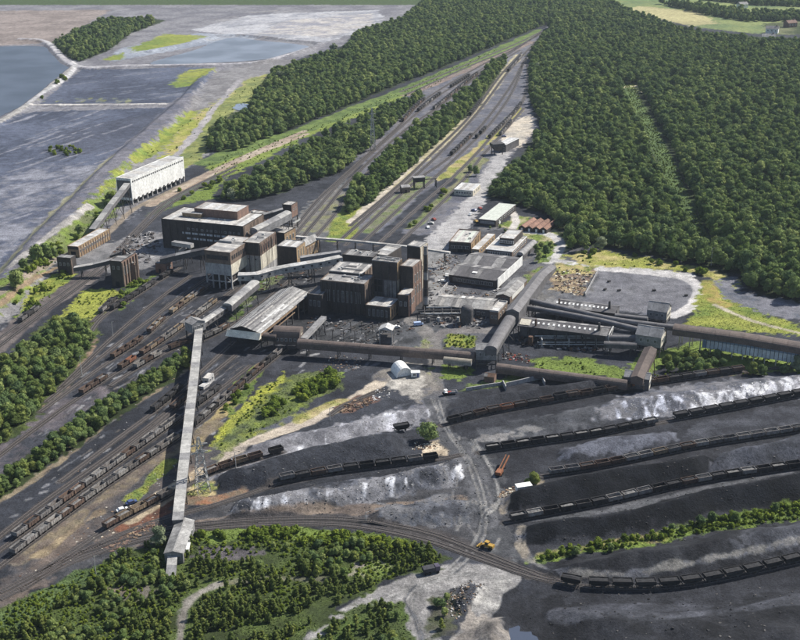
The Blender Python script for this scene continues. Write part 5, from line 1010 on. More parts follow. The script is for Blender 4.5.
# houses beyond the wood
for (px, py, lab) in ((772, 33, 'pale far house at the right edge of the wood'), (790, 27, 'far red roofed house at the top right corner'), (742, 8, 'far white farmhouse among the top right fields'), (768, 41, 'far white cottage in a gap of the right wood')):
    g = U(px, py); t = thing('house', lab, 'house', tuple(g), R(-.5, .5)); MB().box(-8, 8, -5, 5, 0, 6).build('wall', WHITE if 'pale' in lab or 'white' in lab else BRICKR, t)
    MB().add([(-8.5, -5.5, 6.01), (8.5, -5.5, 6.01), (8.5, 5.5, 6.01), (-8.5, 5.5, 6.01), (-8.5, 0, 9.5), (8.5, 0, 9.5)], [(0, 1, 5, 4), (2, 3, 4, 5), (0, 4, 3), (1, 2, 5), (3, 2, 1, 0)]).build('roof', BRICKR if 'red' in lab else ROOFG, t)
    for x in (-5, 0, 5): link('window', winmesh(1.6, 1.6, WPAINT), t, (x, -5.02, 3.5))
    MB().box(5, 6.2, -.6, .6, 8, 10.8).build('chimney_stack', BRICKR, t)
# ------------------------------------------------------------------ conveyor galleries
def gallery(name, label, pts, w, hh, wallm, roofm, top='gable', rise=.7, leg_step=14, legm=STEEL, win=0, legw=.35, solid=False, roof_n=None, cat='conveyor', skirt=None):
    """pts: (px, py, z) along the crown of the gallery at height z; legs go down to the ground; the roof is laid in sheets"""
    P = [U(a, b, z) for a, b, z in pts]; o = P[0].copy(); o.z = 0; root = thing(name, label, cat, tuple(o))
    V = [p - o for p in P]; segs = []
    for i in range(len(V)):
        t = ((V[min(i + 1, len(V) - 1)] - V[max(i - 1, 0)])); t.z = 0; t.normalize(); segs.append(Vector((-t.y, t.x, 0)))
    def section(c, n, kind):
        z = c.z - (rise if top != 'flat' else .15)
        if kind == 'wall': return [c + n * (w / 2) + Vector((0, 0, z - hh - c.z)), c - n * (w / 2) + Vector((0, 0, z - hh - c.z)), c - n * (w / 2) + Vector((0, 0, z - c.z)), c + n * (w / 2) + Vector((0, 0, z - c.z))]
        k = w / 2 + .15; e = Vector((0, 0, z - c.z + .005))
        if top == 'gable': out = [c + n * k + e, c - n * k + e, c - n * k + e + Vector((0, 0, .12)), c, c + n * k + e + Vector((0, 0, .12))]
        elif top == 'flat': out = [c + n * k + e, c - n * k + e, c - n * k, c + n * k]
        else: out = [c + n * (k * math.cos(math.pi * q / 8)) + Vector((0, 0, z - c.z + .005 + rise * math.sin(math.pi * q / 8))) for q in range(9)]
        return out
    def interp(s):
        acc = 0
        for i in range(len(V) - 1):
            L = (V[i + 1] - V[i]).length
            if s <= acc + L or i == len(V) - 2: f = (s - acc) / L; return V[i].lerp(V[i + 1], f), segs[i].lerp(segs[i + 1], max(0, min(1, f))).normalized()
            acc += L
    total = sum((V[i + 1] - V[i]).length for i in range(len(V) - 1)); nst = max(2, int(total / 6))
    st = [interp(total * k / nst) for k in range(nst + 1)]
    MB().sweep([section(c, n, 'wall') for c, n in st]).build('gallery_wall', wallm, root)
    rn = roof_n or max(2, int(total / 9)); rms = roofm if isinstance(roofm, list) else [roofm]
    for k in range(rn):
        a, b_ = total * k / rn, total * (k + 1) / rn - .08; dz = Vector((0, 0, R(0, .05))); m_ = max(2, int((b_ - a) / 5) + 1); ss = [interp(a + (b_ - a) * q / (m_ - 1)) for q in range(m_)]
        MB().sweep([[p + dz for p in section(c, n, 'roof')] for c, n in ss]).build('roof_sheet', rms[k % len(rms)], root)
    if win:
        for k in range(int(total / win)):
            c, n = interp((k + .5) * win); t = Vector((n.y, -n.x, 0))
            for sg in (1, -1):
                q = c + n * (sg * (w / 2 + .03)); rz = math.atan2(t.y, t.x); link('window', winmesh(1.0, .8, STEEL), root, (q.x, q.y, c.z - rise - hh * .4), rz if sg < 0 else rz + math.pi)
    if skirt:
        for c0, c1 in skirt:
            for (m_, za, zb) in ((BLUEG, .35, 1.0), (PALEG, -.0, .0)): pass
    if leg_step:
        nl = max(1, int(total / leg_step))
        for k in range(nl + 1):
            c, n = interp(total * (k + .3) / (nl + .6)); bz = c.z - rise - hh; wp = c + o; g0 = gz(wp.x, wp.y)
            if bz - g0 < 1.2: continue
            b = MB(); a0 = c + n * (w / 2 - .2); a1 = c - n * (w / 2 - .2); sp = n * min(1.2, (bz - g0) * .08)
            t0 = Vector((a0.x, a0.y, bz)); t1 = Vector((a1.x, a1.y, bz)); f0 = Vector((a0.x, a0.y, g0)) + sp; f1 = Vector((a1.x, a1.y, g0)) - sp
            b.bar(f0, t0, legw).bar(f1, t1, legw).bar(f0.lerp(t0, .15), f1.lerp(t1, .85), legw * .6).bar(f1.lerp(t1, .15), f0.lerp(t0, .85), legw * .6).bar(f0.lerp(t0, .9), f1.lerp(t1, .9), legw * .8); b.build('trestle', legm, root)
    return root
# long conveyor down the left yard
h1 = SCRH * .42
gallery('conveyor_gallery', 'wide pale upper gallery from the screening plant to the yard', [(255, 280, h1 + 4), (227, 303.5, h1 + 2)], 5.2, 3.0, GALD, [GALL, GALG, GALL], 'arch', 1.1, 12)
gallery('conveyor_gallery', 'narrow pale gallery running into the corner house', [(225, 305.5, h1), (202, 321, h1 - 1)], 3.8, 2.4, GALD, [GALG, GALL], 'gable', .7, 10, win=4)
gallery('conveyor_gallery', 'very long straight pale conveyor descending across the left sidings', [(199, 327, h1 - 2.5), (194, 376, 8.5), (184, 460, 6.5), (177.5, 520, 5.6)], 3.6, 2.0, GALD, [GALL, GALG, GALL, GALL], 'flat', .2, 16, STEEL, roof_n=34)
gallery('conveyor_tail', 'short conveyor tail dropping into the scrub below the drive house', [(172.5, 556, 3.2), (171.5, 566, 2.2), (170.5, 576, .7)], 3.0, 1.6, GALD, [GALL, GALG], 'flat', .2, 0)
# bunker conveyor and brick tower bridges
gallery('conveyor_gallery', 'steep pale conveyor climbing into the white bunker', [(92, 229, 6.0), (110, 205, 13.5), (127, 183, 20)], 4.0, 2.6, GALD, [GALG, GALL], 'flat', .2, 14)
gallery('conveyor_bridge', 'low sloping bridge between the two left brick towers', [(74, 267, 6), (92, 264, 7.5), (112, 259, 10)], 3.5, 2.2, GALD, [ROOFP, ROOFG], 'flat', .2, 14)
gallery('conveyor_gallery', 'dark sloping gallery from the brick tower to the screening plant', [(160, 257, 9), (185, 251, 12), (206, 247, 15)], 5, 3.0, GALD, [ROOFSL, GALG], 'gable', .8, 14)
gallery('conveyor_gallery', 'pale stub gallery in front of the dark washery wall', [(173, 241, 13), (192, 244, 13)], 3.2, 2.2, GALL, [GALG], 'flat', .2, 8)
gallery('conveyor_gallery', 'short pale chute below the stub gallery', [(186, 245, 11), (179, 250, 8)], 3, 2, GALL, [GALL], 'flat', .2, 0)
gallery('conveyor_gallery', 'light curving gallery past the screening block to the workshop', [(238, 274, 12), (256, 273.5, 12), (277, 267.5, 12.5), (300, 263.6, 13), (322, 260, 13.5), (341, 256, 14)], 5.0, 3.2, GALL, [ROOFW, ROOFP, GALL], 'flat', .2, 13, win=5)
gallery('conveyor_gallery', 'thin grey gallery behind the light curving gallery', [(300, 257, 11), (320, 254, 12), (341, 251, 13)], 3.6, 2.2, GALG, [GALG], 'flat', .2, 14)
gallery('conveyor_gallery', 'broad grey gallery climbing to the transfer tower by the wood', [(253.5, 228, 16.5), (270, 220, 18), (288, 210.5, 20)], 6.0, 4.0, GALG, [GALL, GALG], 'arch', 1.2, 13)
gallery('conveyor_gallery', 'dark gallery entering the transfer tower from the left', [(262, 214.5, 17), (283, 208.5, 20)], 4.0, 3.0, GALD, [ROOFG], 'flat', .2, 13)
# thin gantry behind the plant
gallery('pipe_gantry', 'long thin pale pipe gantry on posts behind the winding towers', [(296, 236, 9), (350, 240, 9), (400, 245, 9), (450, 252, 9)], 1.8, .9, STEELL, [ROOFP, GALL], 'flat', .2, 12, STEEL, cat='gantry')
# brown tubes
gallery('conveyor_gallery', 'long brown rounded gallery left of the grey transfer house', [(298, 339, 8.5), (390, 346, 8), (475, 352.5, 8)], 4.6, 2.0, GALB, [GALB], 'arch', 2.0, 17, roof_n=11)
gallery('conveyor_gallery', 'lower brown rounded gallery right of the grey transfer house', [(497, 363.5, 5.5), (560, 371.5, 5), (628, 380.5, 5)], 4.8, 1.8, GALB, [GALB], 'arch', 2.0, 17, roof_n=9)
gallery('conveyor_gallery', 'short tan gallery below the long brown gallery by the road', [(444, 356.5, 6), (472, 359.5, 6)], 3.4, 1.4, GALG, [M('tan_cladding', (.3, .27, .22), (.2, .18, .15), .4, .8)], 'arch', 1.2, 10)
gallery('conveyor_gallery', 'stub gallery linking the wagon shed to the arched house', [(262, 332.5, 8.5), (277, 334, 8.5)], 3.6, 2.2, BRICKD, [GALB], 'arch', 1.2, 0)
gallery('conveyor_gallery', 'sloping grey chute behind the arched transfer house', [(303, 338, 7), (324, 316, 9)], 2.6, 1.6, GALG, [GALG], 'flat', .2, 10)
gallery('conveyor_gallery', 'wide dark gabled gallery rising past the brick store', [(551, 264, 3.5), (540, 273, 6.5), (512.5, 309, 14.5)], 6.5, 6.0, GALD, [M('mid_cladding', (.165, .16, .165), (.105, .1, .105), .3, .8, 3, .3, corr=1.5, rnd=.12)], 'gable', 1.6, 12)
gallery('conveyor_gallery', 'rounded dark gallery dropping to the grey transfer house', [(510, 315, 13.5), (500, 331, 12.5), (491, 346, 12)], 5.4, 2.6, GALD, [MATS['mid_cladding']], 'arch', 1.8, 12)
gallery('conveyor_gallery', 'upper thin grey tube running right from the wide dark gallery', [(527, 297.5, 9), (560, 305, 9.5), (612, 317, 10), (648, 322, 10.5), (676, 325, 10.5)], 3.0, 1.4, GALD, [MATS['mid_cladding']], 'arch', 1.2, 15)
gallery('conveyor_gallery', 'lower thin grey tube running right from the wide dark gallery', [(527, 305, 8), (560, 310.5, 8.5), (600, 318, 9), (640, 327.5, 9)], 2.8, 1.3, GALD, [MATS['mid_cladding']], 'arch', 1.1, 15)
gallery('conveyor_gallery', 'thin tube from the rear long shed to the upper transfer house', [(615, 313.5, 7.5), (648, 317, 7.5)], 2.6, 1.3, GALD, [MATS['mid_cladding']], 'arch', .9, 12)
gallery('conveyor_gallery', 'upper of two tubes from the front long shed to the tall transfer house', [(606, 335, 7.5), (638, 335.5, 8.5)], 2.8, 1.4, GALD, [MATS['mid_cladding']], 'arch', 1.0, 12)
gallery('conveyor_gallery', 'lower of two tubes from the front long shed to the tall transfer house', [(604, 341.5, 6.5), (637, 343, 7)], 3.2, 1.6, GALD, [GALD], 'arch', 1.0, 12)
gallery('conveyor_gallery', 'short steep brown gallery between the two right transfer houses', [(651, 346, 12.5), (645, 358, 10), (637, 376, 7.5)], 5.5, 3.0, GALB, [GALB], 'gable', 1.2, 12, WOOD)
GR = [(674, 324.5, 12.5), (740, 333, 12.5), (800, 343, 12.5), (880, 357, 12.5)]
root = gallery('conveyor_gallery', 'thick brown gallery with glazed lower wall leaving the right edge', GR, 7.5, 2.4, GALB, [GALB], 'arch', 1.6, 0, roof_n=14)
o = Vector(root.location); A0, A1 = U(703, 336.5, 8.6) - o, U(800, 352.5, 8.6) - o; d = (A1 - A0); n = Vector((-d.y, d.x, 0)).normalized(); a = A0.copy(); NP = 24
for k in range(NP):      # glazed panels below the gallery
    p, q = A0.lerp(A1, k / NP + .003), A0.lerp(A1, (k + 1) / NP - .003)
    for (zt, zb, m_) in ((.0, -1.7, BLUEG), (-1.76, -5.6, PALEG)):
        mm = BLUEG if k == 0 else m_
        MB().hexa([p + Vector((0, 0, zb)), q + Vector((0, 0, zb)), q + n * .2 + Vector((0, 0, zb)), p + n * .2 + Vector((0, 0, zb))], [p + Vector((0, 0, zt)), q + Vector((0, 0, zt)), q + n * .2 + Vector((0, 0, zt)), p + n * .2 + Vector((0, 0, zt))]).build('glazed_panel', mm, root)
MB().sweep([[A0 + n * .3 + Vector((0, 0, z)) for z in (0, -5.7)] + [A0 + n * 6.5 + Vector((0, 0, z)) for z in (-5.7, 0)], [A1 + n * .3 + Vector((0, 0, z)) for z in (0, -5.7)] + [A1 + n * 6.5 + Vector((0, 0, z)) for z in (-5.7, 0)]]).build('lower_storey', GALD, root)
for k in range(12):
    p = (U(680, 331, 8.6) - o).lerp(A1, k / 11) + n * .1
    MB().bar((p.x, p.y, 0), (p.x, p.y, 8.8), .45).build('post', CREAM, root); MB().bar((p.x + n.x * 5.5, p.y + n.y * 5.5, 0), (p.x + n.x * 5.5, p.y + n.y * 5.5, 8.8), .45).build('post', CREAM, root)

# ------------------------------------------------------------------ lattice pylons
def pylon(label, px, base, topy, w0, m=STEELL, arms=True, cat='pylon', bw=.18):
    g = U(px, base); h = HB((px, base), topy); t = thing('lattice_pylon', label, cat, (g.x, g.y, gz(g.x, g.y) - .1), R(0, .5)); b = MB(); n = 8
    W = lambda z: w0 * (1 - z / h) ** .8 * .5 + .35
    for sx in (-1, 1):
        for sy in (-1, 1):
            l = MB()
            for k in range(n):
                z0, z1 = h * k / n, h * (k + 1) / n; l.bar((sx * W(z0), sy * W(z0), z0), (sx * W(z1), sy * W(z1), z1), bw * 1.3)
            l.build('leg', m, t)
    for k in range(n):
        z0, z1 = h * k / n, h * (k + 1) / n
        for a, c in (((-1, -1), (1, -1)), ((1, -1), (1, 1)), ((1, 1), (-1, 1)), ((-1, 1), (-1, -1))):
            b.bar((a[0] * W(z0), a[1] * W(z0), z0), (c[0] * W(z1), c[1] * W(z1), z1), bw).bar((c[0] * W(z0), c[1] * W(z0), z0), (a[0] * W(z1), a[1] * W(z1), z1), bw).bar((a[0] * W(z1), a[1] * W(z1), z1), (c[0] * W(z1), c[1] * W(z1), z1), bw)
    b.build('bracing', m, t)
    if arms:
        for z in (h * .72, h * .86): MB().bar((-3.2, 0, z), (3.2, 0, z), .3).bar((-3.2, 0, z), (0, 0, z + 1.2), .15).bar((3.2, 0, z), (0, 0, z + 1.2), .15).build('cross_arm', m, t)
pylon('white lattice pylon standing between the sidings right of the long conveyor', 203, 491, 437, 4.2, STEELL, bw=.13)
pylon('grey lattice pylon rising from the narrow strip wood', 373, 150, 108, 3.2, STEELL, bw=.2)
def pole(label, px, base, topy, name='lamp_post', cat='lamp post'):
    g = U(px, base); h = HB((px, base), topy); t = thing(name, label, cat, (g.x, g.y, gz(g.x, g.y)))
    MB().cyl((0, 0, 0), (0, 0, h), .16, .09, 8).build('post', STEELL, t); MB().bar((0, 0, h - .1), (1.4, 0, h + .2), .12).build('arm', STEELL, t); MB().box(1.2, 2.0, -.18, .18, h + .1, h + .3).build('lamp_head', STEEL, t)
for px, ba, tp, lab in ((82, 375, 356, 'lamp post alone in the open left yard'), (113, 336, 322, 'lamp post beside the yellow grass triangle'), (236, 468, 452, 'lamp post beside the pale ash track'), (96, 574, 556, 'lamp post on the brown ground at lower left'), (366, 521, 512, 'lamp post in front of the white streaked ash bank'), (711, 266, 248, 'lamp post at the wood edge by the gravel pan'), (444, 262, 244, 'lamp post beside the chimney yard'), (330, 420, 408, 'lamp post at the bend of the pale track')): pole(lab, px, ba, tp)
# ------------------------------------------------------------------ wagons
def tub_mesh(m, mi, L=5.6, W=2.5, z0=1.15, z1=2.65, kind='box'):
    b = MB(); t = .12; l, w = L / 2, W / 2
    if kind == 'box':
        b.box(-l, l, -w, -w + t, z0, z1).box(-l, l, w - t, w, z0, z1).box(-l, -l + t, -w + t, w - t, z0, z1).box(l - t, l, -w + t, w - t, z0, z1).box(-l + t, l - t, -w + t, w - t, z0, z0 + .12, 1)
        for x in (-l * .98, -l * .5, -.35, .35, l * .5, l * .98): b.box(x - .07, x + .07, -w - .09, -w - .003, z0, z1 - .1).box(x - .07, x + .07, w + .003, w + .09, z0, z1 - .1)
        b.box(-l - .03, l + .03, -w - .06, -w + t, z1 + .002, z1 + .09).box(-l - .03, l + .03, w - t, w + .06, z1 + .002, z1 + .09)
    else:
        k = .62; zc = z0 + .75; zt = z1 + .35
        def shell(a, c, s0, s1):
            b.hexa([(-l * s0, -w * s0, a), (l * s0, -w * s0, a), (l * s0, w * s0, a), (-l * s0, w * s0, a)], [(-l * s1, -w * s1, c), (l * s1, -w * s1, c), (l * s1, w * s1, c), (-l * s1, w * s1, c)])
        shell(z0 - .3, zc, k, 1.0)
        b.box(-l, l, -w, -w + t, zc + .002, zt).box(-l, l, w - t, w, zc + .002, zt).box(-l, -l + t, -w + t, w - t, zc + .002, zt).box(l - t, l, -w + t, w - t, zc + .002, zt)
        for x in (-l * .97, -l * .32, l * .32, l * .97): b.box(x - .08, x + .08, -w - .1, -w - .003, zc - .2, zt).box(x - .08, x + .08, w + .003, w + .1, zc - .2, zt)
    return b.mesh('tub', [m, mi])
def load_mesh(m, z, L=5.3, W=2.25, peak=.5):
    nx_, ny_ = 9, 5; v = []; f = []
    for i in range(nx_):
        for j in range(ny_):
            x = -L / 2 + L * i / (nx_ - 1); y = -W / 2 + W * j / (ny_ - 1); e = min(i, nx_ - 1 - i, 2) / 2 * min(j, ny_ - 1 - j, 2) / 2
            v.append((x, y, z + peak * e + R(-.08, .08)))
    for i in range(nx_ - 1):
        for j in range(ny_ - 1): a = i * ny_ + j; f.append((a, a + ny_, a + ny_ + 1, a + 1))
    me = bpy.data.meshes.new('load'); me.from_pydata(v, [], f); me.materials.append(m); me.update(); return me
def chassis_mesh(L=5.6):
    b = MB(); l = L / 2; b.box(-l, l, -.95, -.75, .85, 1.12).box(-l, l, .75, .95, .85, 1.12).box(-l, -l + .2, -1.15, 1.15, .85, 1.12).box(l - .2, l, -1.15, 1.15, .85, 1.12)
    for s in (-1, 1):
        for y in (-.86, .86): b.cyl((s * l, y, 1.0), (s * (l + .38), y, 1.0), .09, .09, 6).cyl((s * (l + .38), y, 1.0), (s * (l + .46), y, 1.0), .22, .22, 8)
    return b.mesh('underframe', STEEL)
def wheel_mesh():
    b = MB(); b.cyl((0, -.86, .48), (0, .86, .48), .08, .08, 6)
    for y in (-.75, .75): b.cyl((0, y - .07, .48), (0, y + .07, .48), .47, .47, 12)
    return b.mesh('wheelset', STEEL)
INN = M('tub_inside', (.13, .11, .10), (.06, .055, .05), 1.2, .9, 4)
PAINTS = {'grey': M('wagon_grey', (.21, .205, .20), (.10, .085, .08), .9, .85, 4, .2, rnd=.3), 'rusty brown': M('wagon_rust', (.125, .082, .06), (.065, .047, .04), .9, .9, 4, .2, rnd=.3), 'dark': M('wagon_dark', (.05, .046, .045), (.03, .028, .028), .9, .85, 4, .2, rnd=.3),
          'pale grey': M('wagon_pale', (.3, .29, .275), (.16, .14, .125), .9, .85, 4, .2, rnd=.2), 'buff': M('wagon_buff', (.26, .2, .135), (.14, .105, .075), .9, .9, 4, .2, rnd=.2), 'orange': M('wagon_orange', (.26, .105, .055), (.15, .07, .045), .9, .8, 4, .2), 'black': M('wagon_black', (.026, .025, .025), (.017, .016, .016), .9, .85, 4, .2)}
TUBS = {k: tub_mesh(m, INN) for k, m in PAINTS.items()}; HOPS = {k: tub_mesh(m, INN, 6.4, 2.6, 1.2, 2.7, 'hopper') for k, m in PAINTS.items()}
LOADS = {'coal': [load_mesh(COALM, 2.2, peak=R(.3, .7)) for _ in range(3)], 'ash': [load_mesh(ASHM, 2.1, peak=R(.2, .6)) for _ in range(3)], 'empty': [load_mesh(INN, 1.45, peak=.12) for _ in range(2)], 'hcoal': [load_mesh(COALM, 2.75, 6.1, 2.3, R(.1, .4)) for _ in range(3)]}
CH, CHH, WH = chassis_mesh(), chassis_mesh(6.4), wheel_mesh()
SMALL = {}
for k, m in PAINTS.items():
    b = MB(); b.box(-3, 3, -1.35, 1.35, 1.1, 2.9).box(-2.5, 2.5, -.9, .9, .3, 1.09).box(-2.8, 2.8, -1.1, 1.1, 2.9, 3.1, 1); SMALL[k] = b.mesh('wagon', [m, COALM])
ORD = ['first', 'second', 'third', 'fourth', 'fifth', 'sixth', 'seventh', 'eighth', 'ninth', 'tenth', 'eleventh', 'twelfth', 'thirteenth', 'fourteenth', 'fifteenth', 'sixteenth', 'seventeenth', 'eighteenth', 'nineteenth', 'twentieth']
def ordinal(i):
    if i < 20: return ORD[i]
    n = (i + 1) % 100; h_ = 'hundred-and-' if i >= 100 else ''
    if i == 99: return 'hundredth'
    if n <= 20: return h_ + ORD[n - 1]
    t = ('', '', 'twenty', 'thirty', 'forty', 'fifty', 'sixty', 'seventy', 'eighty', 'ninety')[n // 10]; u = n % 10
    return h_ + (t + '-' + ORD[u - 1] if u else t[:-1] + 'ieth')
def at_px(L, px, py):     # arc position on a line nearest to a survey point
    g = U(px, py); d = np.hypot(L[:, 0] - g.x, L[:, 1] - g.y); i = int(d.argmin()); S = np.concatenate([[0], np.cumsum(np.hypot(*np.diff(L, axis=0).T))]); return S[i], S
def wagons(line, p0, p1, desc, cols, load='coal', pitch=6.35, kind='box', gapp=.01, small=False, override=None, group=None):
    if small: pitch = 8.2
    L = smooth_line(LINES[line], 1.0); s0, S = at_px(L, *p0); s1, _ = at_px(L, *p1); n = max(1, int((s1 - s0) / pitch + .5)); idx = 0; plist = []
    for k in range(n):
        if gapp and random.random() < gapp: continue
        s = s0 + (k + .5) * pitch + R(-.12, .12); plist.append(s)
    for idx, s in enumerate(plist):
        x = np.interp(s, S, L[:, 0]); y = np.interp(s, S, L[:, 1]); x2 = np.interp(s + 2, S, L[:, 0]); y2 = np.interp(s + 2, S, L[:, 1]); x1 = np.interp(s - 2, S, L[:, 0]); y1 = np.interp(s - 2, S, L[:, 1])
        rz = math.atan2(y2 - y1, x2 - x1); c = random.choice(cols); 
        if override and idx in override: c = override[idx]
        lab = f"{ordinal(idx)} {'hopper wagon' if kind == 'hopper' else 'wagon'} from the left in the {desc}"
        z = gz(x, y) + .30
        if len(plist) == 1: lab = f"single {c} wagon {desc}"
        if small:
            o = link('coal_wagon', SMALL[c], None, (x, y, z), rz); tag(o, lab, 'wagon', group or desc); continue
        t = thing('hopper_wagon' if kind == 'hopper' else 'coal_wagon', lab, 'wagon', (x, y, z), rz, group or desc)
        link('tub', (HOPS if kind == 'hopper' else TUBS)[c], t); link('underframe', CHH if kind == 'hopper' else CH, t)
        for xx in (-1.45, 1.45): link('wheelset', WH, t, (xx, 0, 0))
        ld = load if isinstance(load, str) else random.choice(load)
        if kind == 'hopper': ld = 'hcoal'
        link('load', random.choice(LOADS[ld]), t)
wagons('g1', (14, 540), (178, 421), 'upper long yard row left of the conveyor', ['grey', 'grey', 'rusty brown', 'grey', 'pale grey'], ['coal', 'coal', 'ash', 'empty'])
wagons('g2', (12, 557), (180, 437), 'lower long yard row left of the conveyor', ['grey', 'pale grey', 'grey', 'rusty brown'], ['ash', 'coal', 'empty', 'ash'])
wagons('g1', (197, 407), (221, 389), 'short row just right of the long conveyor', ['rusty brown', 'dark', 'grey'], ['coal', 'empty'])
wagons('g2', (194, 427), (284, 351), 'row curving up to the arched house', ['dark', 'grey', 'rusty brown', 'dark', 'black'], ['coal', 'empty', 'ash'], gapp=.06)
wagons('a', (112, 360), (141, 341), 'short rusty row in the open left yard', ['rusty brown', 'rusty brown', 'grey'], ['empty'])
wagons('a', (146, 334), (165, 320), 'middle short row in the open left yard', ['buff', 'rusty brown', 'grey'], ['ash', 'empty'])
wagons('a', (169, 315), (206, 289), 'row ending below the screening plant', ['buff', 'rusty brown', 'grey', 'buff'], ['ash', 'empty'])
wagons('b', (116, 311), (158, 282), 'dark row beside the brick tower', ['dark', 'grey', 'dark'], ['coal'])
wagons('b2', (102, 314), (117, 300), 'pair beside the yellow grass triangle', ['dark', 'grey'], ['coal'])
wagons('c', (81, 396), (109, 379), 'rusty row beside the upper left hedge', ['rusty brown', 'rusty brown', 'buff'], ['ash', 'empty'])
wagons('c', (119, 371), (135, 361), 'orange brown pair above the hedge', ['orange', 'rusty brown'], ['empty'])
wagons('c', (142, 357), (213, 305), 'row under the narrow pale gallery', ['grey', 'rusty brown', 'pale grey', 'buff', 'grey'], ['ash', 'empty', 'coal'], gapp=.05)
wagons('d', (136, 370), (186, 345), 'row against the top of the hedge', ['pale grey', 'grey', 'rusty brown', 'pale grey'], ['ash', 'empty'], gapp=.1)
wagons('d', (203, 341), (226, 329), 'short row under the conveyor corner', ['rusty brown', 'grey'], ['ash', 'coal'])
wagons('e1', (153, 413), (184, 388), 'dark row nearest the hedge bottom', ['dark', 'black', 'dark'], ['coal'])
wagons('e2', (172, 412), (192, 395), 'dark group beside the long conveyor', ['dark', 'rusty brown', 'black'], ['coal'])
wagons('h', (104, 531), (172, 493), 'buff row beside the rust heaps', ['buff', 'rusty brown', 'buff', 'grey'], ['empty', 'ash'])
wagons('h', (206, 477), (268, 456.5), 'buff row along the pale ash', ['buff', 'buff', 'rusty brown'], ['ash', 'empty'])
wagons('h', (270, 456), (284, 452), 'dark pair at the pale ash end', ['rusty brown', 'dark'], ['empty'])
wagons('i', (280, 484), (436, 460), 'dark row along the small coal bank', ['dark', 'grey', 'dark', 'black', 'rusty brown'], ['coal', 'empty', 'coal'])
wagons('R1', (447, 424.5), (745, 372), 'rusty row below the right transfer house', ['rusty brown', 'dark', 'rusty brown', 'dark', 'dark', 'grey'], ['coal', 'coal', 'empty'], override={14: 'orange', 4: 'orange'})
wagons('R2', (485, 452), (663, 422), 'dark row left of the white ash', ['dark', 'dark', 'grey', 'dark'], ['coal', 'ash', 'empty'])
wagons('R2', (672, 420), (840, 389), 'hopper row below the white ash', ['dark', 'black'], kind='hopper', pitch=7.4)
wagons('R3', (548, 475.5), (845, 425), 'grey row above the long coal bank', ['grey', 'pale grey', 'rusty brown', 'grey', 'buff'], ['coal', 'empty'])
wagons('R4', (511, 522), (845, 461), 'mixed row between the two long coal banks', ['grey', 'rusty brown', 'dark', 'pale grey', 'dark'], ['coal', 'ash', 'empty'], override={26: 'orange', 12: 'pale grey'})
wagons('k1', (560, 582), (578, 585), 'standing apart at the left of the curved front row', ['black'], kind='hopper', pitch=7.4, group='hoppers on the curved front track')
wagons('k1', (588, 587), (850, 549), 'curved front hopper row', ['dark', 'black', 'black', 'dark'], kind='hopper', pitch=7.5)
LINES['s1'] = smooth_line(GP([(390, 433), (402, 431), (414, 429)]), 2.0)
wagons('s1', (394, 432.5), (406, 430), 'alone on the pale ash by the round tree', ['black'], kind='hopper', pitch=7.4, group='lone wagons')
# far yards: too small to show their parts
wagons('u2', (434, 110), (478, 74), 'longest far row between the strip woods', ['dark', 'rusty brown', 'grey', 'dark'], small=True)
wagons('u1', (448, 88), (466, 76), 'short far row beside the main line', ['dark', 'black'], small=True)
wagons('u3', (400, 122), (424, 100), 'far row tucked under the strip wood', ['dark', 'rusty brown'], small=True)
wagons('u4', (408, 137), (421, 125), 'small far group beside the wedge wood', ['dark', 'black'], small=True)
wagons('v4', (489, 139), (522, 104), 'far row nearest the right wood', ['dark', 'grey', 'dark'], small=True)
wagons('v3', (476, 139), (486, 129), 'far group left of the loading shed', ['dark', 'black'], small=True)
wagons('v2', (451, 156), (470, 137), 'far row in the middle sidings', ['dark', 'rusty brown', 'black'], small=True)
wagons('u1', (420, 112), (440, 95), 'middle far row between the strip woods', ['dark', 'grey', 'black'], small=True)
wagons('v6', (470, 116), (482, 101), 'short far row left of the middle sidings', ['dark', 'black'], small=True)
wagons('v5', (500, 136), (512, 122), 'short far row above the loading shed', ['dark', 'grey'], small=True)
wagons('v1', (508, 72), (520, 57), 'furthest short row near the junction', ['dark', 'grey'], small=True)
wagons('t1', (20, 323), (38, 310), 'far left pair on the brown double track', ['dark', 'grey'], small=False)
wagons('b', (160, 280), (172, 273), 'little group at the brick hut', ['dark'], ['coal'])
# ------------------------------------------------------------------ vehicles and yard plant
def car(label, px, py, rz, m, van=False):
    g = U(px, py); t = thing('parked_van' if van else 'parked_car', label, 'van' if van else 'car', (g.x, g.y, gz(g.x, g.y)), rz, 'vehicles parked about the site')
    b = MB()
    pf = [(-2.1, .35), (-2.1, .85), (-1.7, .95), (-1.2, 1.42), (.5, 1.42), (1.1, .95), (2.05, .85), (2.1, .35)] if not van else [(-2.4, .4), (-2.4, 2.0), (1.2, 2.05), (1.9, 1.2), (2.4, 1.1), (2.4, .4)]
    b.sweep([[(x, y, z) for x, z in pf] for y in (-.85, .85)]); b.build('body', m, t)
    if not van: MB().box(-1.35, .75, -.87, .87, .98, 1.3).build('side_window', GLASS, t); MB().hexa([(.58, -.75, 1.36), (.58, .75, 1.36), (1.12, .75, .98), (1.12, -.75, .98)], [(.66, -.75, 1.40), (.66, .75, 1.40), (1.2, .75, 1.0), (1.2, -.75, 1.0)]).build('windscreen', GLASS, t)
    else: MB().hexa([(1.28, -.75, 2.0), (1.28, .75, 2.0), (1.95, .75, 1.25), (1.95, -.75, 1.25)], [(1.36, -.75, 2.04), (1.36, .75, 2.04), (2.03, .75, 1.28), (2.03, -.75, 1.28)]).build('windscreen', GLASS, t)
    for x in (-1.35, 1.35):
        for y in (-.82, .82): MB().cyl((x, y - .12, .32), (x, y + .12, .32), .33, .33, 10).build('wheel', TYRE, t)
car('white car beside the buff wagons at lower left', 122.5, 511, .5, WPAINT); car('blue car above the white car by the buff wagons', 131.5, 503.5, .6, BLUE)
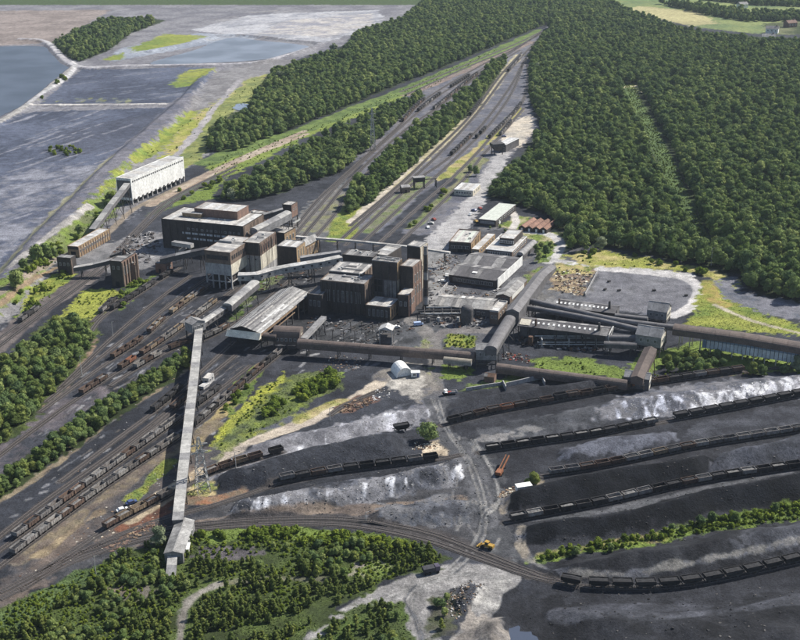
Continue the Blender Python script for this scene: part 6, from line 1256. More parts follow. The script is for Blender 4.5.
car('blue and white van on the road below the winding towers', 418.5, 325.5, .2, M('pale_blue_paint', (.45, .55, .75), (.3, .4, .6), .8, .4), True)
for k, (px, py, m, lab) in enumerate(((471, 215, WPAINT, 'white car parked left of the long pale garage'), (474, 211, BLUE, 'blue car parked beside the garage corner'), (480, 209, RED, 'red car parked behind the garage'), (428, 228, WPAINT, 'white car parked at the left edge of the car park'), (431, 224, STEELL, 'silver car parked second along the left car park edge'), (434, 220, RED, 'red car parked furthest up the left car park edge'), (476, 222, YELLOW, 'yellow car in front of the garage'), (442, 282, WPAINT, 'white car beside the scrap timber left of the fitting shop'), (447, 276, WPAINT, 'second white car behind the scrap timber'), (396, 328, WPAINT, 'white car below the brick annex'), (504, 137, BLUE, 'blue car by the loading shed'))): car(lab, px, py, R(0, 3), m)
# yellow loading shovel
g = U(487, 548); t = thing('loading_shovel', 'yellow wheeled loading shovel on the crossroads', 'loader', (g.x, g.y, gz(g.x, g.y)), 2.6); t.scale = (.78, .78, .78)
MB().box(-3.2, -.6, -1.1, 1.1, 1.0, 2.3).build('engine_cover', YELLOW, t); MB().box(-.58, 2.2, -.8, .8, .9, 1.7).build('front_frame', YELLOW, t)
c = MB().box(-.9, .8, -.85, .85, 1.72, 1.9).box(-1.0, .9, -.95, .95, 3.3, 3.45); 
for x in (-.85, .7):
    for y in (-.8, .8): c.box(x - .07, x + .07, y - .07, y + .07, 1.9, 3.3)
c.build('cab', YELLOW, t); MB().box(-.8, .65, -.76, .76, 1.92, 3.28).build('cab_glass', GLASS, t)
for x in (-2.1, 1.7):
    for y in (-1.2, 1.2): MB().cyl((x, y - .3, .8), (x, y + .3, .8), .82, .82, 14).build('wheel', TYRE, t)
for y in (-.7, .7): MB().bar((1.0, y, 1.6), (3.4, y, .9), .3).build('lift_arm', YELLOW, t)
MB().sweep([[(3.2, y, .2), (4.5, y, .15), (4.6, y, .3), (3.5, y, .5), (3.4, y, 1.4), (3.2, y, 1.4)] for y in (-1.5, 1.5)]).build('bucket', YELLOW, t)
# orange loading machine
A, B_ = U(498.5, 476), U(507.5, 463); d = (B_ - A); t = thing('loading_elevator', 'long orange loading elevator standing among the coal rows', 'elevator', (A.x, A.y, gz(A.x, A.y)), math.atan2(d.y, d.x)); Lh = d.length
MB().bar((0, -.6, 1.2), (Lh, -.6, 3.4), .35, h=.7).build('side_beam', ORANGE, t); MB().bar((0, .6, 1.2), (Lh, .6, 3.4), .35, h=.7).build('side_beam', ORANGE, t); MB().bar((0, 0, 1.3), (Lh, 0, 3.5), 1.0, h=.15).build('belt', TYRE, t)
MB().box(-.8, 2.6, -1.1, 1.1, .7, 1.9).build('drive_unit', ORANGE, t)
for x in (.4, 2.0):
    for y in (-1.2, 1.2): MB().cyl((x, y - .2, .5), (x, y + .2, .5), .5, .5, 12).build('wheel', TYRE, t)
MB().bar((Lh * .6, -.8, 0), (Lh * .66, -.6, 2.6), .2).bar((Lh * .6, .8, 0), (Lh * .66, .6, 2.6), .2).bar((Lh * .6, -.8, .2), (Lh * .6, .8, .2), .18).build('support', STEEL, t)
# red and white tractor
g = U(447, 395); t = thing('tractor', 'red and white tractor at the crossroads above the coal rows', 'tractor', (g.x, g.y, gz(g.x, g.y)), .4)
MB().box(.2, 2.0, -.5, .5, .8, 1.5).build('bonnet', RED, t); MB().box(-1.4, .2, -.8, .8, 1.2, 1.5).box(-1.3, .1, -.75, .75, 2.5, 2.7).box(-1.3, -1.2, -.7, -.6, 1.5, 2.5).box(-1.3, -1.2, .6, .7, 1.5, 2.5).box(0, .1, -.7, -.6, 1.5, 2.5).box(0, .1, .6, .7, 1.5, 2.5).build('cab', WPAINT, t)
for x, r in ((-1.0, .8), (1.6, .5)):
    for y in (-.9, .9): MB().cyl((x, y - .2, r), (x, y + .2, r), r, r, 14).build('wheel', TYRE, t)
g = U(453, 394); t = thing('trailer', 'pale trailer parked right of the red tractor', 'trailer', (g.x, g.y, gz(g.x, g.y)), .2); MB().box(-1.8, 1.8, -1, 1, .8, 1.0).box(-1.8, 1.8, -1, -.9, 1.0, 1.6).box(-1.8, 1.8, .9, 1, 1.0, 1.6).box(1.7, 1.8, -.9, .9, 1.0, 1.6).build('bed', CONC, t)
for y in (-1.0, 1.0): MB().cyl((-.3, y - .15, .45), (-.3, y + .15, .45), .45, .45, 12).build('wheel', TYRE, t)
g = U(431.5, 572.5); t = thing('dump_truck', 'dark lorry on the pale haul road', 'lorry', (g.x, g.y, gz(g.x, g.y)), .3)
MB().box(-3, 1.0, -1.2, 1.2, 1.1, 2.4).build('tipper_body', M('lorry_dark', (.05, .05, .06), (.03, .03, .035), .8, .7), t); MB().box(1.15, 2.7, -1.1, 1.1, .8, 2.6).build('cab', M('lorry_cab', (.1, .09, .12), (.06, .05, .08), .8, .5), t); MB().box(2.68, 2.76, -.95, .95, 1.7, 2.4).build('windscreen', GLASS, t)
for x in (-2.2, -.9, 1.9):
    for y in (-1.05, 1.05): MB().cyl((x, y - .2, .5), (x, y + .2, .5), .5, .5, 12).build('wheel', TYRE, t)
# grey-roofed cage shelter by the long gallery
g = U(387, 343); t = thing('pit_shelter', 'little white gabled shelter on posts above the brown gallery', 'shelter', (g.x, g.y, 0), -.2)
for x in (-3, 3):
    for y in (-2.5, 2.5): MB().box(x - .15, x + .15, y - .15, y + .15, 0, 8).build('post', STEELL, t)
MB().add([(-3.6, -3.2, 8.01), (3.6, -3.2, 8.01), (3.6, 3.2, 8.01), (-3.6, 3.2, 8.01), (0, -3.2, 9.6), (0, 3.2, 9.6)], [(0, 4, 5, 3), (1, 2, 5, 4), (0, 1, 4), (2, 3, 5), (3, 2, 1, 0)]).build('roof', ROOFW, t); MB().box(-3, 3, -2.5, 2.5, 4, 4.2).build('platform', STEEL, t); MB().box(-2.8, 2.8, -2.3, 2.3, .5, 3.9).build('machine', GALD, t)
# overhead runway frames
for k in range(5):
    g = U(342 + k * 11, 337 + k * .8); t = thing('runway_frame', f'{ORD[k]} steel runway frame from the left in front of the winding engine house', 'frame', (g.x, g.y, 0), .9, 'steel runway frames'); MB().box(-7, -6.7, -.15, .15, 0, 6).build('post', STEEL, t); MB().box(6.7, 7, -.15, .15, 0, 6).build('post', STEEL, t); MB().box(-7.3, 7.3, -.18, .18, 6.01, 6.4).build('beam', STEEL, t)
# fences / concrete bays
def bay(label, A, B_, hgt):
    a, b2 = U(*A), U(*B_); d = b2 - a; t = thing('retaining_wall', label, 'wall', tuple(a), math.atan2(d.y, d.x)); L = d.length; n = max(2, int(L / 3))
    for k in range(n): MB().box(L * k / n + .02, L * (k + 1) / n - .02, -.2, .2, 0, hgt + R(-.1, .1)).build('panel', CONC, t)
    for k in range(n + 1): MB().box(L * k / n - .15, L * k / n + .15, -.35, -.202, 0, hgt).build('buttress', CONC, t)
bay('front concrete wall of the left coal bay', (466, 391), (503, 385), 1.6); bay('right concrete wall between the two coal bays', (503, 385), (506, 391), 2.4); bay('rear concrete wall of the right coal bay', (506, 387), (541, 379), 2.2); bay('end concrete wall of the right coal bay', (541, 379), (545, 386), 2.2)
bay('pale wall along the yard by the fitting shop', (438, 295), (449, 283), 1.4); bay('concrete wall beside the gravel pan and scrap ground', (585, 296), (598, 272), 1.5)
b = Bld('brick_hut', 'small brown sheet hut below the grey transfer house', 'hut', (484, 376.5), (494, 377.5), (497, 374), 3); b.wall(0, 3, BRICKR); b.gable([RUST, ROOFG], BRICKR, 3.003, .8, 'x', .2, 3)

# scrap, timber and litter: heaps nobody could count
def scrap(name, label, poly, n, mats, smin=.5, smax=2.2, hmax=.9, seed=1, thin=.4):
    n = int(n * .62); P = GP(poly); A = np.array(P); b = MB(); rr = random.Random(seed); k = 0
    while k < n:
        x, y = rr.uniform(A[:, 0].min(), A[:, 0].max()), rr.uniform(A[:, 1].min(), A[:, 1].max())
        if not inside(np.array([x]), np.array([y]), P)[0]: continue
        k += 1; L = rr.uniform(smin, smax) * .55; w = L * rr.uniform(.1, .6) if rr.random() < thin else L * rr.uniform(.5, 1); h = rr.uniform(.1, hmax) * .6; a = rr.uniform(0, 6.28); z = gz(x, y) - .05
        c, s_ = math.cos(a), math.sin(a); q = [(x + c * u - s_ * v, y + s_ * u + c * v) for u, v in ((-L / 2, -w / 2), (L / 2, -w / 2), (L / 2, w / 2), (-L / 2, w / 2))]; j = [rr.uniform(.4, 1.1) * h for _ in range(4)]
        b.hexa([(*p, z) for p in q], [(*p, z + e) for p, e in zip(q, j)], rr.randrange(len(mats)))
    o = b.build(name, mats); return tag(o, label, kind='stuff')
scrap('scrap_heap', 'litter of scrap timber and iron beside the gravel pan', [(552, 292), (558, 268), (594, 272), (582, 296)], 420, [WOOD, RUST, STEEL, BRICKD, CREAM], .6, 3.2, 1.4, 2)
scrap('scrap_heap', 'scrap stacked in front of the fitting shop', [(436, 262), (448, 252), (458, 256), (462, 268), (446, 272), (436, 270)], 200, [WOOD, RUST, STEEL, GALG, BRICKD, STEEL], .6, 3, 1.3, 3)
scrap('scrap_heap', 'scrap timber in the yard behind the mottled shed', [(438, 300), (446, 285), (458, 284), (456, 292), (490, 292), (500, 280), (504, 284), (494, 296)], 240, [WOOD, RUST, STEEL, GALG, BRICKD, STEEL, CONC], .6, 3.4, 1.2, 4)
scrap('scrap_heap', 'rusty tubs and scrap below the rounded dark gallery', [(500, 358), (505, 352), (532, 356), (530, 364)], 160, [RUST, STEEL, BRICKD, RED, CONC], .6, 2.6, 1.2, 5)
scrap('scrap_heap', 'junk under the runway frames', [(335, 345), (345, 328), (400, 330), (395, 348)], 220, [STEEL, BRICKD, GALG, BRICKD, GALD], .5, 2.6, 1.2, 6)
scrap('scrap_heap', 'rust coloured scrap rows by the conveyor drive house', [(105, 548), (140, 525), (165, 520), (166, 526), (140, 538), (112, 552)], 300, [RUST, BRICKR, WOOD], .5, 2.4, .8, 7)
scrap('scrap_heap', 'brown timber heap at the bend of the pale track', [(338, 412), (352, 400), (370, 398), (372, 404), (352, 412)], 240, [WOOD, RUST, BRICKD], .6, 3, 1.2, 8)
scrap('rubble', 'white rubble below the half round hut', [(370, 402), (376, 390), (392, 388), (390, 398)], 120, [CONC, WPAINT, ASHM], .4, 1.8, .8, 9)
scrap('scrap_heap', 'scrap around the lone round tree', [(412, 450), (416, 442), (438, 444), (438, 450)], 140, [RUST, WOOD, CREAM], .4, 1.8, .8, 10)
scrap('rubble', 'scattered dark clutter under the brown gallery', [(315, 372), (330, 355), (365, 358), (358, 370)], 260, [STEEL, CONC, WOOD, RUST], .4, 1.8, .7, 11)
scrap('rubble', 'loose litter and old sleepers in the left yard', [(20, 540), (60, 440), (200, 300), (225, 320), (190, 400), (60, 520)], 380, [CONC, WOOD, STEEL, GALG], .3, 1.4, .3, 12)
scrap('rubble', 'loose litter on the brown ground at lower left', [(20, 590), (20, 565), (190, 450), (210, 455), (170, 520), (90, 560)], 360, [GALG, WOOD, RUST, CREAM], .3, 1.6, .4, 13)
scrap('rubble', 'brick and spoil mound by the pale haul road', [(440, 612), (450, 590), (470, 580), (486, 584), (470, 608), (455, 620)], 420, [BRICKD, CONC, STEEL, WOOD], .3, 1.5, .7, 14)
scrap('rubble', 'timber and rubbish beside the white trailer cabin', [(497, 498), (505, 486), (518, 488), (530, 484), (530, 490), (508, 498)], 160, [WOOD, CREAM, RUST], .4, 2, .7, 15)
scrap('slag_lumps', 'white slag lumps on the right ash bank', [(685, 412), (690, 398), (800, 378), (845, 370), (845, 384), (740, 402)], 350, [CONC, CONC, WPAINT], .25, 1.1, .5, 16, .1)
scrap('slag_lumps', 'pale slag lumps on the middle ash bank', [(232, 517), (238, 508), (330, 496), (462, 469), (462, 480), (380, 498), (300, 511)], 350, [CONC, ASHM], .25, 1.1, .5, 17, .1)
scrap('slag_lumps', 'blue white slag lumps left of the right ash bank', [(608, 418), (622, 402), (680, 400), (682, 412), (640, 420)], 220, [CONC, ASHM], .25, 1.1, .5, 18, .1)
scrap('slag_lumps', 'pale ash lumps above the small coal bank', [(300, 446), (312, 432), (400, 414), (438, 406), (436, 414), (400, 428)], 200, [CONC, ASHM], .25, 1.1, .5, 19, .1)

scrap('plant_clutter', 'pipes, plates and rubbish round the left brick towers', [(112, 255), (125, 236), (150, 232), (162, 245), (150, 262), (128, 268)], 300, [STEEL, RUST, GALD, GALG, BRICKD, GALD, CONC], .8, 4.5, 2.6, 31)
scrap('plant_clutter', 'plates and spoil between the screening plant and the wagon shed', [(232, 300), (256, 276), (300, 262), (325, 262), (310, 285), (262, 292)], 260, [STEEL, RUST, GALG, GALD, BRICKD], .6, 3.5, 1.6, 32)
scrap('plant_clutter', 'pipes and plates round the dark tank', [(432, 326), (440, 312), (486, 318), (484, 330)], 220, [STEEL, GALG, GALD, RUST, CONC], .8, 4, 2.2, 33)
scrap('plant_clutter', 'pipes and plates in front of the front long dark shed', [(515, 345), (520, 336), (600, 346), (596, 354)], 300, [STEEL, GALG, RUST, GALD, BRICKD], .8, 4, 2.2, 34)
scrap('plant_clutter', 'clutter at the foot of the winding engine house', [(305, 330), (312, 316), (366, 322), (420, 322), (415, 332), (360, 332)], 300, [STEEL, GALG, RUST, GALD, BRICKD, STEEL, CONC], .6, 3, 1.6, 35)
scrap('plant_clutter', 'clutter in the yard around the workshops', [(424, 300), (430, 262), (448, 254), (446, 280), (436, 304)], 110, [STEEL, RUST, GALG, BRICKD, WOOD], .6, 3.2, 1.2, 36)
scrap('coal_lumps', 'loose coal and stone spilled along the front coal banks', [(505, 515), (520, 548), (560, 560), (820, 520), (860, 470), (860, 420), (560, 470)], 700, [COALM, COALM, STEEL], .35, 1.3, .7, 37, .1)
scrap('coal_lumps', 'loose coal and stone along the bottom bank', [(520, 640), (545, 590), (860, 585), (860, 680), (560, 690)], 450, [COALM, COALM, STEEL], .35, 1.4, .7, 38, .1)
scrap('coal_lumps', 'loose coal and stone below the middle banks', [(215, 525), (230, 480), (440, 430), (500, 470), (500, 530), (380, 528)], 900, [COALM, STEEL, COALM, ASHM], .35, 1.2, .6, 39, .1)
# tipped material boxes on the gravel pan
for j, (px, py) in enumerate(((609, 282), (605, 290), (619, 291), (654, 291), (686, 296))):
    g = U(px, py); t = thing('steel_skip', f'{ORD[j]} small dark skip from the left on the gravel pan', 'skip', (g.x, g.y, 0), R(0, 1), 'skips on the gravel pan'); t.scale = (.6, .6, .6); MB().hexa([(-1.2, -.9, 0), (1.2, -.9, 0), (1.2, .9, 0), (-1.2, .9, 0)], [(-1.8, -1.1, 1.4), (1.8, -1.1, 1.4), (1.8, 1.1, 1.4), (-1.8, 1.1, 1.4)]).build('skip_body', STEEL, t); MB().box(-1.6, 1.6, -.9, .9, 1.41, 1.5).build('contents', COALM, t)
# ------------------------------------------------------------------ trees and scrub
LEAF = leaf_mat('leaves', (.100, .143, .054), (.156, .210, .073), (.259, .301, .107), .25)
LEAFD = leaf_mat('oak_leaves', (.079, .119, .053), (.114, .164, .066), (.174, .224, .086), .22)
LEAFL = leaf_mat('birch_leaves', (.11, .16, .05), (.15, .21, .065), (.21, .26, .085), .28)
LEAFY = leaf_mat('scrub_leaves', (.084, .115, .036), (.130, .166, .048), (.204, .234, .066), .25)
LEAFP = leaf_mat('bramble_leaves', (.085, .12, .025), (.13, .18, .032), (.20, .24, .04), .22)
LEAFW = leaf_mat('willow_leaves', (.16, .19, .11), (.2, .23, .14), (.24, .27, .17), .2)
def crown_mesh(name, m, rad, hgt, base, lobes, leaves, lsize, seed, cone=0.0):
    rr = random.Random(seed); npr = np.random.default_rng(seed); V = []; F = []; L = []
    for k in range(lobes):
        a = rr.uniform(0, 6.28); zf = rr.uniform(.12, .86); prof = (1 - cone) * math.sin(math.pi * min(1, (.18 + zf * .78))) ** .6 + cone * (1 - zf) ** .8
        r = rad * .62 * prof * rr.uniform(.35, 1.0); L.append((r * math.cos(a), r * math.sin(a), base + (hgt - base) * zf, rad * rr.uniform(.32, .52) * (.75 + .25 * prof) * (1 - .45 * cone * zf)))
    L.append((0, 0, base + (hgt - base) * .5, rad * .55 * (1 - .3 * cone))); L.append((0, 0, base + (hgt - base) * .82, rad * .42 * (1 - .5 * cone)))
    bm = bmesh.new()
    for x, y, z, r in L:
        bmesh.ops.create_icosphere(bm, subdivisions=1, radius=r * .86, matrix=Matrix.Translation((x, y, z)) @ Matrix.Diagonal((1, 1, .85, 1)))
    for v in bm.verts: v.co += Vector((rr.uniform(-1, 1), rr.uniform(-1, 1), rr.uniform(-1, 1))) * rad * .05
    V = [tuple(v.co) for v in bm.verts]; bm.verts.index_update(); F = [tuple(v.index for v in f.verts) for f in bm.faces]; bm.free()
    w = np.array([r * r for *_, r in L]); w = w / w.sum()
    for k in range(leaves):
        x, y, z, r = L[npr.choice(len(L), p=w)]; d = Vector(npr.normal(size=3)); d.normalize()
        if d.z < -.35: d.z *= -.6; d.normalize()
        c = Vector((x, y, z)) + Vector((d.x, d.y, d.z * .88)) * (r * rr.uniform(.86, 1.16))
        n = (d + Vector(npr.normal(size=3)) * .28).normalized(); t = n.orthogonal().normalized(); t.rotate(Matrix.Rotation(rr.uniform(0, 6.28), 3, n)); bt = n.cross(t); s = lsize * rr.uniform(.6, 1.3)
        o = len(V); V += [tuple(c + t * s * .5), tuple(c + bt * s * .35 + n * s * .06), tuple(c - t * s * .5), tuple(c - bt * s * .35 - n * s * .06)]; F.append((o, o + 1, o + 2, o + 3))
    me = bpy.data.meshes.new(name); me.from_pydata(V, [], F); me.materials.append(m); me.update(); return me
def trunk_mesh(h, r):
    b = MB(); b.cyl((0, 0, 0), (.1, .05, h * .55), r, r * .7, 7).cyl((.1, .05, h * .55), (.3, -.1, h), r * .7, r * .3, 6)
    for k in range(4): a = k * 1.6 + .4; b.cyl((.1, .05, h * .5), (math.cos(a) * h * .3, math.sin(a) * h * .3, h * .85), r * .4, r * .15, 5)
    return b.mesh('trunk', BARK)
TREES = [crown_mesh('crown', (LEAF, LEAFD, LEAF, LEAFL, LEAF, LEAFD, LEAF, LEAFL, LEAFD)[k], R(3.4, 5.9), (10.5, 12, 9, 10, 13.5, 8, 11, 12.5, 10)[k], 1.4, (13, 17, 10, 12, 15, 9, 14, 9, 13)[k], 760, (1.1, 1.2, .95, .9, 1.2, 1.0, 1.1, .85, 1.15)[k], 100 + k, (0, 0, .1, .25, 0, 0, .1, .45, 0)[k]) for k in range(9)]
SAPS = [crown_mesh('crown', LEAFY, R(1.4, 1.9), R(3.6, 5.4), .2, 10, 460, .4, 200 + k, .75) for k in range(6)]
SCR = [crown_mesh('crown', (LEAF, LEAFY, LEAF, LEAFL, LEAFD)[k], R(2.8, 3.8), R(5.0, 7), .4, 14, 760, .66, 250 + k) for k in range(5)]
BUSH = [crown_mesh('foliage', LEAFP, R(1.6, 2.1), R(2.1, 2.8), .0, 8, 220, .6, 300 + k) for k in range(5)]
WILL = [crown_mesh('crown', LEAFW, 4.6, 9.5, 1.2, 12, 560, 1.1, 400 + k) for k in range(2)]
T_TR, T_SP, T_SC = trunk_mesh(7, .32), trunk_mesh(3, .1), trunk_mesh(4, .18)
def pxa(q, z):
    f = (q[:, 0] * CR.x + q[:, 1] * CR.y + (z - CAM_H) * CR.z); dep = q[:, 0] * CF.x + q[:, 1] * CF.y + (z - CAM_H) * CF.z
    return 400 + FPX * f / dep, 320 - FPX * (q[:, 0] * CU.x + q[:, 1] * CU.y + (z - CAM_H) * CU.z) / dep
def scatter(poly, sp, jit=.42, dens=None, seed=0, ground=False, avoid=None, top=0.0, clear=None):
    P = poly if ground else GP(poly); A = np.array(P); r_ = np.random.default_rng(500 + seed); xs = np.arange(A[:, 0].min(), A[:, 0].max(), sp); ys_ = np.arange(A[:, 1].min(), A[:, 1].max(), sp * .87)
    gx, gy = np.meshgrid(xs, ys_); gx = gx + (np.arange(gy.shape[0]) % 2)[:, None] * sp / 2; gx = gx + r_.uniform(-jit, jit, gx.shape) * sp; gy = gy + r_.uniform(-jit, jit, gy.shape) * sp; gx, gy = gx.ravel(), gy.ravel()
    k = inside(gx, gy, P)
    if dens is not None: k &= (fbm(gx, gy, dens[0], seed + 40) > dens[1])
    if avoid is not None:
        for Ln, w in avoid: k &= seg_dist(gx, gy, Ln, False) > w
    k &= np.array([True] * len(gx))
    q = np.stack([gx[k], gy[k]], 1)
    if top and not ground:
        for z in (top, top * .5): u, v = pxa(q, z); q = q[inside(u, v, poly)]
    if clear is not None:
        for z in (1.0, top * .6): u, v = pxa(q, z); q = q[~inside(u, v, clear)]
    f = (q[:, 0] * CR.x + q[:, 1] * CR.y - CAM_H * CR.z); dep = q[:, 1] * CF.y - CAM_H * CF.z; u = 400 + FPX * f / dep; v = 320 - FPX * (q[:, 1] * CU.y - CAM_H * CU.z + q[:, 0] * CU.x) / dep
    return q[(u > -30) & (u < 830) & (v > -40) & (v < 690)]
def near_avoid(q, w=3.0):     # keep off the tracks
    k = np.ones(len(q), bool)
    for L in LINES.values():
        if len(q): k &= seg_dist(q[:, 0], q[:, 1], L[::3], False) > w
    return q[k]
def plant(name, crowns, trunk, label, cat, group, x, y, s, rz, zs=1.0):
    t = thing(name, label, cat, (x, y, gz(x, y) - .05), rz, group); t.scale = (s, s, s * zs)
    link('crown' if trunk else 'foliage', crowns, t)
    if trunk: link('trunk', trunk, t)
    return t
def mass(name, label, meshes_objs, pts, scl):
    """one object whose points carry copies of crowns that stand in the scene"""
    n = len(pts); me = bpy.data.meshes.new(name); z = ground_z(pts[:, 0], pts[:, 1]) - .1
    me.from_pydata(np.column_stack([pts, z]).tolist(), [], []); me.update()
    r_ = np.random.default_rng(n)
    for an, ty, val in (('pick', 'INT', r_.integers(0, len(meshes_objs), n)), ('turn', 'FLOAT', r_.uniform(0, 6.28, n)), ('size', 'FLOAT', scl[0] + (scl[1] - scl[0]) * r_.beta(1.5, 2.4, n))):
        a = me.attributes.new(an, ty, 'POINT'); a.data.foreach_set('value', val.astype(np.int32 if ty == 'INT' else np.float32))
    o = link(name, me); tag(o, label, kind='stuff'); ng = bpy.data.node_groups.new(name, 'GeometryNodeTree'); ng.interface.new_socket('Geometry', in_out='INPUT', socket_type='NodeSocketGeometry'); ng.interface.new_socket('Geometry', in_out='OUTPUT', socket_type='NodeSocketGeometry')
    N = ng.nodes; l = ng.links; gi = N.new('NodeGroupInput'); go = N.new('NodeGroupOutput'); iop = N.new('GeometryNodeInstanceOnPoints'); jo = N.new('GeometryNodeJoinGeometry')
    for ob in meshes_objs:
        oi = N.new('GeometryNodeObjectInfo'); oi.inputs['Object'].default_value = ob; oi.inputs['As Instance'].default_value = True; oi.transform_space = 'ORIGINAL'; l.new(oi.outputs['Geometry'], jo.inputs[0])
    def attr(nm, ty): a = N.new('GeometryNodeInputNamedAttribute'); a.data_type = ty; a.inputs[0].default_value = nm; return a.outputs[0]
    cx = N.new('ShaderNodeCombineXYZ'); l.new(attr('turn', 'FLOAT'), cx.inputs[2]); l.new(gi.outputs[0], iop.inputs['Points']); l.new(jo.outputs[0], iop.inputs['Instance']); iop.inputs['Pick Instance'].default_value = True
    l.new(attr('pick', 'INT'), iop.inputs['Instance Index']); l.new(cx.outputs[0], iop.inputs['Rotation']); l.new(attr('size', 'FLOAT'), iop.inputs['Scale']); l.new(iop.outputs[0], go.inputs[0])
    md = o.modifiers.new('scatter', 'NODES'); md.node_group = ng; return o
# woods
rideL = smooth_line(GP(RIDE), 10)
roadav = [(LINES[k][::4], 4.2) for k in ('u1', 'u2', 'u3', 'u4', 'm1', 'm2', 'v1', 'v2', 'v3', 'v4', 'v6')]
allw = []
LAB = {'far': 'tree in the far hedgerow at the upper right fields', 'farther': 'tree in the furthest hedgerow at the top right', 'left': 'broadleaf tree in the left wood beyond the dirt track', 'strip': 'broadleaf tree in the strip wood behind the washery', 'wedge': 'broadleaf tree in the narrow wedge wood between the sidings', 'right': 'broadleaf tree at the near edge of the big right wood', 'top': 'dark tree in the small wood between the lagoons'}
for i, (k, P) in enumerate(WOODS.items()):
    q = scatter(P, 5.1 if k != 'right' else 5.3, .7, (40, .15), i, avoid=([(rideL, 6)] if k == 'right' else roadav), top=(8.5 if k in ('right', 'left', 'top') else 7 if k == 'strip' else 5.5 if k == 'wedge' else 0), clear=([(621, 85), (636, 82), (669, 140), (691, 190), (713, 246), (702, 250), (677, 204), (650, 152)] if k == 'right' else None))
    for p in q: allw.append((p[1], p[0], k))
# wood running on beyond the frame
def near_zone(px):
    for lim, txt in ((500, 'beside the road above the garage'), (540, 'behind the garage and brown huts'), (600, 'above the bend of the pale road'), (640, 'above the left half of the gravel pan'), (690, 'above the right half of the gravel pan'), (730, 'where the grass meets the wood corner'), (765, 'above the slurry flat')):
        if px < lim: return txt
    return 'at the far right edge'
allw.sort(); N_IND = 300; crown_objs = []
for j, (y, x, k) in enumerate(allw[:N_IND]):
    c = TREES[j % len(TREES)]; sz = R(.55, 1.2); lab = LAB[k] if k != 'right' else ('low ' if sz < .77 else 'tall spreading ' if sz > .98 else 'middling ') + 'tree of the right wood ' + near_zone(PX((x, y, 0))[0]) + (lambda v: ', front rank' if v > 290 else ', second rank' if v > 275 else ', third rank' if v > 262 else '')(PX((x, y, 0))[1] if PX((x, y, 0))[0] > 765 else 0)
    t = plant('broadleaf_tree', c, T_TR, lab, 'tree', lab.split(',')[0].replace('tree of', 'trees of'), x, y, sz, R(0, 6.28), R(.9, 1.1))
    if j < len(TREES): crown_objs.append([o for o in t.children if o.name.startswith('crown')][0])
mass('woodland', 'dense broadleaf woodland of rounded dark green crowns', crown_objs, np.array([(x, y) for y, x, k in allw[N_IND:]]), (.42, 1.3))
# single trees and willows
def single(px, py, s, label, m=None, name='broadleaf_tree', tr=T_TR, z=1.0):
    g = U(px, py); return plant(name, m or TREES[random.randrange(9)], tr, label, 'tree', None, g.x, g.y, s, R(0, 6.28), z)
single(428, 440, 1.45, 'lone round tree standing at the crossroads of the coal yard', SCR[4], tr=T_SC, z=.9)
single(160, 545, .72, 'pale willow beside the conveyor drive house', WILL[0], 'willow_tree'); single(231, 200, .95, 'pale willow at the corner of the strip wood', WILL[1], 'willow_tree')
single(281, 84, 1.4, 'silvery willow at the edge of the left wood', WILL[0], 'willow_tree'); single(334, 52, 1.2, 'pale feathery tree at the lagoon corner', WILL[1], 'willow_tree')
single(538, 72, 1.1, 'pale willow at the sidings edge of the right wood', WILL[1], 'willow_tree'); single(537, 96, 1.0, 'greyish willow above the loading shed', WILL[0], 'willow_tree')
single(527, 486, .5, 'small bright tree beside the white trailer cabin', SCR[0], tr=T_SC); single(534, 484, .75, 'taller small tree right of the white trailer cabin', SCR[1], tr=T_SC)
single(600, 250, .85, 'round tree at the wood corner by the pale road', WILL[0], 'willow_tree'); single(572, 250, .9, 'dark round tree beside the pale road bend', TREES[3]); single(584, 251, .8, 'bushy tree between the pale road and the wood', TREES[4])
single(797, 372, .8, 'silvery tree at the right edge below the brown gallery', WILL[0], 'willow_tree'); single(476, 176, .7, 'dark round tree above the white roofed building', TREES[1]); single(470, 172, .6, 'second dark tree above the white roofed building', TREES[5])
for k, (px, py) in enumerate(((539, 262), (546, 256), (541, 248), (550, 250), (536, 254))): single(px, py, R(.42, .6), f'{ORD[k]} small tree of the clump beside the office', TREES[k])
for k, (px, py) in enumerate(((462, 193), (468, 194), (474, 193), (500, 228), (505, 232), (490, 229), (520, 236), (511, 200), (516, 206))): single(px, py, R(.28, .42), f'{ORD[k]} garden shrub around the offices and garage, counted from the sidings', SCR[k % 5], 'garden_shrub', T_SC)
# trees below the brown gallery
q = scatter([(652, 374), (668, 356), (690, 350), (724, 352), (728, 370), (700, 374)], 5.0, .4, None, 21, top=4)
q2 = scatter([(728, 372), (740, 364), (760, 368), (800, 362), (850, 366), (850, 380), (760, 376)], 5.2, .4, (10, .36), 22, top=3.5)
for j, p in enumerate(sorted(np.concatenate([q, q2]).tolist())): plant('broadleaf_tree', SCR[random.randrange(5)], T_SC, f'{ordinal(j)} bushy tree from the left below the glazed brown gallery', 'tree', 'trees below the glazed gallery', p[0], p[1], R(.65, 1.0), R(0, 6.28))
